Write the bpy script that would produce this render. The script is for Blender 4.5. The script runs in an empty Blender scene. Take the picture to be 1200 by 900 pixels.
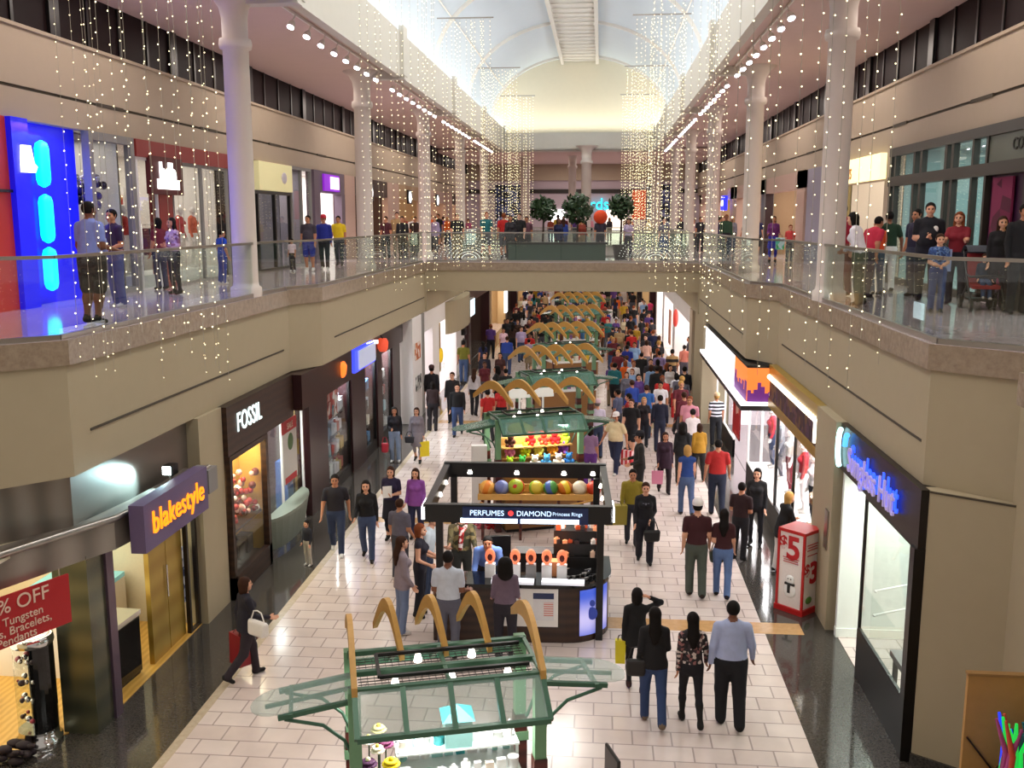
COVE, WALK, TRUSS, WORLD, EXPO = 105, 92, 430, .5, 0.
import bpy, bmesh, math, random
import numpy as np
from mathutils import Vector, Matrix
random.seed(7)
PI = math.pi
SC = bpy.context.scene
COL = SC.collection
def R(d): return math.radians(d)

# ------------------------------------------------------------------ materials
def lin(c):
    return tuple((x/12.92 if x <= .04045 else ((x+.055)/1.055)**2.4) for x in c)
def hx(h):
    h = h.lstrip('#'); return tuple(int(h[i:i+2], 16)/255 for i in (0, 2, 4))
MATS = {}
def mat(name, col=(.8, .8, .8), rough=.6, metal=0., emit=0., ecol=None, var=.06, scale=30., bump=0., spec=.5):
    """plain procedural material: principled with a little noise in the base colour"""
    if name in MATS: return MATS[name]
    if isinstance(col, str): col = hx(col)
    m = bpy.data.materials.new(name); m.use_nodes = True
    nt = m.node_tree; b = nt.nodes['Principled BSDF']
    c = lin(col)
    b.inputs['Roughness'].default_value = rough
    b.inputs['Metallic'].default_value = metal
    b.inputs['Specular IOR Level'].default_value = spec
    b.inputs['Base Color'].default_value = (*c, 1)
    if var > 0 or bump > 0:
        tc = nt.nodes.new('ShaderNodeTexCoord'); n = nt.nodes.new('ShaderNodeTexNoise')
        n.inputs['Scale'].default_value = scale; n.inputs['Detail'].default_value = 3
        nt.links.new(tc.outputs['Object'], n.inputs['Vector'])
        if var > 0:
            mx = nt.nodes.new('ShaderNodeMix'); mx.data_type = 'RGBA'
            mx.inputs['A'].default_value = (*[x*(1-var) for x in c], 1)
            mx.inputs['B'].default_value = (*[min(1, x*(1+var)) for x in c], 1)
            nt.links.new(n.outputs['Fac'], mx.inputs['Factor'])
            nt.links.new(mx.outputs['Result'], b.inputs['Base Color'])
        if bump > 0:
            bp = nt.nodes.new('ShaderNodeBump'); bp.inputs['Strength'].default_value = bump; bp.inputs['Distance'].default_value = .02
            nt.links.new(n.outputs['Fac'], bp.inputs['Height']); nt.links.new(bp.outputs['Normal'], b.inputs['Normal'])
    if emit > 0:
        e = lin(hx(ecol) if isinstance(ecol, str) else (ecol or col))
        b.inputs['Emission Color'].default_value = (*e, 1)
        b.inputs['Emission Strength'].default_value = emit
        m.cycles.emission_sampling = 'NONE' if emit < 3 else 'AUTO'
    MATS[name] = m
    return m

def glass_mat(name, tint=(.86, .93, .9), rough=.0, refl=1.45):
    if name in MATS: return MATS[name]
    m = bpy.data.materials.new(name); m.use_nodes = True
    nt = m.node_tree; nt.nodes.clear()
    out = nt.nodes.new('ShaderNodeOutputMaterial'); mx = nt.nodes.new('ShaderNodeMixShader')
    lw = nt.nodes.new('ShaderNodeLayerWeight'); lw.inputs['Blend'].default_value = .5     # thin pane: symmetric fresnel
    pw = nt.nodes.new('ShaderNodeMath'); pw.operation = 'POWER'; pw.inputs[1].default_value = 5
    nt.links.new(lw.outputs['Facing'], pw.inputs[0])
    fr = nt.nodes.new('ShaderNodeMath'); fr.operation = 'MULTIPLY_ADD'; fr.inputs[1].default_value = .6; fr.inputs[2].default_value = .05 if refl > 1.4 else .025
    nt.links.new(pw.outputs[0], fr.inputs[0])
    tr = nt.nodes.new('ShaderNodeBsdfTransparent'); tr.inputs['Color'].default_value = (*tint, 1)
    gl = nt.nodes.new('ShaderNodeBsdfGlossy'); gl.inputs['Roughness'].default_value = rough
    nt.links.new(fr.outputs[0], mx.inputs[0]); nt.links.new(tr.outputs[0], mx.inputs[1]); nt.links.new(gl.outputs[0], mx.inputs[2])
    nt.links.new(mx.outputs[0], out.inputs['Surface'])
    MATS[name] = m
    return m

def brick_mat(name, c1, c2, cm, bw, bh, rough=.25, mortar=.012, coat=.0, rot=0.):
    if name in MATS: return MATS[name]
    m = bpy.data.materials.new(name); m.use_nodes = True
    nt = m.node_tree; b = nt.nodes['Principled BSDF']
    g = nt.nodes.new('ShaderNodeNewGeometry'); mp = nt.nodes.new('ShaderNodeMapping')
    mp.inputs['Rotation'].default_value = (0, 0, rot)
    nt.links.new(g.outputs['Position'], mp.inputs['Vector'])
    br = nt.nodes.new('ShaderNodeTexBrick')
    br.inputs['Scale'].default_value = 1.; br.inputs['Brick Width'].default_value = bw; br.inputs['Row Height'].default_value = bh
    br.inputs['Mortar Size'].default_value = mortar; br.inputs['Mortar Smooth'].default_value = .1; br.inputs['Bias'].default_value = 0
    br.inputs['Color1'].default_value = (*lin(hx(c1)), 1); br.inputs['Color2'].default_value = (*lin(hx(c2)), 1)
    br.inputs['Mortar'].default_value = (*lin(hx(cm)), 1)
    nt.links.new(mp.outputs[0], br.inputs['Vector'])
    n = nt.nodes.new('ShaderNodeTexNoise'); n.inputs['Scale'].default_value = 2.5; n.inputs['Detail'].default_value = 5
    nt.links.new(g.outputs['Position'], n.inputs['Vector'])
    mx = nt.nodes.new('ShaderNodeMix'); mx.data_type = 'RGBA'; mx.blend_type = 'MULTIPLY'; mx.inputs['Factor'].default_value = .25
    nt.links.new(br.outputs['Color'], mx.inputs['A']); nt.links.new(n.outputs['Fac'], mx.inputs['B'])
    nt.links.new(mx.outputs['Result'], b.inputs['Base Color'])
    b.inputs['Roughness'].default_value = rough
    b.inputs['Coat Weight'].default_value = coat; b.inputs['Coat Roughness'].default_value = .08
    MATS[name] = m
    return m

def stone_mat(name, c1, c2, rough=.2, scale=18., detail=8, coat=0., bump=0.):
    if name in MATS: return MATS[name]
    m = bpy.data.materials.new(name); m.use_nodes = True
    nt = m.node_tree; b = nt.nodes['Principled BSDF']
    g = nt.nodes.new('ShaderNodeNewGeometry')
    n = nt.nodes.new('ShaderNodeTexNoise'); n.inputs['Scale'].default_value = scale; n.inputs['Detail'].default_value = detail
    n.inputs['Roughness'].default_value = .7
    nt.links.new(g.outputs['Position'], n.inputs['Vector'])
    cr = nt.nodes.new('ShaderNodeValToRGB')
    cr.color_ramp.elements[0].position = .35; cr.color_ramp.elements[0].color = (*lin(hx(c1)), 1)
    cr.color_ramp.elements[1].position = .65; cr.color_ramp.elements[1].color = (*lin(hx(c2)), 1)
    nt.links.new(n.outputs['Fac'], cr.inputs[0]); nt.links.new(cr.outputs[0], b.inputs['Base Color'])
    b.inputs['Roughness'].default_value = rough; b.inputs['Coat Weight'].default_value = coat; b.inputs['Coat Roughness'].default_value = .05
    if bump:
        bp = nt.nodes.new('ShaderNodeBump'); bp.inputs['Strength'].default_value = bump; bp.inputs['Distance'].default_value = .01
        nt.links.new(n.outputs['Fac'], bp.inputs['Height']); nt.links.new(bp.outputs['Normal'], b.inputs['Normal'])
    MATS[name] = m
    return m

def wave_mat(name, c1, c2, scale=3., rough=.5, axis='Z', dist=2.5, metal=0., hard=False, coord='Object', emit=0.):
    """bands: wood grain, cloth stripes, brushed metal, checks"""
    if name in MATS: return MATS[name]
    m = bpy.data.materials.new(name); m.use_nodes = True
    nt = m.node_tree; b = nt.nodes['Principled BSDF']
    tc = nt.nodes.new('ShaderNodeTexCoord')
    w = nt.nodes.new('ShaderNodeTexWave'); w.bands_direction = axis
    w.inputs['Scale'].default_value = scale; w.inputs['Distortion'].default_value = dist; w.inputs['Detail'].default_value = 3
    nt.links.new(tc.outputs[coord], w.inputs['Vector'])
    cr = nt.nodes.new('ShaderNodeValToRGB')
    cr.color_ramp.elements[0].color = (*lin(hx(c1)), 1); cr.color_ramp.elements[1].color = (*lin(hx(c2)), 1)
    if hard:
        cr.color_ramp.interpolation = 'CONSTANT'; cr.color_ramp.elements[1].position = .5
    nt.links.new(w.outputs['Fac'], cr.inputs[0]); nt.links.new(cr.outputs[0], b.inputs['Base Color'])
    if emit:
        nt.links.new(cr.outputs[0], b.inputs['Emission Color']); b.inputs['Emission Strength'].default_value = emit
        m.cycles.emission_sampling = 'NONE'
    b.inputs['Roughness'].default_value = rough; b.inputs['Metallic'].default_value = metal
    MATS[name] = m
    return m

def blotch_mat(name, cols, scale=6., rough=.8, emit=0.):
    """constant patches of several colours (prints, posters, floral cloth, mixed goods)"""
    if name in MATS: return MATS[name]
    m = bpy.data.materials.new(name); m.use_nodes = True
    nt = m.node_tree; b = nt.nodes['Principled BSDF']
    tc = nt.nodes.new('ShaderNodeTexCoord')
    v = nt.nodes.new('ShaderNodeTexVoronoi'); v.inputs['Scale'].default_value = scale
    nt.links.new(tc.outputs['Object'], v.inputs['Vector'])
    s = nt.nodes.new('ShaderNodeSeparateColor'); nt.links.new(v.outputs['Color'], s.inputs[0])
    cr = nt.nodes.new('ShaderNodeValToRGB'); cr.color_ramp.interpolation = 'CONSTANT'
    while len(cr.color_ramp.elements) < len(cols): cr.color_ramp.elements.new(.5)
    for i, c in enumerate(cols):
        cr.color_ramp.elements[i].position = i/len(cols); cr.color_ramp.elements[i].color = (*lin(hx(c)), 1)
    nt.links.new(s.outputs[0], cr.inputs[0]); nt.links.new(cr.outputs[0], b.inputs['Base Color'])
    if emit:
        nt.links.new(cr.outputs[0], b.inputs['Emission Color']); b.inputs['Emission Strength'].default_value = emit
        m.cycles.emission_sampling = 'NONE'
    b.inputs['Roughness'].default_value = rough
    MATS[name] = m
    return m

# ------------------------------------------------------------------ meshes
class MB:
    def __init__(s): s.v = []; s.f = []; s.mi = []; s.sm = []
    def add(s, vs, fs, mi=0, smooth=False):
        o = len(s.v); s.v += [tuple(v) for v in vs]
        for f in fs: s.f.append(tuple(i+o for i in f)); s.mi.append(mi); s.sm.append(smooth)
        return s
    def box(s, x0, x1, y0, y1, z0, z1, mi=0):
        v = [(x, y, z) for z in (z0, z1) for y in (y0, y1) for x in (x0, x1)]
        return s.add(v, [(0, 2, 3, 1), (4, 5, 7, 6), (0, 1, 5, 4), (2, 6, 7, 3), (0, 4, 6, 2), (1, 3, 7, 5)], mi)
    def cbox(s, c, d, mi=0, rz=0.):
        M = Matrix.Rotation(rz, 3, 'Z'); v = []
        for z in (-1, 1):
            for y in (-1, 1):
                for x in (-1, 1):
                    p = M @ Vector((x*d[0]/2, y*d[1]/2, z*d[2]/2)); v.append((c[0]+p.x, c[1]+p.y, c[2]+p.z))
        return s.add(v, [(0, 2, 3, 1), (4, 5, 7, 6), (0, 1, 5, 4), (2, 6, 7, 3), (0, 4, 6, 2), (1, 3, 7, 5)], mi)
    def prism(s, pts, z0, z1, mi=0, mtop=None):
        """pts: plan polygon counter-clockwise"""
        n = len(pts); v = [(x, y, z0) for x, y in pts]+[(x, y, z1) for x, y in pts]
        s.add(v, [(i, (i+1) % n, n+(i+1) % n, n+i) for i in range(n)], mi)
        s.add(v, [tuple(range(n))[::-1]], mi); s.add(v, [tuple(range(n, 2*n))], mi if mtop is None else mtop)
        return s
    def bar(s, a, b, w, h=None, mi=0):
        """square bar from a to b"""
        a = Vector(a); b = Vector(b); d = (b-a).normalized(); h = h or w
        up = Vector((0, 0, 1)) if abs(d.z) < .95 else Vector((0, 1, 0))
        x = d.cross(up).normalized(); y = x.cross(d).normalized(); v = []
        for p in (a, b):
            for i, j in ((-1, -1), (1, -1), (1, 1), (-1, 1)): v.append(p+x*i*w/2+y*j*h/2)
        return s.add(v, [(3, 2, 1, 0), (4, 5, 6, 7), (0, 1, 5, 4), (1, 2, 6, 5), (2, 3, 7, 6), (3, 0, 4, 7)], mi)
    def tube(s, pts, r, n=8, mi=0, cap=True):
        pts = [Vector(p) for p in pts]; rs = r if isinstance(r, (list, tuple)) else [r]*len(pts)
        o = len(s.v); v = []; f = []; x = None
        for i, p in enumerate(pts):
            d = (pts[min(i+1, len(pts)-1)]-pts[max(i-1, 0)]).normalized()
            if x is None:
                up = Vector((0, 0, 1)) if abs(d.z) < .9 else Vector((1, 0, 0)); x = d.cross(up).normalized()
            else:
                x = (x-d*x.dot(d)).normalized()
            y = d.cross(x)
            for k in range(n):
                a = 2*PI*k/n; v.append(p+(x*math.cos(a)+y*math.sin(a))*rs[i])
        for i in range(len(pts)-1):
            for k in range(n): f.append((i*n+k, i*n+(k+1) % n, (i+1)*n+(k+1) % n, (i+1)*n+k))
        s.add(v, f, mi, True)
        if cap: s.add(v, [tuple(range(n))[::-1], tuple(range((len(pts)-1)*n, len(pts)*n))], mi)
        return s
    def lathe(s, prof, c=(0, 0, 0), n=20, mi=0, smooth=True, sy=1.):
        v = []; f = []
        for r, z in prof:
            for k in range(n):
                a = 2*PI*k/n; v.append((c[0]+r*math.cos(a), c[1]+sy*r*math.sin(a), c[2]+z))
        for i in range(len(prof)-1):
            for k in range(n): f.append((i*n+k, i*n+(k+1) % n, (i+1)*n+(k+1) % n, (i+1)*n+k))
        s.add(v, f, mi, smooth)
        s.add(v, [tuple(range(n))[::-1], tuple(range((len(prof)-1)*n, len(prof)*n))], mi)
        return s
    def ball(s, c, r, n=10, m=6, mi=0, sq=(1, 1, 1)):
        v = [(c[0], c[1], c[2]-r*sq[2])]; f = []
        for i in range(1, m):
            t = PI*i/m
            for k in range(n):
                a = 2*PI*k/n; v.append((c[0]+r*sq[0]*math.sin(t)*math.cos(a), c[1]+r*sq[1]*math.sin(t)*math.sin(a), c[2]-r*sq[2]*math.cos(t)))
        v.append((c[0], c[1], c[2]+r*sq[2])); L = len(v)-1
        for k in range(n):
            f.append((0, 1+(k+1) % n, 1+k)); f.append((L, L-n+k, L-n+(k+1) % n))
            for i in range(m-2): f.append((1+i*n+k, 1+i*n+(k+1) % n, 1+(i+1)*n+(k+1) % n, 1+(i+1)*n+k))
        return s.add(v, f, mi, True)
    def plate(s, poly, y0, y1, mi=0):
        """outline in x,z extruded along y"""
        n = len(poly); v = [(x, y0, z) for x, z in poly]+[(x, y1, z) for x, z in poly]
        s.add(v, [(i, n+i, n+(i+1) % n, (i+1) % n) for i in range(n)], mi)
        return s.add(v, [tuple(range(n)), tuple(range(n, 2*n))[::-1]], mi)
    def strip(s, top, bot, th=None, mi=0):
        """ribbon between two point rows (for curved bands)"""
        n = len(top); v = [Vector(p) for p in top]+[Vector(p) for p in bot]
        return s.add(v, [(i, i+1, n+i+1, n+i) for i in range(n-1)], mi)
    def mesh(s, name, mats):
        me = bpy.data.meshes.new(name); me.from_pydata([tuple(v) for v in s.v], [], s.f)
        for m in (mats if isinstance(mats, (list, tuple)) else [mats]): me.materials.append(m)
        me.polygons.foreach_set('material_index', s.mi); me.polygons.foreach_set('use_smooth', s.sm)
        me.update(); return me
    def build(s, name, mats, parent=None, loc=None, rz=0., fix=True):
        me = s.mesh(name, mats)
        if fix:
            b = bmesh.new(); b.from_mesh(me); bmesh.ops.recalc_face_normals(b, faces=b.faces); b.to_mesh(me); b.free()
        return link(name, me, parent, loc, rz)

def link(name, data, parent=None, loc=None, rz=0.):
    o = bpy.data.objects.new(name, data); COL.objects.link(o)
    if loc is not None: o.location = loc
    if rz: o.rotation_euler = (0, 0, rz)
    if parent is not None: o.parent = parent
    return o
def tag(o, label, cat, group=None, kind=None):
    o['label'] = label; o['category'] = cat
    if group: o['group'] = group
    if kind: o['kind'] = kind
    return o
def struct(o, label=None, cat=None):
    o['kind'] = 'structure'
    if label: o['label'] = label
    if cat: o['category'] = cat
    return o
def empty(name, label, cat, loc=(0, 0, 0), rz=0., group=None):
    o = link(name, None, None, loc, rz); o.empty_display_size = .2
    return tag(o, label, cat, group)
def text(name, body, size, m, parent=None, loc=(0, 0, 0), rot=(0, 0, 0), ext=.015, align='CENTER', sx=1., shear=0., bold=0., sp=1.):
    cu = bpy.data.curves.new(name, 'FONT'); cu.body = body; cu.space_character = sp; cu.size = size; cu.extrude = ext
    cu.align_x = align; cu.align_y = 'CENTER'; cu.shear = shear; cu.offset = bold
    cu.materials.append(m)
    o = link(name, cu, parent); o.location = loc; o.rotation_euler = rot; o.scale = (sx, 1, 1)
    return o
def bevel(o, w=.01, seg=2):
    md = o.modifiers.new('bevel', 'BEVEL'); md.width = w; md.segments = seg; md.limit_method = 'ANGLE'
    return o
def copy_thing(o, loc=None, rz=None, label=None):
    c = o.copy(); COL.objects.link(c)
    for ch in o.children:
        d = ch.copy(); COL.objects.link(d); d.parent = c
        for g in ch.children:
            e = g.copy(); COL.objects.link(e); e.parent = d
    if loc is not None: c.location = loc
    if rz is not None: c.rotation_euler = (0, 0, rz)
    if label: c['label'] = label
    return c
# ------------------------------------------------------------------ people: one smooth surface per body
def surfnet(f, o, h):
    s = f < 0; nx, ny, nz = f.shape
    cs = (nx-1, ny-1, nz-1); cnt = np.zeros(cs, np.float32); acc = [np.zeros(cs, np.float32) for _ in range(3)]
    def cut(a, c): return a[c[0]:c[0]+nx-1, c[1]:c[1]+ny-1, c[2]:c[2]+nz-1]
    for ax in range(3):
        for u in (0, 1):
            for w in (0, 1):
                c0 = [0, 0, 0]; c0[(ax+1) % 3] = u; c0[(ax+2) % 3] = w; c1 = list(c0); c1[ax] = 1
                f0 = cut(f, c0); f1 = cut(f, c1); m = cut(s, c0) != cut(s, c1)
                t = np.where(m, f0/np.where(m, f0-f1, 1), 0).astype(np.float32)
                cnt += m; acc[ax] += t
                acc[(ax+1) % 3] += m*u; acc[(ax+2) % 3] += m*w
    cm = cnt > 0; idx = -np.ones(cs, np.int64); n = int(cm.sum()); idx[cm] = np.arange(n)
    ijk = np.argwhere(cm)
    V = np.stack([ijk[:, a]+acc[a][cm]/cnt[cm] for a in range(3)], 1)*h+np.array(o)
    Fs = []
    for ax in range(3):
        b, c = (ax+1) % 3, (ax+2) % 3
        sl0 = [slice(None)]*3; sl1 = [slice(None)]*3
        sl0[ax] = slice(0, -1); sl1[ax] = slice(1, None)
        for q in (b, c): sl0[q] = slice(1, -1); sl1[q] = slice(1, -1)
        a0 = s[tuple(sl0)]; a1 = s[tuple(sl1)]
        e = np.argwhere(a0 != a1)
        if len(e) == 0: continue
        fl = a0[tuple(e.T)]
        e = e.copy(); e[:, b] += 1; e[:, c] += 1
        def cell(db, dc):
            q = e.copy(); q[:, b] += db; q[:, c] += dc; return idx[tuple(q.T)]
        q = np.stack([cell(-1, -1), cell(0, -1), cell(0, 0), cell(-1, 0)], 1)
        q[~fl] = q[~fl][:, ::-1]
        Fs.append(q)
    F = np.concatenate(Fs); F = F[(F >= 0).all(1)]
    return V, F
def smin(a, b, k):
    h = np.clip(.5+.5*(b-a)/k, 0, 1); return b*(1-h)+a*h-k*h*(1-h)
class Prim:
    __slots__ = ('a', 'b', 'r1', 'r2', 'lab', 'sc', 'neg', 'arm')
    def __init__(s, a, b, r1, r2, lab, sc=None, neg=False):
        s.a = np.array(a, float); s.b = np.array(b, float); s.r1 = r1; s.r2 = r2; s.lab = lab; s.sc = sc; s.neg = neg; s.arm = False
    def d(s, P):
        a, b = s.a, s.b; q = P-a; ba = b-a
        if s.sc is not None:
            q = q/s.sc; ba = ba/s.sc
        L = float(ba@ba)
        if L < 1e-9: return (np.sqrt((q*q).sum(-1))-s.r1)*(1 if s.sc is None else min(s.sc))
        t = np.clip(q@ba/L, 0, 1); w = q-t[..., None]*ba
        return (np.sqrt((w*w).sum(-1))-(s.r1+(s.r2-s.r1)*t))*(1 if s.sc is None else min(s.sc))
def field(groups, P):
    tot = None
    for prims, k, *zm in groups:
        g = None
        for p in prims:
            if p.neg: continue
            d = p.d(P); g = d if g is None else smin(g, d, k)
        for p in prims:
            if p.neg: g = np.maximum(g, -p.d(P))
        if zm: g = np.maximum(g, zm[0]-P[..., 2])
        tot = g if tot is None else smin(tot, g, .018)
    return tot
def polygonise(groups, h, pad=.03, clip=None, hem=None):
    pr = [p for g in groups for p in g[0] if not p.neg]
    lo = np.full(3, 9.); hi = np.full(3, -9.)
    for p in pr:
        sc = np.ones(3) if p.sc is None else np.array(p.sc)
        for q, r in ((p.a, p.r1), (p.b, p.r2)):
            lo = np.minimum(lo, q-r*sc); hi = np.maximum(hi, q+r*sc)
    lo -= pad; hi += pad
    ax = [np.arange(lo[i], hi[i]+h, h) for i in range(3)]
    P = np.stack(np.meshgrid(*ax, indexing='ij'), -1)
    f = field(groups, P)
    if clip is not None: f = np.maximum(f, clip(P))
    V, F = surfnet(f.astype(np.float32), lo, h)
    C = V[F].mean(1); D = np.stack([p.d(C) for p in pr], 0); lab = np.array([p.lab for p in pr])[D.argmin(0)]
    if hem is not None:
        arm = np.array([p.arm for p in pr])[D.argmin(0)]; z = C[:, 2]
        lab = np.where(~arm & (z > hem) & (lab == BOT), TOP, lab); lab = np.where(~arm & (z < hem) & (lab == TOP), BOT, lab)
    return V, F, lab

SKIN, TOP, BOT, SHOE, EYE, LIP, ACC = range(7)
BODIES = {}
DEF = dict(w=1., fem=0, walk=0., lh=None, rh=None, lk=None, rk=None, la=None, ra=None, lab=8, rab=8, le=18, re=18, lin=0, rin=0,
           lean=0, hy=0, hp=0, sleeve='short', legs='jeans', coat=0, hs='short', grip=0, sit=0, child=0, boots=0, neckl=0)
def body_mesh(**kw):
    """returns (mesh, hair mesh, dict of local points). forward is +y, height 1.75 before scaling"""
    p = dict(DEF); p.update(kw); key = tuple(sorted(p.items()))
    if key in BODIES: return BODIES[key]
    w = p['w']; fem = p['fem']; wk = p['walk']; ch = p['child']
    g = lambda n, d: d if p[n] is None else p[n]
    lh, rh = g('lh', 24*wk), g('rh', -20*wk); lk, rk = g('lk', 8+4*abs(wk)), g('rk', 8+30*abs(wk))
    if wk < 0: lk, rk = rk, lk
    la, ra = g('la', -20*wk), g('ra', 22*wk)
    hipx = (.09+.006*fem)*(.6+.4*w); shx = (.182-.026*fem)*(.75+.25*w)*(1-.12*ch)
    hipz = .92; top, bot = TOP, BOT
    bulk = .85+.15*w if w < 1 else w
    legs = []; pts = {}
    for sgn, a, kn, nm in ((-1, lh, lk, 'L'), (1, rh, rk, 'R')):
        a, kn = R(a), R(kn); H = np.array([sgn*hipx, 0, hipz])
        K = H+.43*np.array([sgn*.03, math.sin(a), -math.cos(a)])
        A = K+.41*np.array([-sgn*.01, math.sin(a-kn), -math.cos(a-kn)])
        pitch = min(0, (a-kn))*.8
        fd = np.array([sgn*.12, math.cos(pitch), math.sin(pitch)]); up = np.array([0, -math.sin(pitch), math.cos(pitch)])
        g_ = []; lt = p['legs']
        tr = .088*bulk*(1+.05*fem)
        if lt in ('jeans', 'slacks'):
            e = .012 if lt == 'jeans' else .02
            g_ += [Prim(H, K, tr+e, .058*bulk+e, BOT), Prim(K, A-np.array([0, 0, .01]), .058*bulk+e, .048+e*1.3, BOT)]
        elif lt == 'leggings':
            g_ += [Prim(H, K, tr+.002, .056*bulk, BOT), Prim(K, K+(A-K)*.35, .055*bulk, .058*bulk, BOT), Prim(K+(A-K)*.35, A, .058*bulk, .038, SHOE if p['boots'] else BOT)]
        elif lt == 'shorts':
            g_ += [Prim(H, H+(K-H)*.92, tr+.022, .085*bulk, BOT), Prim(H, K, tr-.01, .056*bulk, SKIN), Prim(K, K+(A-K)*.35, .053*bulk, .055*bulk, SKIN), Prim(K+(A-K)*.35, A, .055*bulk, .036, SKIN)]
        elif lt == 'skirt':
            g_ += [Prim(H, K, tr-.01, .056*bulk, SKIN), Prim(K, K+(A-K)*.35, .053*bulk, .055*bulk, SKIN), Prim(K+(A-K)*.35, A, .055*bulk, .036, SKIN)]
        heel = A-up*.045-fd*.035; toe = A-up*.055+fd*.135
        g_ += [Prim(heel, toe, .043, .036, SHOE, None), Prim(A, A-up*.03, .046, .046, SHOE)]
        legs.append((g_, .03)); pts['foot'+nm] = min(heel[2]-.043, toe[2]-.036)
    # upper body, leaned about the pelvis
    le = R(p['lean']); piv = np.array([0, 0, .95])
    def L(q):
        q = np.array(q, float)-piv; c, s_ = math.cos(le), math.sin(le)
        return piv+np.array([q[0], c*q[1]+s_*q[2], -s_*q[1]+c*q[2]])
    fl = (1, .7, 1)
    T = [Prim((0, -.01, .93), L((0, 0, 1.04)), .165*(.35+.65*bulk)*(1+.04*fem), .15*bulk*(1-.06*fem), BOT, fl),
         Prim(L((0, 0, 1.02)), L((0, .005, 1.14)), .158*bulk*(1-.02*fem), .145*bulk*(1-.09*fem), TOP, fl),
         Prim(L((0, .005, 1.14)), L((0, .005, 1.31)), .148*bulk*(1-.09*fem), .172*(.5+.5*bulk)*(1-.09*fem), TOP, fl),
         Prim(L((-shx+.02, -.01, 1.405)), L((shx-.02, -.01, 1.405)), .062, .062, TOP),
         Prim(L((-.06, -.015, 1.44)), L((.06, -.015, 1.44)), .058, .058, TOP)]
    if fem and not ch: T += [Prim(L((sx*.075, .085, 1.285)), L((sx*.07, .09, 1.28)), .07, .07, TOP) for sx in (-1, 1)]
    if w > 1.12: T += [Prim(L((0, .07, 1.1)), L((0, .07, 1.16)), .14*w, .13*w, TOP)]
    drape = []; hem = .985
    if p['coat']:
        hem = .93-.24*p['coat']; drape = [([Prim(L((0, 0, 1.12)), (0, 0, hem-.1), .16*bulk, .2*bulk, TOP, (1, .78, 1))], .02, hem)]
    if p['legs'] == 'skirt': drape = [([Prim((0, 0, 1.0), (0, .01, .4), .165*bulk, .22*bulk, BOT, (1, .85, 1))], .02, .53)]
    neck = [Prim(L((0, -.015, 1.43)), L((0, .012, 1.56)), .058*(1-.1*fem), .052*(1-.1*fem), SKIN)]
    arms = []; hands = []
    for sgn, a, ab, el, inn, nm in ((-1, la, p['lab'], p['le'], p['lin'], 'L'), (1, ra, p['rab'], p['re'], p['rin'], 'R')):
        a, ab, el, inn = R(a), R(ab), R(el), R(inn)
        S = np.array([sgn*shx, -.01, 1.405])
        d1 = np.array([sgn*math.sin(ab), math.sin(a)*math.cos(ab), -math.cos(a)*math.cos(ab)])
        E_ = S+.285*d1
        b2 = ab*.4-inn
        d2 = np.array([sgn*math.sin(b2), math.sin(a+el)*math.cos(b2), -math.cos(a+el)*math.cos(b2)])
        W = E_+.245*d2
        S, E_, W = L(S), L(E_), L(W); d2 = (W-E_)/np.linalg.norm(W-E_)
        t_ = np.array([-sgn*.35, 1., .2]); t_ = t_-d2*(t_@d2)
        if np.linalg.norm(t_) < .5: t_ = np.array([-sgn*.5, 0, 1.]); t_ = t_-d2*(t_@d2)
        t_ /= np.linalg.norm(t_); n_ = np.cross(d2, t_)*sgn
        wf = .85+.15*bulk-.08*fem
        if p['sleeve'] == 'long':
            g_ = [Prim(S, E_, .066*wf, .052*wf, TOP), Prim(E_, W, .051*wf, .037, TOP), Prim(W, W+d2*.01, .028, .026, SKIN)]
        elif p['sleeve'] == 'short':
            M_ = S+(E_-S)*.62
            g_ = [Prim(S, M_, .068*wf, .062*wf, TOP), Prim(S, E_, .055*wf, .042*wf, SKIN), Prim(E_, W, .043*wf, .027, SKIN)]
        else:
            g_ = [Prim(S, S+(E_-S)*.12, .064*wf, .06*wf, TOP), Prim(S, E_, .055*wf, .04*wf, SKIN), Prim(E_, W, .041*wf, .027, SKIN)]
        for q_ in g_: q_.arm = True
        arms.append((g_, .02))
        cu = R(70 if p['grip'] else 22)
        H_ = []; pal = W+d2*.085
        hand_end = W+d2*.1
        for off, ln in ((.031, .072), (.011, .082), (-.009, .077), (-.028, .06)):
            kb = W+d2*(.088-abs(off-.005)*.25)+t_*off
            H_.append(Prim(W+d2*.0+t_*off*.45, kb, .0165, .0125, SKIN))
            da = d2*math.cos(cu*.6)+n_*math.sin(cu*.6); m1 = kb+da*ln*.5
            db = d2*math.cos(cu*1.7)+n_*math.sin(cu*1.7); m2 = m1+db*ln*.5
            H_ += [Prim(kb, m1, .0105, .0092, SKIN), Prim(m1, m2, .0092, .0075, SKIN)]
        tb = W+d2*.025+t_*.02; tm = tb+(d2*.65+t_*.7+n_*.25)*.042; te = tm+(d2*.9+t_*.2+n_*.35)*.03
        H_ += [Prim(tb, tm, .014, .011, SKIN), Prim(tm, te, .0108, .0085, SKIN), Prim(W-d2*.03, W+d2*.02, .027, .022, SKIN)]
        hands.append((H_, .009)); pts['hand'+nm] = W+d2*.08+n_*.012; pts['sh'+nm] = S; pts['elb'+nm] = E_
    # head (fine grid), turned by hy
    hc = L((0, .012, 1.60)); cy, sy = math.cos(R(p['hy'])), math.sin(R(p['hy'])); hpz = R(p['hp'])+le*.55
    k_ = 1+.12*ch
    def HD(q):
        x, y, z = q[0]*k_, (q[1]-.0)*k_, (q[2]-1.60)*k_
        y, z = math.cos(hpz)*y+math.sin(hpz)*z, -math.sin(hpz)*y+math.cos(hpz)*z
        return hc+np.array([cy*x-sy*y, sy*x+cy*y, z])
    fw = 1-.05*fem
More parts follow.
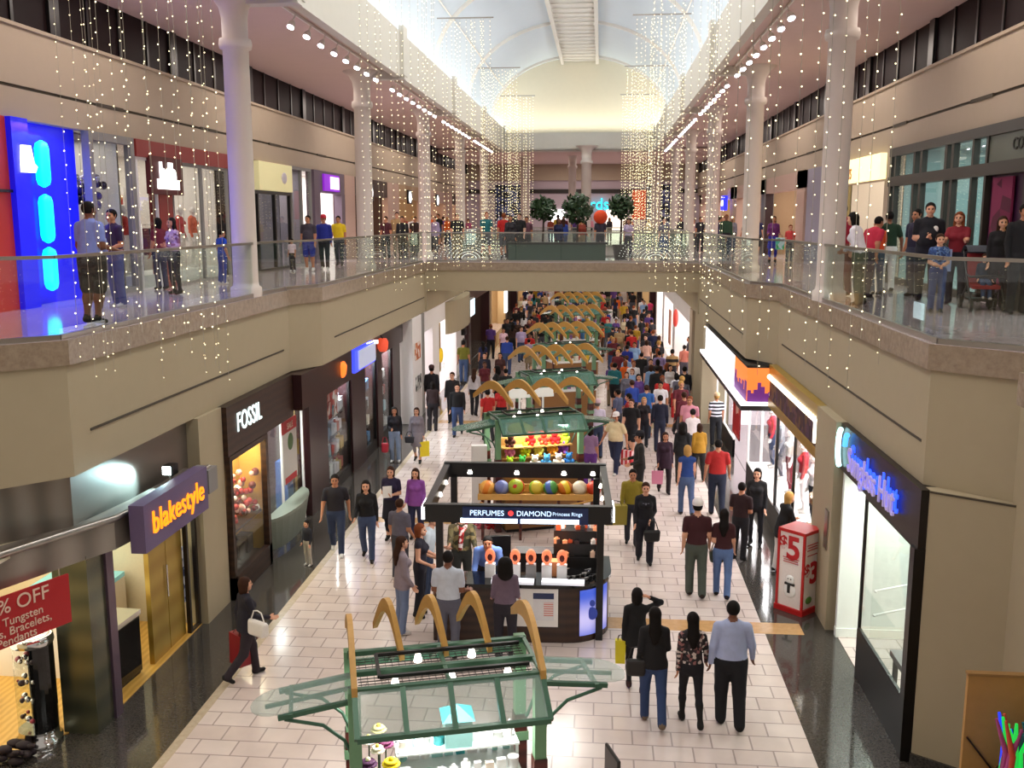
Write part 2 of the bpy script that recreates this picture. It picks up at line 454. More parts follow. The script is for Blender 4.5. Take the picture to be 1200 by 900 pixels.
    def E3(c, r, lab, neg=False):     # ellipsoid by short capsule with scale, axis-aligned (turns ignored for the skull, which is nearly round)
        c = HD(c); return Prim(c, c, r[0]*k_, r[0]*k_, lab, (1, r[1]/r[0], r[2]/r[0]), neg)
    Hd = [E3((0, -.006, 1.65), (.077, .094, .1), SKIN), Prim(HD((0, .03, 1.6)), HD((0, .062, 1.552)), .058*fw*k_, .036*fw*k_, SKIN),
          Prim(HD((-.03, .045, 1.6)), HD((.03, .045, 1.6)), .045*k_, .045*k_, SKIN),
          Prim(HD((-.03, .073, 1.668)), HD((.03, .073, 1.668)), .016*k_, .016*k_, SKIN),
          Prim(HD((0, -.01, 1.6)), HD((0, -.012, 1.52)), .054*(1-.1*fem)*k_, .05*(1-.1*fem)*k_, SKIN)]
    Hn = [Prim(HD((0, .09, 1.645)), HD((0, .112, 1.606)), .009*k_, .0145*k_, SKIN)]
    He = [Prim(HD((sx*.078, -.012, 1.655)), HD((sx*.076, -.008, 1.615)), .014*k_, .01*k_, SKIN) for sx in (-1, 1)]
    Hy = [Prim(HD((sx*.031, .0835, 1.641)), HD((sx*.031, .0835, 1.641)), .0105*k_, .0105*k_, EYE) for sx in (-1, 1)]
    Hl = [Prim(HD((-.017, .09, 1.572)), HD((.017, .09, 1.572)), .0085*k_, .0085*k_, LIP)]
    parts = []
    body = [(T+neck, .045)]+legs+arms+drape
    if p['sit']: pass
    parts.append(polygonise(body, .0235, hem=hem))
    for hnd in hands: parts.append(polygonise([hnd], .0065, .012))
    parts.append(polygonise([(Hd+Hn, .018), (He, .008), (Hy, .004), (Hl, .004)], .0095*k_, .02))
    V = []; F = []; LB = []; o = 0
    for v, f, l in parts: V.append(v); F.append(f+o); LB.append(l); o += len(v)
    V = np.concatenate(V); F = np.concatenate(F); LB = np.concatenate(LB)
    dz = -min(pts['footL'], pts['footR']) if not p['sit'] else 0.
    V[:, 2] += dz
    me = bpy.data.meshes.new('person'); me.from_pydata(V.tolist(), [], F.tolist())
    for i in range(7): me.materials.append(None)
    me.polygons.foreach_set('material_index', LB.astype(np.int32)); me.polygons.foreach_set('use_smooth', np.ones(len(F), bool)); me.update()
    # hair
    hs = p['hs']; hm = None
    if hs not in ('bald',):
        cap = [E3((0, -.014, 1.662), (.089, .104, .103), 0)]
        extra = []
        if hs == 'long': extra = [Prim(HD((0, -.05, 1.66)), L((0, -.1, 1.42)), .085, .085, 0, (1, .6, 1)), Prim(L((0, -.1, 1.42)), L((0, -.115, 1.28)), .085, .05, 0, (1, .5, 1))]
        if hs == 'mid': extra = [Prim(HD((sx*.045, -.03, 1.64)), HD((sx*.05, -.02, 1.535)), .05, .04, 0) for sx in (-1, 1)]+[Prim(HD((0, -.05, 1.64)), HD((0, -.055, 1.52)), .07, .055, 0)]
        if hs == 'side': extra = [Prim(HD((sx*.06, -.01, 1.65)), L((sx*.075, .02, 1.42)), .04, .035, 0) for sx in (-1, 1)]+[Prim(HD((0, -.05, 1.65)), L((0, -.085, 1.42)), .08, .07, 0, (1, .6, 1))]
        if hs == 'pony': extra = [Prim(HD((0, -.1, 1.69)), HD((0, -.15, 1.66)), .03, .035, 0), Prim(HD((0, -.15, 1.66)), HD((0, -.155, 1.5)), .035, .015, 0)]
        if hs == 'bun': extra = [Prim(HD((0, -.1, 1.72)), HD((0, -.115, 1.725)), .045, .04, 0)]
        if hs == 'big': extra = [Prim(HD((0, -.04, 1.66)), HD((0, -.06, 1.52)), .125, .135, 0)]
        face = HD((0, .115, 1.6)); fwd = HD((0, 1, 1.6))-hc; fwd /= np.linalg.norm(fwd); up_ = HD((0, 0, 2.6))-hc; up_ /= np.linalg.norm(up_)
        low = {'short': 1.585, 'bun': 1.58, 'pony': 1.575}.get(hs)
        def clip(P):
            q = (P-face)/np.array([1.0, 1., 1.15]); d = .098*k_-np.sqrt((q*q).sum(-1))
            z = (P-hc)@up_; y = (P-hc)@fwd
            d = np.maximum(d, np.where(y > .03, .082*k_-z-.0*y, -9))           # fringe line
            if low is not None: d = np.maximum(d, (low-1.6)*k_+np.clip(y+.03, 0, 1)*.55-z)
            return d
        V2, F2, _ = polygonise([(cap, .02)]+([(extra, .03)] if extra else []), .012, .02, clip)
        V2[:, 2] += dz
        hm = bpy.data.meshes.new('hair'); hm.from_pydata(V2.tolist(), [], F2.tolist()); hm.materials.append(None)
        hm.polygons.foreach_set('use_smooth', np.ones(len(F2), bool)); hm.update()
    for k in list(pts):
        if not k.startswith('foot'): pts[k] = pts[k]+np.array([0, 0, dz])
    pts['head'] = HD((0, 0, 1.65))+np.array([0, 0, dz]); pts['crown'] = HD((0, -.012, 1.70))+np.array([0, 0, dz]); pts['hy'] = p['hy']; pts['pelvis'] = np.array([0, 0, .95+dz])
    BODIES[key] = (me, hm, pts)
    return BODIES[key]

def cloth(c):
    if c in MATS: return MATS[c]
    return mat('cloth_'+c.lstrip('#'), c, .88, var=.14, scale=11, bump=.55)
SKINS = {'l': '#d9a183', 'm': '#b97d5c', 'd': '#7a4b34', 'p': '#e3b49b'}
HAIRS = {'k': '#16110f', 'b': '#3a2318', 'r': '#7a3f22', 'y': '#b58a4c', 'g': '#77706a'}
CAPM = None
def person(label, loc, face, h=1.72, skin='l', hair='k', top='#333333', bot='#2b3550', shoe='#1d1a1a', cap=None, group=None, name='person', **kw):
    """face: degrees, 0 = looking away down the hall (+y), 180 = towards the camera side, 90 = looking left (-x)"""
    me, hm, pts = body_mesh(**kw)
    o = link(name, me, None, loc, R(face)); s = h/1.75; o.scale = (s, s, s)
    sk = mat('skin_'+skin, SKINS[skin], .55, var=.05)
    ms = [sk, cloth(top), cloth(bot), cloth(shoe), mat('eye_dark', '#1a1210', .3, var=0), mat('lip_'+skin, tuple(x*.72 if i else x*.85 for i, x in enumerate(hx(SKINS[skin]))), .5, var=0), sk]
    for i, m in enumerate(ms):
        o.material_slots[i].link = 'OBJECT'; o.material_slots[i].material = m
    tag(o, label, 'person', group)
    if hm is not None:
        hobj = link('hair', hm, o); hobj.material_slots[0].link = 'OBJECT'; hobj.material_slots[0].material = mat('hair_'+hair, HAIRS[hair], .7, var=.3, scale=90, spec=.15)
    if cap:
        c = MB(); k = 1.12 if kw.get('child') else 1.
        c.lathe([(.098*k, -.015), (.1*k, .02), (.092*k, .06), (.06*k, .095), (.012, .108)], n=18, sy=1.12)
        n = 9; vs = []
        for z in (0, .008):
            for i in range(n):
                a = PI*(.18+.64*i/(n-1)); vs.append((.095*k*math.cos(a), .105*k*math.sin(a), -.012+z))
            for i in range(n):
                a = PI*(.18+.64*i/(n-1)); vs.append((.098*k*math.cos(a), .105*k*math.sin(a)+.075*math.sin((a-PI*.18)/.64), -.022+z))
        fs = []
        for z in (0, 2*n):
            for i in range(n-1): fs.append((z+i, z+i+1, z+n+i+1, z+n+i))
        for i in range(n-1): fs.append((n+i, n+i+1, 3*n+i+1, 3*n+i))
        c.add(vs, fs)
        co = c.build('cap', cloth(cap), o); co.location = pts['crown']; co.rotation_euler = (0, 0, R(pts['hy']))
    M = Matrix.Translation(loc) @ Matrix.Rotation(R(face), 4, 'Z') @ Matrix.Scale(s, 4)
    o_pts = {k: M @ Vector(v) for k, v in pts.items() if isinstance(v, np.ndarray)}
    return o, o_pts
# ------------------------------------------------------------------ the building
ZU, ZS, ZC = 5.55, 3.72, 11.45          # upper floor, top of the lower shop fronts, side ceilings
XWL, XWR = -10.1, 7.2                   # upper shop fronts
M_fas = mat('painted_plaster', '#b0a286', .75, var=.03, scale=4)
M_fasd = mat('plaster_shadow_joint', '#4c4438', .8)
M_band = stone_mat('tan_stone_band', '#8d7a68', '#a5937e', .25, 9)
M_wall = mat('upper_wall_paint', '#b9a893', .75, var=.03, scale=4)
M_ceil = mat('ceiling_paint', '#dcc2ba', .8, var=.03, scale=3)
M_white = mat('white_plaster', '#efe9df', .6, var=.02, scale=5)
M_tile = brick_mat('floor_tile', '#ecdcd4', '#e2cfc6', '#b5a49e', .54, .38, .2, .012, .2)
M_tileu = brick_mat('upper_floor_tile', '#e6d4d8', '#dac6cc', '#b8a4a8', .6, .6, .12, .008, .4)
M_gran = stone_mat('dark_granite', '#2e2b28', '#524d48', .1, 30, coat=.25)
M_tan = stone_mat('tan_inlay', '#b98d5c', '#cda06c', .2, 8)
M_edge = stone_mat('light_stone_edge', '#b7a58d', '#c7b79f', .25, 10)
M_dark = mat('dark_bronze', '#241c18', .4, var=.05)
M_blk = mat('black_paint', '#0f0d0d', .35, var=.05)
M_steel = wave_mat('brushed_steel', '#7d746c', '#a0968c', 1.2, .33, 'X', 1.5, .55)
M_glass = glass_mat('rail_glass', (.92, .965, .94))
M_sglass = glass_mat('shop_glass', (.95, .97, .96), refl=1.3)
M_dglass = mat('smoked_glass', '#1f1214', .5, var=.3, scale=.6, spec=.08)
M_metal = mat('satin_metal', '#a9a39c', .3, 1., var=.03)
M_soff = mat('soffit_paint', '#b9a893', .8, var=.03)

LE = [(-7.8, 2), (-7.8, 11.1), (-6.88, 12.12), (-6.86, 21.3), (-6.4, 22.3), (-6.4, 36)]
RE = [(5.02, 2), (5.0, 11.0), (4.97, 11.95), (4.15, 12.72), (4.15, 23.4), (3.55, 24.4), (3.55, 36)]

# floors
f = MB(); f.box(-5.62, 2.95, 1, 135, -.2, 0, 0); f.box(-5.76, -5.62, 1, 135, -.2, .001, 2)
f.box(-13.5, -5.76, 1, 135, -.2, 0, 1); f.box(2.95, 11, 1, 135, -.2, 0, 1)
f.box(.0, 3.62, 16.42, 16.9, -.1, .003, 3); f.box(-5.62, -.6, 22.1, 22.5, -.1, .003, 3); f.box(-5.62, 2.95, 33.6, 34.1, -.1, .003, 3)
struct(f.build('floor', [M_tile, M_gran, M_edge, M_tan]))
def inset(pts, d):
    out = []
    for i, p in enumerate(pts):
        a = Vector(pts[max(i-1, 0)]); b = Vector(pts[min(i+1, len(pts)-1)]); t = (b-a).normalized(); out.append((p[0]-t.y*d, p[1]+t.x*d))
    return out
def edge_slab(E, wall, s, nm, far):
    o = MB(); pts = list(E); poly = pts+[(wall, 36), (wall, 2)]
    if s > 0: poly = poly[::-1]
    o.prism(poly[::-1] if s < 0 else poly[::-1], 5.22, ZU, 0, 1)
    return struct(o.build('floor_upper_'+nm, [M_band, M_tileu]))
edge_slab(LE, XWL-4, -1, 'left', 36); edge_slab(RE, XWR+4, 1, 'right', 36)
def fascia(E, s, nm):
    a = inset(E, .05*(1 if s < 0 else -1)); b = inset(E, .4*(1 if s < 0 else -1)); o = MB()
    n = len(a)
    for i in range(n-1):
        q = [a[i], a[i+1], b[i+1], b[i]]
        o.prism(q if s < 0 else q[::-1], ZS, 5.23, 0)
    return struct(o.build('wall_fascia_'+nm, M_fas))
fascia(LE, -1, 'left'); fascia(RE, 1, 'right')
def reveal(x0, y0, x1, y1, z, nm):
    o = MB(); o.bar((x0, y0, z), (x1, y1, z), .016, .035); struct(o.build(nm, M_fasd))
reveal(-6.922, 12.6, -6.91, 20.9, 4.26, 'trim_1'); reveal(-6.45, 23.4, -6.45, 35.8, 4.26, 'trim_2')
reveal(4.2, 12.9, 4.2, 22.9, 4.26, 'trim_3'); reveal(3.6, 24.9, 3.6, 35.8, 4.26, 'trim_4')
# projecting stone end of the near balcony on the right
o = MB(); o.prism([(4.33, 2), (5.02, 2), (5.02, 10.85), (4.33, 10.45)], 5.2, 5.54, 0); struct(o.build('trim_5', M_band))
# bridge and far side of the well
o = MB(); o.box(-6.4, 3.55, 36, 41.5, 4.5, 5.25, 0); o.box(-6.45, 3.6, 35.95, 41.55, 5.25, 5.54, 1); o.box(-6.45, 3.6, 35.95, 41.55, 5.54, ZU+.002, 2)
struct(o.build('floor_bridge', [M_fas, M_band, M_tileu]))
for s, x, xw in ((-1, -6.4, XWL-4), (1, 3.55, XWR+4)):
    o = MB(); a, b = sorted((x, xw)); o.box(a, b, 36, 58, 5.22, ZU, 0); a, b = sorted((x, x+s*.4)); o.box(a, b, 36, 135, ZS, 5.23, 1)
    struct(o.build('floor_upper_far_'+('left' if s < 0 else 'right'), [M_tileu, M_fas]))
o = MB(); o.box(-24, 20, 58, 80, 5.0, ZU, 0); struct(o.build('floor_court', [M_tileu]))
o = MB(); o.box(-14, 11, 80, 135, 4.9, 5.2, 0); struct(o.build('ceiling_lower', [M_soff]))
o = MB(); o.box(-14, 11, 135, 135.2, -.1, 5.3); struct(o.build('wall_far_lower', M_wall))

# upper side walls, clerestory, ceilings
def upper_side(s, X, nm):
    o = MB()
    a, b = sorted((X, X+s*.3)); o.box(a, b, 2, 76, 8.82, 9.34, 0)
    a, b = sorted((X+s*.03, X+s*.3)); o.box(a, b, 2, 76, 9.34, 9.4, 1)
    a, b = sorted((X, X+s*.3)); o.box(a, b, 2, 76, 9.4, 10.38, 0)
    a, b = sorted((X-s*.05, X+s*.5)); o.box(a, b, 2, 76, 10.38, 10.44, 0)
    struct(o.build('wall_'+nm, [M_wall, M_fasd]))
    w = MB(); a, b = sorted((X+s*.09, X+s*.46)); w.box(a, b, 2, 76, 10.44, ZC, 0)
    y = 2.6; k = 0
    while y < 76:
        wd = .34 if k % 4 == 0 else .09
        a, b = sorted((X+s*(.02 if k % 4 == 0 else .06), X+s*.1)); w.box(a, b, y-wd/2, y+wd/2, 10.44, ZC, 1); y += 1.3; k += 1
    struct(w.build('window_1' if s < 0 else 'window_2', [M_dglass, M_blk]))
    c = MB(); a, b = sorted((X+s*.5, -1.4+s*4.7)); c.box(a, b, 2, 76, ZC, ZC+.15, 0)
    struct(c.build('ceiling_'+nm, M_ceil))
    v = MB(); y0 = 9.1
    while y0 < 62:                                        # narrow linear grilles in the wall
        a, b = sorted((X-s*.02, X+s*.05)); v.box(a, b, y0, y0+1.1, 9.335, 9.405, 0); y0 += 5.2
    struct(v.build('trim_grille_'+nm, M_fasd))
upper_side(-1, XWL, 'left'); upper_side(1, XWR, 'right')

# skylight: upstand, cove, barrel vault, ribs
XC = -1.4
for s, nm in ((-1, 'left'), (1, 'right')):
    o = MB(); x = XC+s*4.55; a, b = sorted((x, x+s*.22)); o.box(a, b, 2, 62.2, 11.25, 12.55, 0)
    a, b = sorted((x+s*.1, x+s*1.1)); o.box(a, b, 2.05, 62.15, 12.2, 12.35, 0)
    y = 19.5
    while y < 62: a, b = sorted((x-s*.12, x+s*.02)); o.box(a, b, y-.3, y+.3, 11.3, 12.7, 0); a, b = sorted((x-s*.1, x+s*1.4)); o.box(a, b, y-.16, y+.16, 11.2, 11.46, 0); y += 10.4
    struct(o.build('trim_upstand_'+nm, mat('upstand_paint', '#d6d2c8', .65, var=.03, scale=4)))
def vault_pt(t, grow=0.):                                 # t -1..1
    a = PI/2*(1-t); return XC+(5.35+grow)*math.cos(a), 13.1+(3.7+grow)*math.sin(a)
M_vault = mat('skylight_panel', '#dae4ec', .6, var=.02, scale=2)
o = MB(); N = 24; prof = [(XC-5.4, 12.3)]+[vault_pt(-1+2*i/N) for i in range(N+1)]+[(XC+5.4, 12.3)]
v = [(x, 2, z) for x, z in prof]+[(x, 62.2, z) for x, z in prof]; n = len(prof)
o.add(v, [(n+i, n+i+1, i+1, i) for i in range(1, n-2)], 0, True)
for i in (0, n-2): o.add([v[n+i], v[n+i+1], v[i+1], v[i]], [(0, 1, 2, 3)], 0)
struct(o.build('ceiling_vault', M_vault, fix=False))
y = 9.1; k = 0
while y < 63:
    o = MB(); pr = [Vector((vault_pt(-1+2*i/N, -.06)[0], min(y, 62.0), vault_pt(-1+2*i/N, -.06)[1])) for i in range(N+1)]
    for i in range(N): o.bar(pr[i], pr[i+1], .14, .14)
    struct(o.build('trim_vault_rib', M_white)); y += 10.4
# panel joints along the vault
o = MB()
for t in (-.66, .66):
    x, z = vault_pt(t, -.03); o.bar((x, 2, z), (x, 62, z), .05, .04)
struct(o.build('trim_vault_joint', M_white))
# end wall of the vault with bowed ledge
o = MB(); poly = [(vault_pt(-1+2*i/N, .1)) for i in range(N+1)]+[(XC+5.4, 12.1), (XC-5.4, 12.1)]
o.plate(poly, 62.2, 62.4, 0); struct(o.build('wall_far_upper', mat('cream_plaster', '#f3ead2', .7, var=.02, scale=4)))
o = MB(); arc = [(XC+5.9*math.sin(a), 62.1-1.5*math.cos(a)) for a in [R(-70+140*i/14) for i in range(15)]]
arc2 = [(x, yy+.25) for x, yy in arc]; 
for i in range(14): o.prism([arc[i], arc[i+1], arc2[i+1], arc2[i]], 11.2, 12.25, 0); o.prism([arc[i], arc[i+1], (arc[i+1][0], 62.3), (arc[i][0], 62.3)], 11.2, 11.3, 0)
struct(o.build('trim_bowed_ledge', mat('upstand_paint', '#d6d2c8', .65, var=.03, scale=4)))
# slatted strip along the crown
tr = empty('skylight_ladder', 'long white slatted strip running along the crown of the skylight vault', 'ceiling strip', (XC, 2, 16.45))
o = MB()
for x in (-1.05, 1.05): o.box(x-.09, x+.09, 0, 60, -.1, .12)
o.build('side_rail', M_white, tr)
o = MB(); o.box(-1., 1., 0, 60, .1, .14); o.build('backing_panel', mat('strip_panel', '#f4f0e8', .6), tr)
sl = MB(); sl.box(-1., 1., -.05, .05, .02, .07); me_ = sl.mesh('slat', M_white)
for k in range(57): link('slat', me_, tr, (0, 1.0+k*1.04, 0))
# low ceiling and end of the upper court
o = MB(); o.box(-24, 20, 62.2, 80, 11.2, 11.4); struct(o.build('ceiling_court', M_ceil))
o = MB(); o.box(-24, 20, 76, 76.3, ZU, 11.3, 0); o.box(-24, 20, 75.9, 76, 9.05, 9.35, 1); o.box(-24, 20, 75.8, 76, 10.0, 11.2, 2)
struct(o.build('wall_court', [mat('mauve_panel', '#c8b8c2', .7), M_dark, M_wall]))

# columns
def column(x, y, r, lab):
    o = MB(); z0 = ZU; H = ZC-ZU
    o.lathe([(r*1.25, 0), (r*1.25, .18), (r*1.05, .22), (r, .3), (r, 4.82), (r*1.22, 4.84), (r*1.28, 4.93), (r*1.22, 5.02), (r, 5.04), (r, 5.4), (r*1.15, 5.6), (r*1.6, 5.78), (r*2.2, H-.02), (r*2.2, H)], n=24)
    c = o.build('column', mat('column_paint', '#ddd1c8', .55, var=.02), None, (x, y, z0)); tag(c, lab, 'column', None, 'structure')
for i in range(5):
    y = 19.5+10.4*i; w_ = ['first', 'second', 'third', 'fourth', 'fifth'][i]
    column(-7.18, y, .25, f'{w_} round cream column from the front along the left walkway'); column(4.42, y, .25, f'{w_} round cream column from the front along the right walkway')
column(-.9, 60.5, .3, 'thick white column at the end of the upper court'); column(-1.9, 66, .25, 'column standing behind the thick white column of the court')
column(-5.0, 66, .3, 'slim column of the court left of the middle one'); column(3.6, 66, .3, 'slim column of the court right of the middle one')

# glass balustrades
def railing(pts, lab, inset_=.12, sgn=1, step=1.5):
    p0 = pts[0]; r = empty('glass_railing', lab, 'railing', (p0[0], p0[1], ZU)); q = inset([(x-p0[0], y-p0[1]) for x, y in pts], inset_*sgn)
    t = MB()
    for i in range(len(q)-1): t.bar((*q[i], 1.07), (*q[i+1], 1.07), .055, .045)
    t.build('top_rail', M_metal, r)
    b = MB()
    for i in range(len(q)-1): b.bar((*q[i], .03), (*q[i+1], .03), .06, .08)
    b.build('base_channel', M_metal, r)
    for i in range(len(q)-1):
        a = Vector(q[i]); c = Vector(q[i+1]); L = (c-a).length; n = max(1, round(L/step))
        for k in range(n):
            u = a.lerp(c, (k+.008)/n); v = a.lerp(c, (k+1-.008)/n); g = MB(); g.bar((u.x, u.y, .55), (v.x, v.y, .55), .014, 1.0); g.build('glass_panel', M_glass, r)
    return r
railing(LE[1:4], 'near glass balustrade along the left walkway', sgn=1)
railing(LE[3:6], 'far glass balustrade on the left walkway running up to the bridge', sgn=1)
railing(RE[2:5], 'near glass balustrade along the right walkway', sgn=-1)
railing(RE[4:7], 'far glass balustrade on the right walkway running up to the bridge', sgn=-1)
railing([(-6.4, 36.1), (3.55, 36.1)], 'glass balustrade along the front of the bridge', 0, 1, 1.6)
railing([(-6.4, 41.4), (3.55, 41.4)], 'glass balustrade along the back of the bridge', 0, 1, 1.6)
railing([(-6.4, 57.9), (3.55, 57.9)], 'glass balustrade at the edge of the far court', 0, 1, 1.6)
railing([(-6.4, 41.6), (-6.4, 57.8)], 'glass balustrade left of the well beyond the bridge', .1, 1, 1.8)
railing([(3.55, 41.6), (3.55, 57.8)], 'glass balustrade right of the well beyond the bridge', .1, -1, 1.8)
# ------------------------------------------------------------------ light, camera
def area(loc, rot, sx, sy, e, col=(1, .93, .82), name='area_light', spread=180):
    l = bpy.data.lights.new(name, 'AREA'); l.shape = 'RECTANGLE'; l.size = sx; l.size_y = sy; l.energy = e; l.color = col; l.spread = R(spread)
    o = link(name, l); o.location = loc; o.rotation_euler = rot; return o
DOWN = (0, 0, 0); UP = (PI, 0, 0)
# ------------------------------------------------------------------ shops
M_wood = wave_mat('shop_wood_floor', '#c9983f', '#dcae58', 3., .3, 'X', 3)
M_lit = mat('shop_white', '#f4f1ee', .5, var=.02)
M_grey = mat('shop_grey', '#8d8a88', .6)
M_brown = wave_mat('dark_brown_wood', '#2b1a12', '#3d261a', 2., .4, 'Z', 2)
M_mar = mat('maroon_lacquer', '#2e1214', .3)
M_gold = wave_mat('gold_panel', '#b3923f', '#c5a650', .8, .35, 'Z', 2, .5)
M_chrome = mat('chrome', '#d0d0d0', .12, 1., var=0)
M_mann = mat('mannequin_white', '#ece6e0', .4)
def glow(name, c, e): return mat('glow_'+name, c, .5, emit=e, var=0)
GW = glow('white', '#ffffff', 2.2)
def room(nm, s, X, y0, y1, z0, z1, depth, wall, floor, power=60, col=(1, .95, .88), party=True):
    o = MB(); xb = X+s*depth; a, b = sorted((xb, xb+s*.1)); o.box(a, b, y0, y1, z0, z1)
    if party:
        a, b = sorted((X+s*.35, xb))
        o.box(a, b, y0-.06, y0, z0, z1); o.box(a, b, y1, y1+.06, z0, z1)
    a, b = sorted((X+s*.36, xb)); o.box(a, b, y0, y1, z1-.04, z1, 0)
    struct(o.build('wall_'+nm, wall))
    if floor:
        o = MB(); a, b = sorted((X+s*.02, xb)); o.box(a, b, y0, y1, z0, z0+.012); struct(o.build('floor_'+nm, floor))
    if power:
        area(((X+s*.3+xb)/2, (y0+y1)/2, z1-.06), DOWN, max(.3, depth-.8), max(.3, (y1-y0)*.8), power, col, 'shop_light')
def pier(nm, s, x0, x1, y0, y1, z0, z1, m): o = MB(); o.box(min(x0, x1), max(x0, x1), y0, y1, z0, z1); return struct(o.build('wall_pier_'+nm, m))
def shopfront(label, s, X, y0, y1, z0, z1, fm, nmull=2, tr=None, w=.07, riser=0., rm=None, cat='shop window'):
    """framed glazing in the plane x = X"""
    r = empty('shop_window', label, cat, (X, y0, z0)); L = y1-y0; H = z1-z0; o = MB()
    o.box(-w/2, w/2, 0, w, 0, H); o.box(-w/2, w/2, L-w, L, 0, H); o.box(-w/2, w/2, w, L-w, H-w, H); o.box(-w/2, w/2, w, L-w, riser, riser+w*.7)
    for k in range(1, nmull): o.box(-w/2, w/2, L*k/nmull-w/2, L*k/nmull+w/2, riser+w*.7, H-w)
    if tr: o.box(-w/2, w/2, w, L-w, tr, tr+w)
    o.build('frame', fm, r)
    if riser: q = MB(); q.box(-w*.6, w*.6, .0, L, 0, riser); q.build('riser', rm or fm, r)
    for k in range(nmull):
        g = MB(); g.box(-.006, .006, L*k/nmull+.04, L*(k+1)/nmull-.04, riser+.04, H-.04); g.build('pane', M_sglass, r)
    return r
def mannequin(label, loc, face, top, bot, s=1., fem=1, **kw):
    p = dict(fem=fem, hs='bald', sleeve='long', legs='leggings'); p.update(kw)
    o, _ = person(label, loc, face, 1.72*s, top=top, bot=bot, shoe='#ece6e0', name='mannequin', **p)
    o['category'] = 'mannequin'
    for i in (0, 4, 5, 6): o.material_slots[i].material = M_mann
    return o
def poster(label, s, X, y0, y1, z0, z1, m, border=None, cat='poster', dx=.0):
    o = MB(); x = X+dx; o.box(x-.012, x+.012, y0, y1, z0, z1, 0)
    if border:
        t = .05; a, b = x-.018, x+.018
        o.box(a, b, y0, y1, z0, z0+t, 1); o.box(a, b, y0, y1, z1-t, z1, 1); o.box(a, b, y0, y0+t, z0, z1, 1); o.box(a, b, y1-t, y1, z0, z1, 1)
    return tag(o.build('poster', [m, border or m]), label, cat)
def shelf_unit(label, loc, rz, w, h, n, goods, m=None, d=.3, seed=0):
    r = empty('shelf_unit', label, 'shelf', loc, rz); o = MB()
    o.box(-w/2, w/2, d-.03, d, 0, h); o.box(-w/2, -w/2+.03, 0, d, 0, h); o.box(w/2-.03, w/2, 0, d, 0, h); o.build('carcass', m or M_lit, r)
    for k in range(n): q = MB(); z = .1+(h-.15)*k/n; q.box(-w/2+.03, w/2-.03, 0, d-.03, z, z+.03); q.build('shelf', m or M_lit, r)
    rnd = random.Random(seed+int(loc[1]*10)); g = MB()
    for k in range(n):
        z = .13+(h-.15)*k/n; x = -w/2+.08
        while x < w/2-.12:
            ww = rnd.uniform(.07, .16); hh = rnd.uniform(.1, min(.3, (h-.15)/n-.06)); g.box(x, x+ww, .04, d-.06, z, z+hh); x += ww+rnd.uniform(.02, .08)
    st = g.build('stock', goods, r); st['kind'] = 'stuff'
    return r
RT = (PI/2, 0, PI/2)          # text facing +x (left-hand shops), reading away from the front... see below
def ltext(body, size, m, parent, loc, **k): return text('lettering', body, size, m, parent, loc, (PI/2, 0, PI/2), **k)     # on left walls, facing +x
def rtext(body, size, m, parent, loc, **k): return text('lettering', body, size, m, parent, loc, (PI/2, 0, -PI/2), **k)    # on right walls, facing -x

# ---- lower left 1: jewellery and sunglasses shop with the steel canopy
room('jeweller', -1, -6.95, 9.2, 15.95, 0, 2.95, 4.4, mat('shop_cream', '#d9cfb4', .6), None, 200, (1, .93, .75))
o = MB(); o.prism([(-11.3, 9.2), (-8.0, 9.2), (-7.95, 11.3), (-7.35, 12.1), (-6.95, 12.7), (-6.95, 15.95), (-11.3, 15.95)], -.05, .015); struct(o.build('floor_jeweller', M_wood))
o = MB(); pl = [(-8.05, 9), (-8.0, 11.1), (-7.1, 12.3), (-7.05, 15.95)]
for i in range(3): o.prism([pl[i], pl[i+1], (pl[i+1][0]-.15, pl[i+1][1]), (pl[i][0]-.15, pl[i][1])], 2.55, ZS)
struct(o.build('wall_steel_upper', M_steel))
can = empty('canopy', 'curved brushed steel canopy band over the jewellery shop entrance', 'canopy', (-6.6, 12.8, 2.55))
cp = [(-7.65, 9.2), (-7.62, 10.4), (-7.36, 11.05), (-7.02, 11.85), (-6.68, 12.6), (-6.55, 13.6), (-6.5, 14.6), (-6.52, 15.5)]
cp = [(x+6.6, y-12.8) for x, y in cp]; o = MB()
for i in range(len(cp)-1): o.prism([cp[i], cp[i+1], (cp[i+1][0]-.4, cp[i+1][1]), (cp[i][0]-.4, cp[i][1])], 0, .42)
o.build('band', M_steel, can); o = MB(); o.tube([(x+.02, y, .45) for x, y in cp], .05, 8); o.build('lip', M_metal, can)
sg = empty('shop_sign', 'purple sign box with glowing orange lettering blakestyle on the canopy', 'sign', (-6.42, 13.8, 2.82))
o = MB(); o.box(-.12, .1, -1.05, 1.2, -.38, .32); o.build('sign_box', mat('purple_grey_panel', '#6a5a80', .45), sg)
ltext('blakestyle', .48, glow('orange', '#ff8a14', 1.7), sg, (.11, .1, -.02), ext=.012, sx=.92, sp=1.05)
o = MB(); o.box(-6.75, -6.4, 15.25, 15.62, 2.6, 3.0); struct(o.build('trim_canopy_end', M_grey))
fl = empty('floodlight', 'small square floodlight on the canopy shining on the steel', 'lamp', (-6.72, 14.55, 3.1))
o = MB(); o.cbox((0, 0, .1), (.16, .2, .16), 0); o.build('housing', M_blk, fl); o = MB(); o.cbox((-.02, -.105, .1), (.13, .012, .13)); o.build('lens', glow('lamp', '#f0ffff', 14), fl)
o = MB(); o.cbox((0, 0, -.02), (.04, .04, .1)); o.build('bracket', M_metal, fl)
l = bpy.data.lights.new('floodlight_beam', 'SPOT'); l.energy = 210; l.color = (.55, .93, 1); l.spot_size = R(85); l.spot_blend = 1; l.shadow_soft_size = .06
lo = link('floodlight_beam', l); lo.location = (-6.74, 14.38, 3.2); lo.rotation_euler = Vector((-.3, -1.0, -.3)).to_track_quat('-Z', 'Y').to_euler()
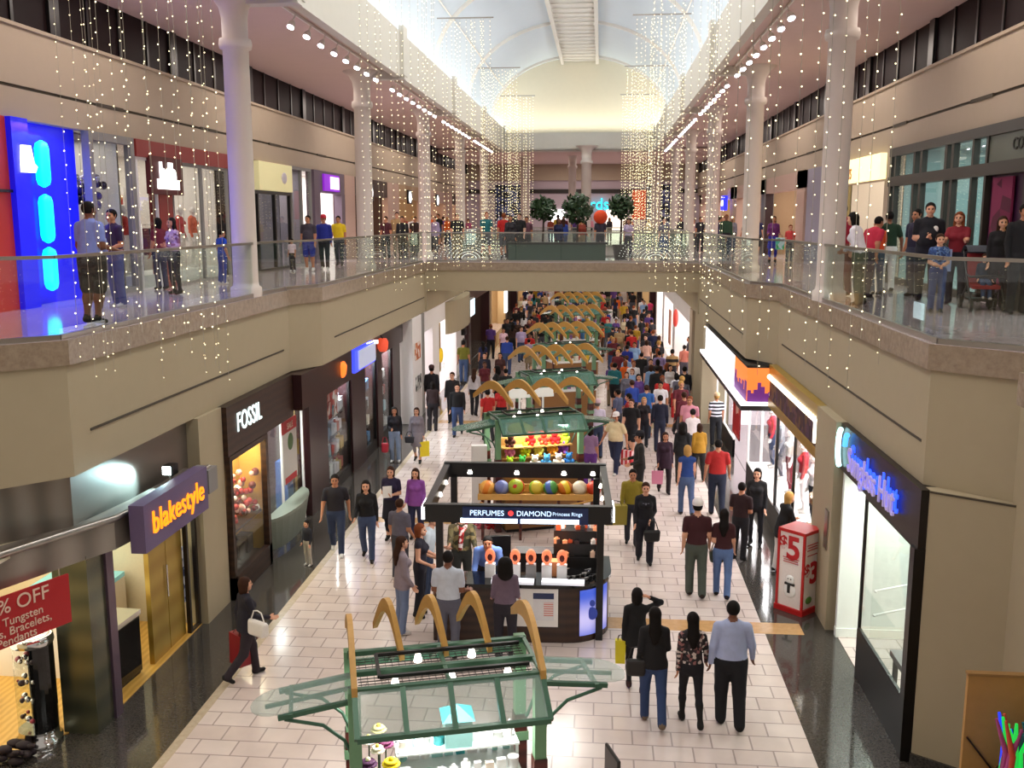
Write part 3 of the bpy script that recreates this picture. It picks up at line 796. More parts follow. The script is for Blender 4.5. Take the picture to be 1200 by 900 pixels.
M_bz = wave_mat('green_bronze', '#55594a', '#6c6c56', .8, .24, 'Z', 2, .6)
pier('bronze', -1, -7.38, -6.88, 12.15, 12.78, 0, 2.6, M_bz); pier('purple_edge', -1, -6.89, -6.84, 12.6, 12.8, 0, 2.6, mat('purple_steel', '#6a5768', .3, .6))
dp = empty('double_door', 'pair of tall gold door panels right of the entrance under the sign', 'door', (-7.1, 14.3, 0))
for k in range(2): o = MB(); o.box(-.04, .04, k*.62, k*.62+.6, .02, 2.5); o.build('panel', M_gold, dp)
o = MB(); o.tube([(.07, .56, .95), (.07, .56, 1.5)], .015); o.build('handle', M_chrome, dp)
shopfront('narrow dark window between gold door panels and cream pier', -1, -7.0, 15.52, 15.95, 0, 2.55, M_dark, 1)
poster('blue patterned poster low behind the narrow dark window', -1, -7.15, 15.55, 15.9, .5, 1.5, blotch_mat('blue_print', ['#b9c4dd', '#3b4a78', '#e8e8f0', '#56607c'], 9))
cs = empty('display_case', 'white glass topped counter of sunglasses inside the entrance', 'counter', (-8.6, 15.0, 0), R(0))
o = MB(); o.box(-.9, .35, -1.3, .8, 0, .92); o.build('base', M_lit, cs); o = MB(); o.box(-.9, .35, -1.3, .8, .92, 1.0); o.build('top', mat('teal_glass_top', '#7fc4c8', .1, emit=.25), cs)
for k in range(4):
    g = empty('sunglasses', ['black sunglasses lying first on the white counter', 'tortoiseshell sunglasses lying second on the white counter', 'red framed sunglasses lying third on the white counter', 'white framed sunglasses lying last on the white counter'][k], 'sunglasses', (-8.45, 14.0+.42*k, 1.0), R(90))
    fm = mat('frame_%d' % k, ['#141010', '#5a3418', '#b0301e', '#e8e4dc'][k], .3)
    for sx in (-1, 1): q = MB(); q.ball((sx*.05, 0, .03), .042, 10, 6, 0, (1, .25, .8)); q.build('lens', M_blk, g)
    q = MB(); q.tube([(-.1, 0, .045), (-.02, -.01, .05), (.02, -.01, .05), (.1, 0, .045)], .009, 6); q.tube([(-.1, 0, .045), (-.1, .12, .02)], .006, 5); q.tube([(.1, 0, .045), (.1, .12, .02)], .006, 5); q.build('frame', fm, g)
bc = empty('display_case', 'low black glossy display case beside the bronze pillar', 'counter', (-7.45, 13.55, 0), R(-4))
o = MB(); o.box(-.28, .28, -.5, .5, .06, .98); o.build('body', mat('black_gloss', '#0b0b0c', .06), bc); o = MB(); o.box(-.3, .3, -.52, .52, .98, 1.06); o.build('top', M_chrome, bc)
o = MB(); o.box(-.26, .26, -.48, .48, 0, .06); o.build('plinth', M_brown, bc)
jw = empty('wall_showcase', 'brightly lit wall case full of small jewellery', 'showcase', (-9.1, 11.75, 0), R(0))
o = MB(); o.box(-.3, .1, -1.2, 1.2, .5, 2.4); o.build('case', glow('case', '#fff6dd', 1.6), jw); o = MB(); o.box(-.35, .2, -1.25, 1.25, 0, .5); o.build('plinth', M_grey, jw)
o = MB()
for z in range(8):
    for k in range(9): o.cbox((.11, -1.05+.26*k, .7+.21*z), (.03, .09, .06))
o.build('jewellery_trays', mat('silver_trays', '#8c8a80', .4), jw)['kind'] = 'stuff'
tw = empty('display_tower', 'round black display tower with a glass side full of trinkets', 'display', (-7.62, 11.95, 0))
o = MB(); o.lathe([(.3, 0), (.3, .06), (.26, .08), (.26, .2)], n=28); o.build('base', M_chrome, tw)
o = MB(); n = 16; ang = [R(-60+200*i/n) for i in range(n+1)]
for i in range(n): o.prism([(.26*math.cos(ang[i]), .26*math.sin(ang[i])), (.26*math.cos(ang[i+1]), .26*math.sin(ang[i+1])), (.2*math.cos(ang[i+1]), .2*math.sin(ang[i+1])), (.2*math.cos(ang[i]), .2*math.sin(ang[i]))], .2, 1.42)
o.build('back_shell', mat('black_gloss', '#0b0b0c', .06), tw)
o = MB(); ang = [R(140+160*i/n) for i in range(n+1)]
o.strip([(.255*math.cos(a), .255*math.sin(a), 1.42) for a in ang], [(.255*math.cos(a), .255*math.sin(a), .2) for a in ang]); o.build('glass_side', M_sglass, tw)
for k in range(4): o = MB(); o.lathe([(.24, .3+.28*k), (.24, .315+.28*k)], n=20); o.build('shelf', M_sglass, tw)
o = MB(); rnd = random.Random(3)
for k in range(26): a = rnd.uniform(2.3, 5.2); r_ = rnd.uniform(.12, .21); o.ball((r_*math.cos(a), r_*math.sin(a), .36+.28*rnd.randrange(4)), rnd.uniform(.02, .045), 7, 5, rnd.randrange(3))
o.build('trinkets', [mat('trinket_red', '#a03a4a', .3), mat('trinket_silver', '#d5d5d8', .2, .8), mat('trinket_dark', '#33202b', .3)], tw)['kind'] = 'stuff'
o = MB(); o.lathe([(.27, 1.42), (.28, 1.46), (.27, 1.54), (.22, 1.55), (.2, 1.5)], n=28); o.build('rim', M_chrome, tw)
fb = MB(); rnd = random.Random(5)
for k in range(16): fb.ball((rnd.uniform(-.2, .2), rnd.uniform(-.16, .16), rnd.uniform(.06, .2)), rnd.uniform(.05, .1), 8, 5, 0, (1.2, .8, .6))
tag(fb.build('flower_bunch', mat('dark_petals', '#1f1119', .8, var=.4), None, (-7.62, 11.42, 0.0)), 'bunch of dark artificial flowers on the floor by the black tower', 'flowers')
rs = empty('sale_banner', 'red hanging banner advertising tungsten bracelets and pendants', 'banner', (-7.12, 11.1, 2.2), math.atan2(1.0, .45))
o = MB(); o.box(-.95, .62, -.012, .012, -.32, .34); o.build('panel', mat('banner_red', '#b3161c', .5), rs)
M_bt = mat('banner_text', '#e8c9b4', .5)
for body, z, sz in (('50% OFF', .2, .26), ('All Tungsten', .0, .15), ('Rings, Bracelets,', -.13, .15), ('Pendants', -.25, .15)): text('lettering', body, sz, M_bt, rs, (-.16, -.02, z), (PI/2, 0, 0), ext=.004)
for x in (-.8, .5): o = MB(); o.tube([(x, 0, .34), (x, 0, .45)], .008, 5); o.build('hanger', M_metal, rs)
pier('cream_left', -1, -7.3, -6.84, 15.97, 17.02, 0, ZS, M_fas)

# ---- lower left 2: FOSSIL shop
room('watch', -1, -6.85, 17.05, 22.4, 0, 2.85, 4.5, mat('shop_tanwall', '#a88a52', .6), M_gran, 130, (1, .9, .75))
sg = empty('shop_sign', 'dark brown sign box with white FOSSIL lettering', 'sign', (-6.85, 17.03, 3.25))
o = MB(); o.box(-.45, .1, 0, 3.9, -.46, .465); o.build('sign_box', M_brown, sg); ltext('FOSSIL', .52, glow('fossil', '#eaffff', 1.35), sg, (.11, 1.15, .06), ext=.008, sx=.84, sp=1.06)
wc = empty('window_case', 'brown framed display case of red and white goods under the FOSSIL sign', 'showcase', (-6.8, 17.06, 0))
o = MB(); o.box(-.06, .06, 0, .12, 0, 2.78); o.box(-.06, .06, 1.95, 2.1, 0, 2.78); o.box(-.6, .06, 0, 2.1, 0, .34); o.box(-.06, .06, 0, 2.1, .34, .44); o.box(-.06, .06, .12, 1.95, 2.68, 2.78); o.build('frame', M_brown, wc)
o = MB(); o.box(-.6, -.54, .0, 2.1, .34, 2.78); o.box(-.6, -.06, 2.02, 2.1, .34, 2.78); o.build('back_panel', mat('gold_felt', '#b98d3a', .6), wc); o = MB(); o.box(-.006, .006, .12, 1.95, .44, 2.68); o.build('pane', M_sglass, wc)
o = MB(); o.box(-.54, -.1, .1, 2.0, 1.15, 1.2); o.build('shelf', M_brown, wc)
rnd = random.Random(11); o = MB()
for k in range(95): o.ball((rnd.uniform(-.46, -.12), rnd.uniform(.12, 1.9), 1.24+abs(rnd.gauss(0, .36))), rnd.uniform(.04, .085), 7, 5, (0, 1, 1, 2, 3)[rnd.randrange(5)])
o.build('blossom_display', [mat('blossom_white', '#fff2ea', .6), mat('blossom_red', '#a81f1f', .6), mat('blossom_pink', '#e4a99c', .6), mat('blossom_dark', '#5b1512', .6)], wc)['kind'] = 'stuff'
for k, y in enumerate((.5, .95, 1.4)): q = MB(); q.box(-.45, -.2, y, y+.3, .44, .7+.05*k); q.build('gift_box', M_brown, wc)
area((-7.08, 18.1, 2.66), DOWN, .3, 1.6, 60, (1, .88, .6), 'case_light')
area((-7.6, 20.7, 2.8), DOWN, .6, 2.6, 110, (.95, 1, 1), 'front_light')
wf = shopfront('white lit glass front beside the FOSSIL display case', -1, -7.0, 19.2, 22.3, 0, 2.8, M_lit, 2, None, .05)
o = MB(); ang = [R(-90+180*i/12) for i in range(13)]
o.strip([(-6.98+.42*math.cos(a), 20.7+1.35*math.sin(a), .8) for a in ang], [(-6.98+.28*math.cos(a), 20.7+1.15*math.sin(a), .1) for a in ang]); o.prism([(-6.98+.42*math.cos(a), 20.7+1.35*math.sin(a)) for a in ang], .78, .84)
tag(o.build('curved_counter', mat('pale_green_white', '#7f877a', .4)), 'pale bow fronted counter low in front of the white glass shop front', 'counter')
po = poster('tall sale poster with a green badge on the white glass front', -1, -6.93, 20.6, 21.6, 1.25, 2.65, mat('poster_grey', '#c9c4bc', .6))
o = MB(); o.box(-.006, .02, 0, 1.0, 1.15, 1.42); b_ = o.build('poster_band', mat('banner_red', '#b3161c', .5), po, (-6.93, 20.6, 1.25)); text('lettering', 'SALE', .2, M_bt, po, (-6.9, 21.1, 2.53), RT, ext=.004)
o = MB(); o.box(-.006, .02, .1, .9, .0, .14); o.build('poster_foot', mat('banner_red', '#b3161c', .5), po, (-6.93, 20.6, 1.25)); o = MB(); o.ball((0, 0, 0), .2, 14, 8, 0, (.12, 1, 1)); o.build('badge', mat('badge_green', '#4a6a3a', .5), po, (-6.92, 21.15, 2.15))
for k, (y, c) in enumerate(((20.0, '#2c4a8a'), (21.9, '#3a5a98'))):
    q = MB(); q.box(-.15, .15, -.2, .2, 0, .9); q.box(-.14, .14, -.19, .19, .9, 1.5)
    tag(q.build('jeans_stack', cloth(c), None, (-7.35, y, .012)), ['nearer stack of blue jeans behind the white glass front', 'farther stack of blue jeans behind the white glass front'][k], 'clothes')

# ---- lower left 3: dark maroon shop with three lit windows
o = MB(); o.box(-7.35, -6.55, 20.95, 25.4, 2.9, 3.7); o.box(-7.35, -6.75, 25.4, 33.2, 2.95, 3.7); struct(o.build('wall_maroon_header', M_mar))
room('maroon', -1, -6.9, 22.45, 33.15, 0, 2.95, 4.0, mat('maroon_inside', '#3a2a30', .6), M_gran, 0)
for k, (y0, y1) in enumerate(((22.45, 24.0), (26.5, 28.1), (29.7, 30.4), (32.0, 33.2))): pier('maroon', -1, -7.4, -6.86, y0, y1, 0, 3.0, M_mar)
cols = [['#e8e4ee', '#b85a50', '#4a7a88', '#d0d4e0', '#2f2a38', '#c8a860', '#8a9ab8', '#eef0f4'], ['#5a9ad8', '#e8b040', '#d8e8f8', '#204878', '#101018', '#f0e8e0'], ['#f0f0f0', '#b03030', '#a8d0e0', '#2a2a30', '#e8e8ec']]
wl = ['first lit window of the dark maroon shop, packed with bright clothes', 'second lit window of the dark maroon shop, blue above gold bags', 'third lit window of the dark maroon shop, white with red']
for k, (y0, y1, pw) in enumerate(((24.0, 26.5, 420), (28.1, 29.7, 280), (30.4, 32.0, 360))):
    shopfront(wl[k], -1, -6.95, y0+.02, y1-.02, 0, 2.93, M_blk, 1, None, .08, .25)
    o = MB(); o.box(-7.4, -7.34, y0, y1, .05, 2.9); struct(o.build('wall_window_back', mat('window_back_%d' % k, ['#b9b4bc', '#7a98bc', '#e0e0e4'][k], .6)))
    area((-7.14, (y0+y1)/2, 2.9), DOWN, .28, y1-y0-.2, pw*.5, (.95, .97, 1), 'window_light')
    rnd = random.Random(40+k); n = 0
    for z in (.3, .85, 1.4, 1.95):
        y = y0+.2
        while y < y1-.3:
            w_ = rnd.uniform(.16, .3); c = rnd.choice(cols[k]); q = MB(); h_ = rnd.uniform(.28, .46)
            q.prism([(-.1, -w_/2), (.1, -w_/2), (.1, w_/2), (-.1, w_/2)], 0, h_*.8); q.tube([(0, -w_*.3, h_*.8), (0, -w_*.2, h_), (0, w_*.2, h_), (0, w_*.3, h_*.8)], .012, 5)
            g = q.build('handbag', mat('bag_'+c[1:], c, .6), None, (rnd.uniform(-7.2, -7.12), y+w_/2, z)); y += w_+.06; n += 1
            tag(g, ['bag shown in the first lit window of the maroon shop', 'bag shown in the second lit window of the maroon shop', 'bag shown in the third lit window of the maroon shop'][k], 'bag', 'bags in maroon window %d' % (k+1))
        q = MB(); q.box(-7.34, -7.0, y0+.05, y1-.05, z-.03, z-.005); struct(q.build('trim_shelf', M_sglass))
poster('red poster high in the first maroon window', -1, -7.05, 24.6, 25.7, 1.9, 2.6, blotch_mat('red_print', ['#b5423c', '#d8a8a0', '#8e2a2a', '#e6dcd8'], 5))
sg = empty('shop_sign', 'blue edged white sign box above the dark maroon shop', 'sign', (-6.6, 25.7, 3.3)); o = MB(); o.box(-.16, .06, 0, 2.4, -.3, .3); o.build('sign_box', glow('blue_edge', '#3a48ff', 1.6), sg)
o = MB(); o.box(.05, .09, .35, 2.35, -.26, .26); o.build('face', mat('sign_face', '#b9bfd8', .4, emit=.45), sg)
o = MB(); o.tube([(0, 1.6, .3), (.25, 1.6, .4)], .02); o.cbox((.28, 1.6, .36), (.1, .1, .1)); o.build('lamp', glow('white', '#ffffff', 2.2), sg)
for k, (y, c) in enumerate(((24.4, '#ff7a2a'), (29.4, '#c0442a'))):
    g = empty('wall_lamp', ['orange glowing lamp left of the blue edged sign', 'dull red glowing lamp right of the blue edged sign'][k], 'lamp', (-6.6, y, 3.3))
    q = MB(); q.lathe([(.1, -.2), (.16, -.1), (.18, .1), (.12, .2)], n=12); q.build('shade', glow('lamp%d' % k, c, 1.2), g); q = MB(); q.tube([(0, 0, .2), (-.1, 0, .35)], .02); q.build('bracket', M_blk, g)

# ---- lower left 4: bright white shop and curved cream portal
room('white', -1, -6.5, 33.25, 48, 0, 3.6, 3.6, mat('bright_wall', '#fbf6f6', .5, var=.01), M_tile, 420, (1, .97, 1))
for y0, y1, m in ((33.25, 35.0, mat('bright_wall', '#fbf6f6', .5, var=.01)), (35.0, 35.6, M_grey), (37.4, 38.9, mat('bright_wall', '#fbf6f6', .5, var=.01)), (43.6, 45.2, mat('bright_wall', '#fbf6f6', .5, var=.01))): pier('white', -1, -6.95, -6.42, y0, y1, 0, 3.71, m)
o = MB(); o.box(-6.7, -6.4, 35.6, 40.6, 3.0, 3.71); struct(o.build('trim_white_header', mat('bright_wall', '#fbf6f6', .5, var=.01)))
o = MB(); ang = [R(-90+180*i/14) for i in range(15)]; o.prism([(-6.4+.45*math.cos(a), 43.6+3.2*math.sin(a)) for a in ang], 2.35, 3.7); struct(o.build('trim_curved_portal', M_fas))
sg = empty('screen_sign', 'pale blue glowing sign on the end of the curved cream portal', 'sign', (-6.1, 46.2, 2.95)); o = MB(); o.box(-.08, .08, -.7, .9, -.4, .45); o.build('housing', M_grey, sg); o = MB(); o.box(.075, .1, -.65, .85, -.35, .4); o.box(-.06, .06, -.74, -.7, -.35, .4); o.build('face', glow('pale_blue', '#d8f4ff', 1.8), sg)
poster('framed orange picture on the first white pier', -1, -6.4, 33.6, 34.6, 2.2, 2.8, blotch_mat('orange_print', ['#d88a5a', '#f0e0d8', '#b85a3a'], 6)); poster('grey photograph on the first white pier', -1, -6.4, 33.7, 34.7, 1.1, 1.6, blotch_mat('grey_print', ['#888888', '#dddddd', '#444444'], 6))
for k in range(4):
    z = .5+.6*k; q = MB()
    q.box(-.12, .12, -.35, .35, 0, .3); q.tube([(0, -.2, .3), (0, 0, .42), (0, .2, .3)], .02, 6)
    tag(q.build('handbag', M_blk, None, (-6.42, 46.0, z)), ['lowest black bag on the white display wall', 'second black bag up on the white display wall', 'third black bag up on the white display wall', 'topmost black bag on the white display wall'][k], 'bag')
pier('white_end', -1, -6.9, -6.6, 45.2, 47.6, 0, 3.71, mat('bright_wall', '#fbf6f6', .5, var=.01))
sun = MB(); sun.ball((0, 0, 0), .32, 16, 10, 0, (.3, 1, 1)); tag(sun.build('round_ornament', mat('sun_yellow', '#f2c81e', .5, emit=.3), None, (-6.75, 41.3, 1.35)), 'round yellow ornament hanging in the white shop window', 'ornament')
q = MB(); q.box(-.02, .02, -.5, .5, 0, 2.1); tag(q.build('drape', mat('tan_drape', '#b09a70', .7), None, (-6.85, 41.3, .6)), 'tan drape behind the yellow ornament', 'drape')

# ---- lower right 1: opticians with the blue neon sign
room('optics', 1, 4.15, 12.55, 16.65, 0, 3.0, 3.4, mat('pale_green_wall', '#f2f6f0', .4, var=.02), M_tile, 120, (.95, 1, .93))
sg = empty('shop_sign', 'dark sign board with a lit arc and blue Sunglass Hut lettering', 'sign', (4.13, 14.55, 3.34))
o = MB(); o.box(-.03, .35, -2.1, 2.1, -.4, .375); o.build('sign_box', mat('sign_black_brown', '#170e0b', .35), sg)
o = MB(); o.tube([(-.09, 1.75+.22*math.cos(a), .3*math.sin(a)) for a in [R(90+180*i/10) for i in range(11)]][::-1] if 0 else [(-.09, 1.85+.16*math.cos(a), .31*math.sin(a)) for a in [R(-80+160*i/10) for i in range(11)]], .045, 8); o.build('arc', glow('arc', '#bff8ff', 3), sg)
o = MB(); o.tube([(-.09, 1.45+.12*math.cos(a), .05+.25*math.sin(a)) for a in [R(10+80*i/8) for i in range(9)]], .045, 8); o.build('short_arc', glow('arc2', '#4a9aff', 2.2), sg)
t_ = rtext('Sunglass Hut', .56, mat('lavender_face', '#a99ac8', .4, emit=.5), sg, (-.11, .0, -.06), ext=.015, sx=.88)
t2 = rtext('Sunglass Hut', .56, glow('neon_blue', '#2a50ff', 2.0), sg, (-.065, -.02, -.015), ext=.01, sx=.88, bold=.006)
fr = shopfront('black framed glass front of the shop with the blue sign', 1, 4.12, 12.62, 14.95, 0, 2.94, M_blk, 1, None, .045, .78)
pier('black_frame', 1, 4.06, 4.22, 12.44, 12.62, 0, 2.94, M_blk)
q = MB(); q.box(4.14, 5.6, 16.4, 16.5, .16, 2.98); q.box(4.13, 5.6, 16.38, 16.5, .0, .16); struct(q.build('wall_white_return', mat('pale_green_wall', '#f2f6f0', .4, var=.02)))
area((4.7, 15.5, 2.95), DOWN, .8, 1.2, 32, (.95, 1, .95), 'entrance_light')
dr = empty('door_leaf', 'open glass door with white bar handles under the blue sign', 'door', (4.3, 14.98, 0), R(-62))
o = MB(); o.box(-.008, .008, 0, 1.25, .03, 2.8); o.build('pane', M_sglass, dr)
for z in (.95, 1.35): q = MB(); q.tube([(-.06, .1, z), (-.06, 1.15, z)], .018); q.tube([(-.06, .1, z), (0, .1, z)], .012); q.tube([(-.06, 1.15, z), (0, 1.15, z)], .012); q.build('handle', M_lit, dr)
tb = empty('display_table', 'white display tray of small goods behind the black riser', 'table', (4.66, 13.25, .012))
o = MB(); o.box(-.4, .4, -.55, .55, .86, .95); o.build('tray', M_grey, tb)
for sx in (-1, 1):
    for sy in (-1, 1): q = MB(); q.box(sx*.33-.03, sx*.33+.03, sy*.48-.03, sy*.48+.03, 0, .86); q.build('leg', M_grey, tb)
rnd = random.Random(8)
for k in range(8): q = MB(); q.ball((0, 0, .02), .05, 8, 5, 0, (.5, 1, .4)); tag(q.build('sunglasses', M_blk, None, (4.41+.15*(k % 4), 12.95+.5*(k//4), .965)), 'pair of dark glasses lying on the white display tray', 'sunglasses', 'glasses on the white tray')
shelf_unit('white wall shelves of eyewear inside the pale green shop', (6.9, 14.6, .012), R(-90), 2.6, 2.2, 5, mat('eyewear', '#3a3a3a', .4), None, .3)
pier('cream_right', 1, 4.02, 4.6, 16.68, 18.15, 0, ZS, M_fas)
q = MB(); q.box(-.02, .02, -.12, .12, -.35, .35); tag(q.build('wall_plate', M_metal, None, (4.02, 16.95, 1.75)), 'small steel plate on the cream pier right of the sign stand', 'plate')
o = MB(); o.prism([(4.2, 12.42), (5.02, 11.86), (5.05, 3), (5.4, 3), (5.4, 12.6), (4.2, 12.6)], 0, ZS); struct(o.build('wall_right_lower', M_fas))
o = MB(); o.prism([(4.19, 12.415), (5.012, 11.853), (5.02, 11.87), (4.2, 12.44)], 3.69, 3.715); struct(o.build('trim_wall_joint', M_fasd))
o = MB(); o.prism([(4.17, 12.40), (5.0, 11.83), (5.02, 11.87), (4.2, 12.44)], .0, .14); struct(o.build('baseboard_right', M_gran))

# ---- lower right 2: bright clothes shop with the printed header
room('clothes', 1, 4.2, 18.2, 34.2, 0, 3.0, 3.8, mat('bright_pink_wall', '#fdf0f4', .5, var=.01), M_gran, 520, (1, .96, .98))
sg = empty('shop_sign', 'gold framed brown sign edged with scalloped white lights', 'sign', (4.08, 18.2, 3.2))
o = MB(); o.box(-.04, .3, 0, 5.3, .25, .51); o.box(-.04, .3, 0, 5.3, -.5, -.3); o.build('gold_frame', M_gold, sg)
o = MB(); o.box(-.02, .3, .05, 5.25, -.3, .25); o.build('panel', blotch_mat('brown_print', ['#4a2a2c', '#5e3a44', '#3a2030', '#6a4a30', '#50304a'], 5), sg)
o = MB()
for k in range(26): o.ball((-.05, .15+.2*k, .23), .06, 8, 5)
o.tube([(-.05, .06, .2), (-.05, .06, -.2)], .045, 8); o.build('scallop_lights', glow('scallop', '#fff4e0', 3), sg)
hd = empty('printed_header', 'white glowing header with an orange and purple skyline picture at its near end', 'sign', (3.56, 23.6, 2.68))
o = MB(); o.box(0, .62, 0, 9.6, .1, .92); o.build('light_box', glow('header', '#fdfdff', 1.5), hd)
o = MB(); o.box(-.16, .62, -.12, 9.7, -.1, .02); o.box(-.02, .62, -.02, 9.6, .92, .98); o.build('black_edges', M_blk, hd)
o = MB(); o.box(-.16, .62, -.12, 9.7, .02, .1); o.build('white_ledge', glow('header', '#fdfdff', 1.5), hd)
o = MB(); o.box(-.015, .0, .0, 2.2, .1, .92, 0); o.box(-.015, .63, -.015, 0, .1, .92, 0); rnd = random.Random(2)
y = .02
while y < 2.1:
    w_ = rnd.uniform(.12, .34); h_ = rnd.uniform(.2, .5); o.box(-.022, -.014, y, min(y+w_, 2.18), .1, .1+h_, 1); y += w_
x = 0
while x < .58: w_ = rnd.uniform(.06, .12); o.box(x, min(x+w_, .62), -.022, -.014, .1, .1+rnd.uniform(.2, .5), 1); x += w_
o.build('skyline_print', [glow('sunset', '#f08038', .9), glow('city', '#6a2a7a', .6)], hd)
o = MB(); o.box(.58, .63, -.06, -.015, .1, .92); o.build('end_light', glow('pinkwhite', '#ffd8d0', 2), hd)
for k, (y0, y1, lb) in enumerate(((18.3, 22.4, 'nearest display window of the bright clothes shop'), (22.4, 26.6, 'middle display window of the bright clothes shop'), (29.4, 33.9, 'farthest display window of the bright clothes shop'))):
    shopfront(lb, 1, 4.1, y0, y1, 0, 3.0, M_blk if k == 0 else M_lit, 2, None, .06, .55, M_blk)
for k, (y, t, b, f, lb) in enumerate(((19.6, '#8e1222', '#14141c', 80, 'mannequin in a dark red top nearest the cream pier'), (20.8, '#f6eef0', '#1c1c28', 95, 'mannequin in a white top beside the red one'), (21.9, '#b81c2c', '#f0e8ea', 85, 'mannequin in a red jacket and pale leggings'), (23.4, '#f8f4f6', '#8a2234', 100, 'mannequin in white with wine red leggings'), (24.8, '#8f9096', '#5a5a62', 90, 'mannequin in a grey tee and grey shorts'), (26.0, '#c43040', '#33405e', 90, 'mannequin in a red tee and blue trousers farthest back'))):
    mannequin(lb, (4.62, y, .56), f, t, b, .95)
area((4.75, 22.4, 2.9), DOWN, .8, 8, 420, (1, .95, .97), 'window_light'); area((5.2, 30, 2.9), DOWN, 1.2, 6, 260, (1, .95, .97), 'window_light')
o = MB(); o.box(4.15, 5.2, 18.25, 26.6, 0, .56); struct(o.build('trim_window_platform', M_lit))
poster('tall red poster at the entrance of the bright clothes shop', 1, 4.0, 27.6, 29.0, .9, 2.3, blotch_mat('red_white_print', ['#cf1f22', '#cf1f22', '#e8554a', '#cf1f22', '#f2c8b8'], 2.5), mat('poster_red', '#b4171c', .5))
cl = MB()
for k in range(16): cl.plate([(-.22, 0), (.22, 0), (.16, .62), (.05, .68), (-.05, .68), (-.16, .62)], k*.09, k*.09+.05, k % 4)
rk = empty('clothes_rack', 'rack of red and pink clothes behind the display windows', 'rack', (6.3, 20.2, .012)); cl.build('garments', [cloth('#c02a3a'), cloth('#e8b8c4'), cloth('#f4f0f2'), cloth('#5a3a6a')], rk, (0, 0, .75))['kind'] = 'stuff'
o = MB(); o.tube([(0, -.1, 0), (0, -.1, 1.45), (0, 1.5, 1.45), (0, 1.5, 0)], .02); o.build('rail', M_chrome, rk)
shelf_unit('tall shelves of pink and white boxes in the clothes shop', (7.6, 25, .012), R(-90), 3, 2.5, 5, blotch_mat('pink_goods', ['#f4c8d4', '#ffffff', '#d84a62', '#f0e0e6'], 4))
yw = MB(); yw.box(-.25, .25, -.4, .4, 0, .95); yw.box(-.3, .3, -.45, .45, .95, 1.02); tag(yw.build('counter', mat('yellow_counter', '#d8a83a', .5), None, (4.55, 18.75, .57)), 'yellow counter in the window corner by the cream pier', 'counter')
# price stand
st = empty('price_stand', 'white and red three sided stand reading $5 and $3 by the cream pier', 'stand', (3.72, 17.62, 0), R(45))
o = MB(); o.box(-.3, .3, -.3, .3, 0, .1); o.build('base', mat('stand_red', '#c01a1a', .5), st); o = MB(); o.box(-.26, .26, -.26, .26, .1, 1.5); o.build('body', mat('stand_white', '#f2e8e2', .5), st)
o = MB(); o.box(-.28, .28, -.28, .28, 1.5, 1.56)
for sx in (-1, 1):
    for sy in (-1, 1): o.box(sx*.265-.02, sx*.265+.02, sy*.265-.02, sy*.265+.02, .1, 1.5)
o.build('red_edges', mat('stand_red', '#c01a1a', .5), st); rd = mat('stand_text', '#c01a22', .5)
# local -y face turned 45 deg faces right-front, local -x face faces left-front
text('lettering', '$', .3, rd, st, (-.268, .17, 1.3), (PI/2, 0, -PI/2), ext=.004, bold=.008); text('lettering', '5', .6, rd, st, (-.268, -.04, 1.2), (PI/2, 0, -PI/2), ext=.004, bold=.016)
text('lettering', '$', .28, rd, st, (-.14, -.268, .84), (PI/2, 0, 0), ext=.004, bold=.008); text('lettering', '3', .56, rd, st, (.07, -.268, .74), (PI/2, 0, 0), ext=.004, bold=.016)
q = MB()
for z, w_ in ((1.02, .17), (.98, .15), (.94, .16)): q.box(-.272, -.264, -w_, w_, z, z+.012)
for z, w_ in ((1.3, .17), (1.25, .14), (1.2, .17), (1.1, .15)): q.box(-w_, w_, -.272, -.264, z, z+.014)
q.build('small_print', rd, st)
q = MB(); q.ball((0, 0, .0), .13, 12, 8, 0, (.15, 1, 1.1)); q.ball((0, 0, .2), .09, 12, 8, 0, (.2, 1, 1)); q.build('bear_picture', mat('bear_white', '#fdfaf6', .6), st, (-.265, 0, .42)); q = MB(); q.box(-.02, .02, -.1, .1, .1, .14); q.box(-.02, .02, -.02, .04, -.05, .1); q.ball((-.02, .03, .22), .012, 6, 4); q.ball((-.02, -.03, .22), .012, 6, 4); q.build('scarf_picture', M_blk, st, (-.268, 0, .42))
q = MB(); q.ball((0, 0, 0), .1, 10, 6, 0, (1, .2, .7)); q.build('holly_picture', mat('holly_green', '#5c8a3a', .6), st, (-.05, -.265, .25))

# ---- far lower shops
pier('tan_right', 1, 3.6, 4.6, 34.3, 38.5, 0, ZS, M_fas); pier('tan_fin', 1, 3.5, 4.2, 37.4, 38.5, 0, ZS, M_soff)
def far_shop(s, X, y0, y1, k, wallm, power, col, dark, lab, goods):
    room('far', s, X, y0, y1, 0, 3.6, 3.2, wallm, M_tile if not dark else M_gran, power, col)
    pier('far', s, X, X+s*.5, y0, y0+.9, 0, 3.71, M_mar if dark else wallm); pier('far', s, X, X+s*.5, y1-.5, y1, 0, 3.71, M_mar if dark else wallm)
    o = MB(); a, b = sorted((X, X+s*.3)); o.box(a, b, y0+.9, y1-.5, 3.0, 3.71); struct(o.build('trim_far_header', M_mar if dark else wallm))
    shelf_unit(lab, (X+s*2.6, (y0+y1)/2, .012), R(90 if s < 0 else -90), (y1-y0)*.6, 2.4, 5, goods, None if not dark else M_brown)
W1 = mat('bright_wall', '#fbf6f6', .5, var=.01); W2 = mat('warm_wall', '#c8a878', .6); W3 = mat('brown_wall', '#4a3228', .6)
G1 = blotch_mat('mixed_goods', ['#c04040', '#e8e0d8', '#405a90', '#d8b050', '#303030', '#a0c0c8'], 5); G2 = blotch_mat('gold_goods', ['#e8b860', '#8a5a30', '#f0e8d8', '#503020'], 5)
ordn = ['first', 'second', 'third', 'fourth', 'fifth', 'sixth', 'seventh', 'eighth']
y = 48.1
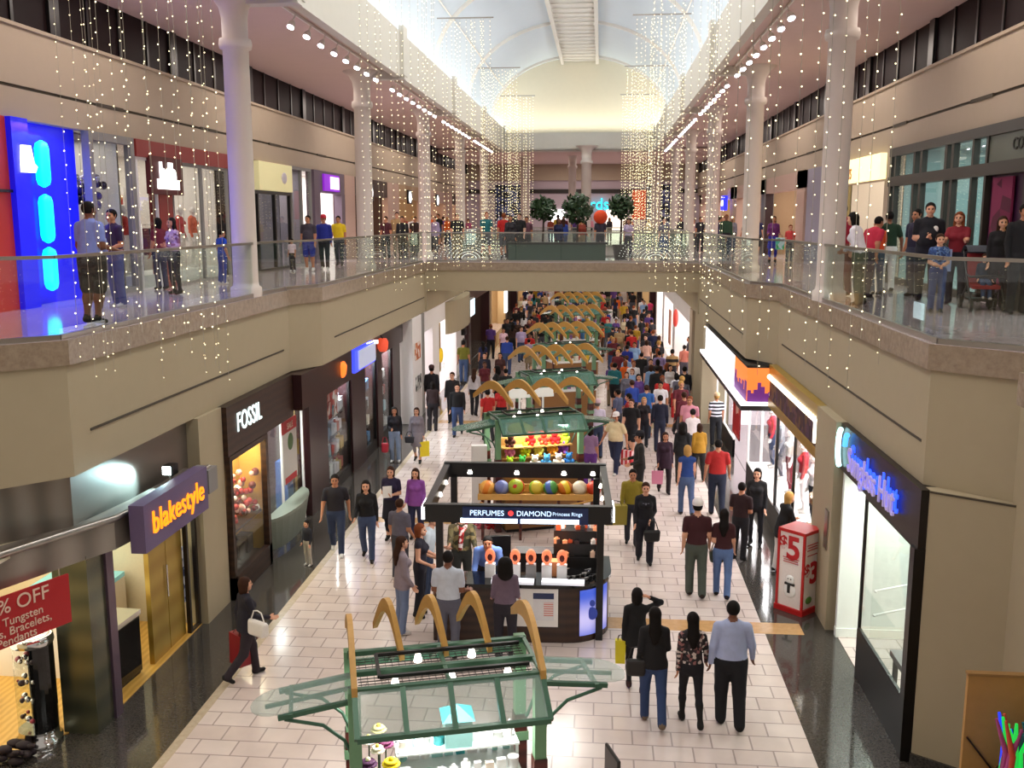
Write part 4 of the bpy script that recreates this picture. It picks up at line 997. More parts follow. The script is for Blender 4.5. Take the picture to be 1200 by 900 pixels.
for k in range(8):
    L_ = 9.6; dk = k % 2 == 0
    far_shop(-1, -6.45, y, y+L_, k, W3 if dk else W2, 90 if dk else 170, (1, .88, .75), dk, f'shelves in the {ordn[k]} far shop on the left beyond the white one', G2 if dk else G1); y += L_+.1
y = 38.6
for k in range(8):
    L_ = [9, 8, 7, 9, 12, 12, 14, 18][k]; dk = k in (3, 5)
    far_shop(1, 3.6, y, y+L_, k, W3 if dk else (W1 if k < 3 else W2), 110 if dk else 300, (1, .96, .9), dk, f'shelves in the {ordn[k]} far shop on the right beyond the tan pier', G1); y += L_+.1
rb = MB(); rb.ball((0, 0, 0), .42, 16, 10, 0, (.3, 1, 1)); tag(rb.build('round_sign', mat('coral_sign', '#e04a42', .5, emit=.4), None, (3.55, 46.2, 2.55)), 'round coral red sign hanging on the right hand shops beyond the tan pier', 'sign')
q = MB(); q.box(-.03, .03, -.5, .5, 0, 1.7); tag(q.build('hanging_banner', mat('tan_cloth', '#c98a72', .7), None, (3.55, 49.8, .9)), 'pinkish banner beside a bright white doorway on the far right', 'banner')
q = MB(); q.box(-.05, .05, -.5, .5, 0, .7); tag(q.build('hanging_sign', glow('yellow_sign', '#f0b020', 1.2), None, (-6.2, 74, 2.9)), 'small yellow glowing sign far down the left side under the bridge', 'sign')
for k, (x, yy) in enumerate(((-6.3, 66), (-6.3, 84))): q = MB(); q.box(-.06, .06, -.6, .6, 0, 2.3); tag(q.build('light_box', glow('white', '#ffffff', 2.2), None, (x, yy, .9)), ['nearer tall white light panel among the dark shops on the far left', 'farther tall white light panel among the dark shops on the far left'][k], 'light panel')
# tan booth with bright foil ribbons, front right
bt = empty('wooden_screen', 'tan wooden screen standing at the bottom right corner by the wall', 'screen', (4.46, 10.2, 0))
o = MB(); o.box(-.48, .48, 0, .06, 0, 2.3); o.build('panel', mat('tan_board', '#b98a4a', .6, var=.1, scale=8), bt); o = MB(); o.box(-.49, .49, -.01, .07, 2.3, 2.33); o.build('top_edge', mat('tan_board_edge', '#9c7440', .6), bt)
o = MB(); o.bar((-.45, -.01, 1.6), (.1, -.01, .9), .03, .02); o.build('seam', M_brown, bt)
fo = MB(); rnd = random.Random(21)
for k in range(34):
    x = rnd.uniform(-.25, .25); y_ = rnd.uniform(-.12, .1); fo.tube([(x, y_, 0), (x+rnd.uniform(-.05, .05), y_-.05, .35), (x+rnd.uniform(-.12, .12), y_-.02, rnd.uniform(.5, .75))], [.03, .035, .015], 6, k % 5)
tag(fo.build('foil_ribbons', [glow('rib_blue', '#2440ff', .8), glow('rib_green', '#22c84a', .8), mat('rib_pink', '#b84a8a', .25), mat('rib_teal', '#2a6a78', .2), mat('rib_orange', '#e0583a', .3)], None, (4.46, 9.8, 1.36)), 'bundle of blue, green and pink shiny ribbons in front of the tan screen', 'decoration')
hb = MB(); hb.lathe([(.3, 0), (.34, .6), (.3, 1.3), (.33, 1.36)], n=20); tag(hb.build('planter_pedestal', M_brown, None, (4.5, 9.8, 0)), 'round brown pedestal carrying the shiny ribbons', 'pedestal')
# ------------------------------------------------------------------ upper level shops
Z1 = 8.82
def ushop(nm, s, y0, y1, wall, power, col=(1, .94, .85), floor=None, depth=3.4):
    room('upper_'+nm, s, XWL if s < 0 else XWR, y0, y1, ZU, Z1, depth, wall, floor or M_tileu, power, col)
blue = mat('blue_wall', '#1420e0', .4, var=.03)
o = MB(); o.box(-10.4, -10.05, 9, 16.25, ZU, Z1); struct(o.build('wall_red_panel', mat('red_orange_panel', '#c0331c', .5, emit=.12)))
q = MB(); q.box(-10.04, -10.0, 9, 16.25, 7.55, 7.6); struct(q.build('trim_6', M_dark))
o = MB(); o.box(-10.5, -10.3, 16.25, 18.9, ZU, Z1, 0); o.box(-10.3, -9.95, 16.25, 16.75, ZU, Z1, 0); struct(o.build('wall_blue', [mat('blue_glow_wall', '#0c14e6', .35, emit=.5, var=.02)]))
tb = empty('light_column', 'glowing cyan light column of three rounded tubes on the blue shop wall', 'light', (-10.05, 17.3, ZU))
for z0, z1 in ((.25, 1.05), (1.12, 2.0), (2.12, 2.95)):
    q = MB(); h = z1-z0; q.lathe([(.02, z0), (.1, z0+.05), (.125, z0+.14), (.125, z1-.14), (.1, z1-.05), (.02, z1)], n=16); q.build('tube', glow('cyan', '#08d8ff', 2.2), tb)
q = MB(); q.box(-.24, -.16, -.3, .3, .1, 3.1); q.build('backing', mat('blue_glow_wall', '#0c14e6', .35), tb)
l = bpy.data.lights.new('blue_lamp', 'AREA'); l.energy = 60; l.color = (.05, .15, 1); l.size = 1.5; lo = link('blue_lamp', l); lo.location = (-9.5, 17.4, 8.6)
sh = MB(); sh.plate([(-.13, 0), (.15, 0), (.2, .1), (.14, .16), (.09, .46), (-.09, .46), (-.12, .25)], -.03, .03)
o = sh.build('shop_sign', glow('white', '#ffffff', 2.2), None, (-9.9, 16.55, 7.9), R(72)); tag(o, 'white glowing bottle shaped sign on the blue shop wall', 'sign')
area((-9.7, 17.3, 8.75), DOWN, .3, 1.5, 14, (.6, .2, 1), 'purple_wash')
# grey glass shop
ushop('grey', -1, 18.9, 20.9, mat('grey_violet', '#8a8290', .6), 26)
shopfront('grey glass front beside the blue shop on the upper left', -1, -10.1, 18.95, 20.85, ZU, Z1, M_grey, 1, None, .16)
q = MB(); rnd = random.Random(31)
for k in range(30): q.ball((rnd.uniform(-.15, .15), rnd.uniform(-.35, .35), rnd.uniform(-.35, .35)), .09, 7, 5, k % 3)
tag(q.build('hanging_cluster', [mat('violet_foil', '#3a3a9a', .2, .6), mat('silver_foil', '#c8c8e0', .15, .8), mat('navy_foil', '#191944', .2, .5)], None, (-10.6, 19.9, 7.6)), 'blue and silver foil cluster hanging in the grey glass window', 'decoration')
# red shop
ushop('red', -1, 20.95, 26.3, mat('white_shop', '#f2ece4', .5), 85)
o = MB(); o.box(-10.2, -10.02, 20.95, 26.35, 8.45, Z1); struct(o.build('trim_red_header', mat('brick_red', '#93302c', .5)))
sg = empty('shop_sign', 'dark red square sign with white block letters over the red shop door', 'sign', (-10.0, 22.3, 8.08)); o = MB(); o.box(-.1, .04, -.8, .85, -.42, .42); o.build('board', mat('oxblood', '#5a1518', .5), sg)
ltext('hdb', .62, glow('white', '#ffffff', 2.2), sg, (.05, 0, .04), ext=.02, bold=.03, sx=.9); q = MB(); q.box(.03, .06, -.55, .6, -.3, -.08); q.build('underline', glow('white', '#ffffff', 2.2), sg)
pier('red', -1, -10.3, -10.05, 22.0, 22.7, ZU, 8.45, mat('brick_red', '#93302c', .5))
shopfront('left display window of the red shop upstairs', -1, -10.1, 21.0, 22.0, ZU, 8.45, M_lit, 1, None, .06); shopfront('wide display window of the red shop upstairs', -1, -10.1, 22.75, 26.3, ZU, 8.45, M_grey, 2, None, .08)
for k, (y, t) in enumerate(((21.4, '#b83a30'), (23.6, '#d85038'), (24.4, '#c8202a'), (25.2, '#e07050'))): mannequin(['mannequin in brick red in the left window of the red shop', 'mannequin in orange red in the wide window of the red shop', 'mannequin in crimson in the wide window of the red shop', 'mannequin in coral in the wide window of the red shop'][k], (-10.65, y, ZU+.3), 270, t, '#e8e0d8', .9)
shelf_unit('shelves of red and white goods deep in the red shop upstairs', (-12.9, 24.5, ZU+.012), R(90), 3.2, 2.4, 5, blotch_mat('red_goods', ['#b8342c', '#e8dcd0', '#8a2a2a', '#d8905a', '#6a5a54'], 5))
for k_, (x_, y_) in enumerate(((-11.9, 22.6), (-12.0, 25.6))): rk_ = empty('clothes_rack', ['left rack of dark clothes inside the red shop upstairs', 'right rack of dark clothes inside the red shop upstairs'][k_], 'rack', (x_, y_, ZU+.012)); o = MB(); o.tube([(0, -.5, 0), (0, -.5, 1.4), (0, .5, 1.4), (0, .5, 0)], .02); o.build('rail', M_chrome, rk_); q = MB(); [q.plate([(-.2, .6), (.2, .6), (.15, 1.3), (-.15, 1.3)], -.45+.1*i_, -.39+.1*i_, i_ % 3) for i_ in range(9)]; q.build('garments', [cloth('#5a2a3a'), cloth('#2a2a3c'), cloth('#a8685a')], rk_)['kind'] = 'stuff'
o = MB(); o.box(-11.2, -10.2, 20.98, 26.28, ZU, ZU+.3); struct(o.build('trim_platform_upper', M_lit))
pier('black_upper', -1, -10.4, -10.05, 26.35, 27.0, ZU, Z1, M_blk)
# cream sign shop etc
ushop('dark', -1, 27.0, 31.7, mat('dusk_wall', '#3a3640', .6), 45)
sg = empty('shop_sign', 'plain cream yellow sign board just right of the first left column', 'sign', (-10.05, 28.6, 8.38)); o = MB(); o.box(-.15, .06, 0, 3.15, -.42, .42); o.build('board', mat('cream_sign', '#e8dfa8', .5, emit=.3), sg); q = MB(); q.ball((.07, 2.3, 0), .22, 14, 8, 0, (.1, 1.2, .8)); q.build('emblem', mat('pale_emblem', '#e4e0e8', .5), sg)
shopfront('dark glass front under the cream yellow sign', -1, -10.1, 27.05, 31.7, ZU, 7.95, M_blk, 3, None, .1)
shelf_unit('shelves of red and grey goods under the cream yellow sign', (-12.6, 29.4, ZU+.012), R(90), 3.2, 2, 4, G1)
ushop('striped', -1, 31.75, 34.2, mat('grey_lilac', '#9a94a4', .6), 60); shopfront('tall pale window next to the cream yellow sign', -1, -10.1, 31.8, 34.1, ZU, Z1, M_grey, 2, None, .1)
ushop('mauve', -1, 34.3, 38.3, mat('white_shop', '#f2ece4', .5), 200, (1, .97, 1))
o = MB(); o.box(-10.3, -10.0, 34.25, 38.35, 8.05, Z1); o.box(-10.3, -10.0, 34.25, 35.0, ZU, 8.05); o.box(-10.3, -10.0, 37.9, 38.4, ZU, 8.05); struct(o.build('wall_mauve', mat('mauve_boards', '#6a5a68', .5)))
sg = empty('shop_sign', 'violet glowing sign box with a pale square over the bright doorway', 'sign', (-9.98, 35.3, 8.42)); o = MB(); o.box(-.1, .05, 0, 2.1, -.3, .3); o.build('box', glow('violet', '#7a1fb0', 1.0), sg); q = MB(); q.box(.045, .07, .8, 1.95, -.22, .22); q.build('square', glow('pale_pink', '#ffc8ff', 2.2), sg)
shelf_unit('pink shelves inside the bright doorway upstairs', (-12.9, 36.2, ZU+.012), R(90), 2.2, 2.2, 5, blotch_mat('pink_goods', ['#f4c8d4', '#ffffff', '#d84a62', '#f0e0e6'], 4))
UW = [mat('rose_beige', '#c4a494', .6), mat('brown_wall', '#4a3228', .6), mat('tan_wall', '#b0906c', .6)]
y = 38.5
for k in range(4):
    L_ = 8.9; ushop('left_far', -1, y, y+L_, UW[k % 3], 130, (1, .82, .6)); pier('upper_far', -1, -10.3, -10.02, y, y+1.6, ZU, Z1, UW[0]); pier('upper_far', -1, -10.3, -10.02, y+L_-1.0, y+L_, ZU, Z1, UW[0])
    o = MB(); o.box(-10.3, -10.04, y, y+L_, 8.1, Z1); struct(o.build('trim_upper_header', UW[(k+1) % 3]))
    shelf_unit(f'warm lit shelves in the {ordn[k]} upstairs shop left beyond the bright doorway', (-12.8, y+4.4, ZU+.012), R(90), 5, 2.3, 4, G2 if k != 1 else blotch_mat('orange_goods', ['#e8641a', '#c83a1a', '#f0a040', '#50301a'], 5))
    sg = empty('shop_sign', f'small white sign of the {ordn[k]} upstairs shop left beyond the bright doorway', 'sign', (-9.98, y+4.2, 8.25)); q = MB(); q.box(-.05, .03, -.5, .5, -.35, .35); q.build('board', M_blk, sg); q = MB(); q.ball((.03, 0, 0), .3, 14, 8, 0, (.1, 1.2, 1)); q.build('emblem', glow('white', '#ffffff', 2.2), sg); y += L_
# ---- upper right
ushop('bronze', 1, 14.0, 25.8, mat('teal_inside', '#a9c4c0', .5), 260, (.8, 1, 1))
fr = empty('shop_window', 'dark bronze mullioned shop front at the upper right', 'shop window', (7.2, 14.2, ZU)); o = MB(); L_ = 11.5; H_ = 3.27
for y0, y1 in ((0, .12), (3.3, 3.5), (5.2, 5.3), (5.9, 6.0), (7.0, 7.15), (7.4, 7.55), (9.0, 9.15), (9.5, 9.65), (11.0, 11.12), (11.35, 11.5)): o.box(-.06, .06, y0, y1, 0, H_)
o.box(-.08, .08, 0, L_, H_-.2, H_); o.box(-.09, .09, 0, L_, 2.35, 2.58); o.box(-.06, .06, 5.2, L_, 0, .15); o.build('frame', mat('dark_bronze_frame', '#3c3630', .4, .3), fr)
for y0, y1 in ((5.3, 5.9), (6.0, 7.0), (7.15, 7.4), (7.55, 9.0), (9.15, 9.5), (9.65, 11.0), (11.12, 11.35)):
    g = MB(); g.box(-.006, .006, y0, y1, .15, 2.35); g.build('pane', M_sglass, fr); g = MB(); g.box(-.006, .006, y0, y1, 2.58, H_-.2); g.build('pane', M_sglass, fr)
g = MB(); g.box(-.03, .03, 0.1, 5.2, 2.58, H_-.2); g.build('sign_panel', mat('grey_green_panel', '#5e6458', .4), fr); rtext('COLLECTION', .3, mat('dim_text', '#33342e', .5), fr, (-.04, 3.2, 2.84), ext=.01)
o = MB(); o.box(7.25, 7.4, 17.6, 19.4, ZU, 7.9); struct(o.build('wall_purple', mat('deep_purple', '#3a1036', .5)))
q = MB(); q.box(-.02, .02, -.45, .45, 0, 1.9); tag(q.build('poster', blotch_mat('wine_print', ['#7a1440', '#5a1030', '#8a2450'], 2), None, (7.2, 18.7, ZU+.4)), 'wine red poster beside the shop door at the upper right', 'poster')
q = MB(); q.box(-.05, .05, -.4, .4, 0, 2.3); tag(q.build('door_leaf', mat('pale_yellow_door', '#c8c06a', .5, emit=.15), None, (7.3, 17.2, ZU)), 'pale yellow door at the right edge upstairs', 'door')
for k in range(3): shelf_unit(['left', 'middle', 'right'][k]+' glass shelves of teal goods behind the bronze shop front', (10.2, 20.4+2*k, ZU+.012), R(-90), 1.7, 2.4, 5, blotch_mat('teal_goods', ['#5a8a98', '#c8e0e0', '#2a4a6a', '#e8f0f0', '#5070c8'], 5))
o = MB(); o.box(7.2, 7.5, 25.8, 31.0, 8.1, Z1); o.box(7.2, 7.5, 25.8, 26.3, ZU, 8.1); struct(o.build('wall_cream_upper', M_wall))
ushop('cream', 1, 25.9, 31.0, mat('cream_shop', '#e6dccb', .5), 95, (1, .92, .8))
shelf_unit('pale shelves of mixed goods inside the shop with the yellow cream sign', (9.9, 28.5, ZU+.012), R(-90), 3.5, 2.3, 5, G1)
sg = empty('shop_sign', 'glowing yellow cream sign box on the upper right with orange letters', 'sign', (7.12, 26.2, 8.46)); o = MB(); o.box(-.08, .1, 0, 4.5, -.34, .3); o.build('box', glow('cream_box', '#fff3b8', 1.3), sg); rtext('PLANTS', .42, mat('orange_text', '#c8862a', .5), sg, (-.1, 3.4, -.12), ext=.01, sx=.8)
ushop('olive', 1, 31.1, 36, mat('olive_wall', '#9a8a5e', .6), 70)
o = MB(); o.box(7.2, 7.5, 31.0, 33.6, ZU, Z1); struct(o.build('wall_olive', mat('olive_panel', '#a0905e', .6))); pier('greyish', 1, 7.2, 7.5, 33.6, 35.9, ZU, Z1, mat('grey_lilac', '#9a94a4', .6))
y = 36.1
for k in range(4):
    L_ = 9.4; ushop('right_far', 1, y, y+L_, [mat('white_shop', '#f2ece4', .5), UW[2]][k % 2], 200, (1, .92, .85)); pier('upper_far', 1, 7.15, 7.5, y, y+1.4, ZU, Z1, UW[0]); pier('upper_far', 1, 7.15, 7.5, y+L_-1.2, y+L_, ZU, Z1, M_mar if k == 0 else UW[0])
    o = MB(); o.box(7.15, 7.5, y, y+L_, 8.2, Z1); struct(o.build('trim_upper_header', UW[0]))
    shelf_unit(f'lit shelves in the {ordn[k]} upstairs shop right of the olive wall', (9.6, y+4.6, ZU+.012), R(-90), 5, 2.3, 4, G1)
    y += L_
bs = empty('shop_sign', 'small bright blue sign hanging on the right side beyond the third column', 'sign', (6.9, 57, 8.0)); q = MB(); q.box(-.1, .1, -.7, .7, -.4, .4); q.build('box', glow('royal_blue', '#2a30ff', 1.6), bs); q = MB(); q.box(-.12, .12, -.4, .4, -.15, .15); q.build('face', glow('white', '#ffffff', 2.2), bs)
# far court wall
sg = empty('shop_sign', 'cyan glowing sign on the end wall of the court', 'sign', (-.75, 75.9, 8.2)); text('lettering', 'Lords', 1.25, glow('cyan_sign', '#2ad0ea', 2.2), sg, (0, -.1, 0), (PI/2, 0, 0), ext=.05, sx=.95); q = MB(); q.box(-1.9, 1.9, -.05, .05, -.05, .05); q.build('mounting_rail', M_metal, sg)
for k, (x, w_, c, lb) in enumerate(((-3.3, 1.2, '#ffffff', 'left white lit doorway at the end of the court'), (1.2, 1.6, '#fff0e0', 'cream lit doorway at the end of the court right of the thick column'))):
    q = MB(); q.box(-w_/2, w_/2, -.05, .05, 0, 2.3); d_ = tag(q.build('lit_doorway', glow('doorway%d' % k, c, 1.3), None, (x, 75.92, ZU)), lb, 'doorway')
q = MB(); q.box(-.5, .5, -.05, .05, -1.1, 1.0); tag(q.build('hanging_banner', mat('orange_banner', '#d8501a', .6, emit=.2), None, (2.75, 73, 8.2)), 'orange banner hanging at the right of the court', 'banner')
for k, x in enumerate((-6.8, 4.3)):
    q = MB(); q.box(-1., 1., -.06, .06, -1.6, 1.6); tag(q.build('dark_window', blotch_mat('night_glass', ['#1e2440', '#3a4470', '#10131f', '#5a6490', '#8a90b8'], 3), None, (x, 73.5, 8.0)), ['dark blue window screen left in the court', 'dark blue window screen right in the court'][k], 'window screen')
M_leaf = mat('leaf_green', '#27401f', .6, var=.35, scale=12)
def potted_tree(x, y, h, r, lab, seed):
    t = empty('potted_tree', lab, 'tree', (x, y, ZU)); q = MB(); q.lathe([(.22, 0), (.3, .5), (.33, .52), (.33, .58), (.28, .58)], n=16); q.build('pot', M_dark, t)
    q = MB(); q.tube([(0, 0, .5), (.03, .02, h-r*.9)], [.05, .035], 7); q.build('trunk', M_brown, t)
    rnd = random.Random(seed); q = MB()
    for k in range(420):
        d = Vector((rnd.gauss(0, 1), rnd.gauss(0, 1), rnd.gauss(0, 1))).normalized()*r*rnd.uniform(.45, 1.05); c = Vector((d.x, d.y, d.z*.95+h-r*.4)); a = Vector((rnd.uniform(-1, 1), rnd.uniform(-1, 1), rnd.uniform(-1, 1))).normalized(); b = a.orthogonal()
        q.add([c-a*.11, c+b*.05, c+a*.11, c-b*.05], [(0, 1, 2, 3)], 0)
    q.build('foliage', M_leaf, t, fix=False)
potted_tree(-2.25, 38.8, 2.15, .5, 'leftmost potted tree on the bridge', 1); potted_tree(-.9, 38.2, 2.2, .58, 'round topped potted tree in the middle of the bridge', 2); potted_tree(.78, 38.8, 2.25, .5, 'rightmost potted tree on the bridge, hung with lights', 3)
pb = empty('planter_bench', 'long dark green planter box behind the bridge balustrade', 'planter', (-1.55, 37.4, ZU)); q = MB(); q.box(-1.9, 1.75, -.3, .3, 0, .62); q.build('box', mat('dark_green_paint', '#33463c', .5), pb); q = MB(); q.box(-1.95, 1.8, -.34, .34, .62, .7); q.build('seat_ledge', M_blk, pb)
rnd = random.Random(77)
for k, (x, lb) in enumerate(((-4.9, 'left net of white lights on the bridge balustrade'), (1.9, 'right net of white lights on the bridge balustrade'))):
    q = MB()
    for i in range(9):
        for j in range(26):
            a = R(8+164*j/25); rr = .25+.12*i
            q.ball((rr*1.1*math.cos(a), 0, .1+rr*.72*math.sin(a)), .011, 5, 3)
    o = q.build('light_net', glow('net', '#f4fff4', 1.6), None, (x+.1, 36.02, ZU+.02)); tag(o, lb, 'lights', None, 'stuff')
# ------------------------------------------------------------------ kiosks in the middle of the hall
M_gs = mat('green_steel', '#3f6650', .35, .2)
M_gs2 = mat('pale_green_steel', '#6f9a74', .4, .1)
M_kglass = mat('kiosk_glass', '#a9c4ba', .08, var=.0); M_kglass.node_tree.nodes['Principled BSDF'].inputs['Alpha'].default_value = .3; M_kglass2 = mat('kiosk_glass_green', '#5f8c7c', .1, var=.1, scale=3); M_kglass2.node_tree.nodes['Principled BSDF'].inputs['Alpha'].default_value = .62; M_kwood = mat('wave_board_wood', '#c9994f', .5, var=.12, scale=12)
M_post = wave_mat('red_brown_post', '#3e1712', '#5a241a', 2, .35, 'Z', 2)
def wave_outline(y0=-.55, y1=.95, z0=2.62, H=.36, th=.18):
    n = 16; top = []; bot = []
    for i in range(n+1):
        t = i/n; y = y0+(y1-y0)*t; z = z0+.1*t+H*math.sin(PI*(.08+.86*t))**1.3
        w = th*(.3+.7*math.sin(PI*(.1+.82*t))); top.append((y, z+w*.5)); bot.append((y, z-w*.5))
    return top+bot[::-1]
def pergola(loc, rz, lab, W=1.8, wings=True, nw=5, turn=15., inner=(.25, .98, 2.58, .46, .15)):
    k = empty('pergola_kiosk', lab, 'kiosk', loc, R(rz)); hw = W/2; M_kglass = globals()['M_kglass'] if turn < 20 else M_kglass2
    for x in (-hw, hw):
        for y in (-.34, .6):
            p = MB(); p.box(x-.07, x+.07, y-.07, y+.07, 0, 1.72); po = p.build('post', M_post, k)
            for z0, z1 in ((1.72, 2.62),): g = MB(); g.box(x-.06, x+.06, y-.06, y+.06, z0, z1); g.build('upper_post', M_gs2, po)
            
            for z0 in (1.42, .3): g = MB(); g.box(x-.085, x+.085, y-.085, y+.085, z0, z0+.1); g.build('collar', M_gs2, po)
    o = MB()
    F = [(-hw+.02, hw-.02), -.98, 2.28, -.42, 2.66]
    for y, z in ((-.8, 2.36), (-.42, 2.66), (-.05, 2.66), (.42, 2.66), (.98, 2.3)): o.bar((-hw, y, z), (hw, y, z), .06, .05)
    for i in range(5):
        x = -hw+W*i/4; o.bar((x, -.8, 2.36), (x, -.42, 2.66), .05, .06); o.bar((x, .42, 2.66), (x, .98, 2.3), .05, .06)
    for x in (-hw, 0, hw): o.bar((x, -.42, 2.66), (x, .42, 2.66), .04)
    o.build('roof_frame', M_gs, k)
    for i in range(4):
        x0, x1 = -hw+W*i/4+.025, -hw+W*(i+1)/4-.025
        for (y0, z0, y1, z1), nm in (((-.79, 2.38, -.44, 2.66), 'roof_pane'), ((.44, 2.66, .96, 2.32), 'roof_pane')):
            g = MB(); v = [(x0, y0, z0), (x1, y0, z0), (x1, y1, z1), (x0, y1, z1)]; v += [(a, b, c+.012) for a, b, c in v]
            g.add(v, [(3, 2, 1, 0), (4, 5, 6, 7), (0, 1, 5, 4), (1, 2, 6, 5), (2, 3, 7, 6), (3, 0, 4, 7)]); g.build(nm, M_kglass, k)
    g = MB()
    for i in range(13): y = -.38+.76*i/12; g.bar((-hw+.05, y, 2.6), (hw-.05, y, 2.6), .008)
    for i in range(26): x = -hw+.08+(W-.16)*i/25; g.bar((x, -.4, 2.595), (x, .4, 2.595), .006)
    g.build('wire_grid', M_dark, k)
    g = MB(); g.bar((-hw+.25, -.3, 2.72), (hw-.1, -.3, 2.72), .035); g.bar((-hw+.25, .2, 2.72), (hw-.1, .2, 2.72), .035); g.bar((-hw+.25, -.3, 2.72), (-hw+.25, .2, 2.72), .035); g.build('light_track', M_blk, k)
    for i in range(5): g = MB(); g.lathe([(.025, .08), (.045, .0), (.04, -.01)], (-hw+.4+i*.28, .2 if i % 2 else -.3, 2.62), 10); g.build('spot_lamp', glow('spot', '#fff6e8', 7), k)
    for i in range(nw):
        end = i in (0, nw-1) and turn < 20; wv = MB(); wv.plate(wave_outline(*((-.5, .95) if end else inner)), -.028, .028)
        wv.v = [(-y_, x_, z_) for x_, y_, z_ in wv.v]     # outline runs front to back
        w_ = wv.build('wave_board', M_kwood, k); t_ = 0 if end and turn < 20 else turn
        w_.location = (-hw+W*i/(nw-1)+(.0 if t_ == 0 else math.sin(R(t_))*.45), 0, 0); w_.rotation_euler = (0, 0, R(t_))
    if wings:
        for s in (-1, 1):
            wg = MB(); wg.bar((s*hw, -.3, 2.5), (s*(hw+.72), -.3, 2.4), .045); wg.bar((s*hw, .25, 2.5), (s*(hw+.72), .25, 2.4), .045); wg.bar((s*hw, -.02, 2.5), (s*(hw+.85), -.02, 2.385), .035); wg.bar((s*(hw+.6), -.34, 2.42), (s*(hw+.6), .29, 2.42), .04)
            wo = wg.build('side_wing', M_gs, k)
            g = MB(); ang = [R(-90+180*i/10) for i in range(11)]; pl = [(s*hw, -.3), ]+[(s*(hw+.72+.27*math.cos(a)), -.025+.275*math.sin(a)) for a in ang]+[(s*hw, .25)]
            zf = lambda x: 2.53-.14*(abs(x)-hw); v = [(x, y, zf(x)) for x, y in pl]+[(x, y, zf(x)+.012) for x, y in pl]; n = len(pl)
            g.add(v, [tuple(range(n)), tuple(range(n, 2*n))]+[(i, (i+1) % n, n+(i+1) % n, n+i) for i in range(n)]); g.build('wing_pane', M_kglass, wo)
            g = MB()
            for y in (-.3, .25): g.tube([(s*hw, y, 1.85), (s*(hw+.1), y, 2.1), (s*(hw+.3), y, 2.28), (s*(hw+.66), y, 2.38)], .018, 6)
            g.build('bracket', M_gs, wo)
    return k
def kiosk_base(k, W, D, h, m, mt):
    o = MB(); o.box(-W/2, W/2, -D/2, D/2, .08, h); o.build('counter', m, k); o = MB(); o.box(-W/2-.04, W/2+.04, -D/2-.04, D/2+.04, h, h+.04); o.build('counter_top', mt, k); o = MB(); o.box(-W/2+.05, W/2-.05, -D/2+.05, D/2-.05, 0, .08); o.build('plinth', M_blk, k)
def loc_of(k, p):
    return (Matrix.Translation(k.location) @ Matrix.Rotation(k.rotation_euler[2], 4, 'Z')) @ Vector(p)

# -- nearest: cosmetics and flowers
k1 = pergola((-1.52, 9.25, 0), 17, 'nearest pergola kiosk with green glass roof and five wooden wave boards, at the bottom', 1.84, turn=18)
kiosk_base(k1, 1.6, .95, 1.0, M_lit, mat('pale_teal_glass', '#cfe6e2', .15))
sr = MB()
for z, d in ((1.22, .36), (1.46, .26), (1.7, .16)): sr.box(-.5, .78, -d+.12, d+.12, z, z+.02)
for x in (-.48, .76):
    for y in (.0, .24): sr.box(x-.015, x+.015, y-.015, y+.015, 1.04, 1.72)
sr.build('glass_shelves', mat('shelf_white', '#eef6f4', .2), k1)
TEAL = [mat('teal_box', '#2f9aa0', .4), mat('pale_teal_box', '#9fd6d2', .4), mat('white_box', '#f8f8f6', .4), mat('cream_jar', '#f2e2d2', .4), mat('dark_box', '#30302e', .4)]
rnd = random.Random(4)
def small_goods(k, spots, names, grp, labs, rnd):
    for i, (x, y, z) in enumerate(spots):
        t = rnd.randrange(3); q = MB(); w_ = rnd.uniform(.035, .06); h_ = rnd.uniform(.08, .19); m = TEAL[rnd.choice((0, 1, 1, 2, 2, 2, 3))]
        if t == 0: q.box(-w_, w_, -w_*.6, w_*.6, 0, h_)
        elif t == 1: q.lathe([(w_*.8, 0), (w_*.85, h_*.7), (w_*.35, h_*.8), (w_*.35, h_)], n=12)
        else: q.lathe([(w_, 0), (w_, h_*.5), (w_*1.05, h_*.5), (w_*1.05, h_*.7)], n=14)
        o = q.build(names[t], m, None, loc_of(k, (x, y, z)), k.rotation_euler[2]); tag(o, labs, 'cosmetics', grp)
sp = []
for z, d in ((1.24, .36), (1.48, .26), (1.72, .16)):
    for x in np.arange(-.42, .74, .125):
        for y in ((-d+.19, d+.04) if d > .2 else (.12,)): sp.append((float(x), y, z))
small_goods(k1, sp, ('box', 'bottle', 'jar'), 'cosmetics on the tiered shelves', 'small white or teal cosmetic on the tiered shelves of the nearest kiosk', rnd)
sp = [(x_, y_, 1.04) for x_ in np.arange(-.42, .7, .14) for y_ in (-.42, -.31)]
small_goods(k1, [(float(a), b, c) for a, b, c in sp], ('box', 'bottle', 'jar'), 'cosmetics on the counter', 'small white or teal cosmetic on the front counter of the nearest kiosk', rnd)
ct = MB(); ct.prism([(-.14, -.14), (.14, -.14), (.14, .14), (-.14, .14)], 0, .3); ct.add([(-.17, -.17, .3), (.17, -.17, .3), (.17, .17, .3), (-.17, .17, .3), (0, 0, .42)], [(0, 1, 4), (1, 2, 4), (2, 3, 4), (3, 0, 4)], 1)
tag(ct.build('gift_box', [TEAL[1], TEAL[0]], None, loc_of(k1, (.15, .12, 1.72)), R(15)), 'teal roofed gift box on top of the tiered shelves', 'box')
fls = [('white', '#f6efe2', '#e8d060', -.78, .0, .09), ('purple', '#6a2050', '#f4e8c8', -.62, -.1, .1), ('dark violet', '#4a1a48', '#f0e0c0', -.8, -.3, .1), ('bright yellow', '#f2d417', '#f2d417', -.58, -.34, .1), ('pale yellow', '#f0e69a', '#f0d040', -.66, .2, .09), ('cream', '#f4e8d0', '#e8c850', -.7, -.2, .08)]
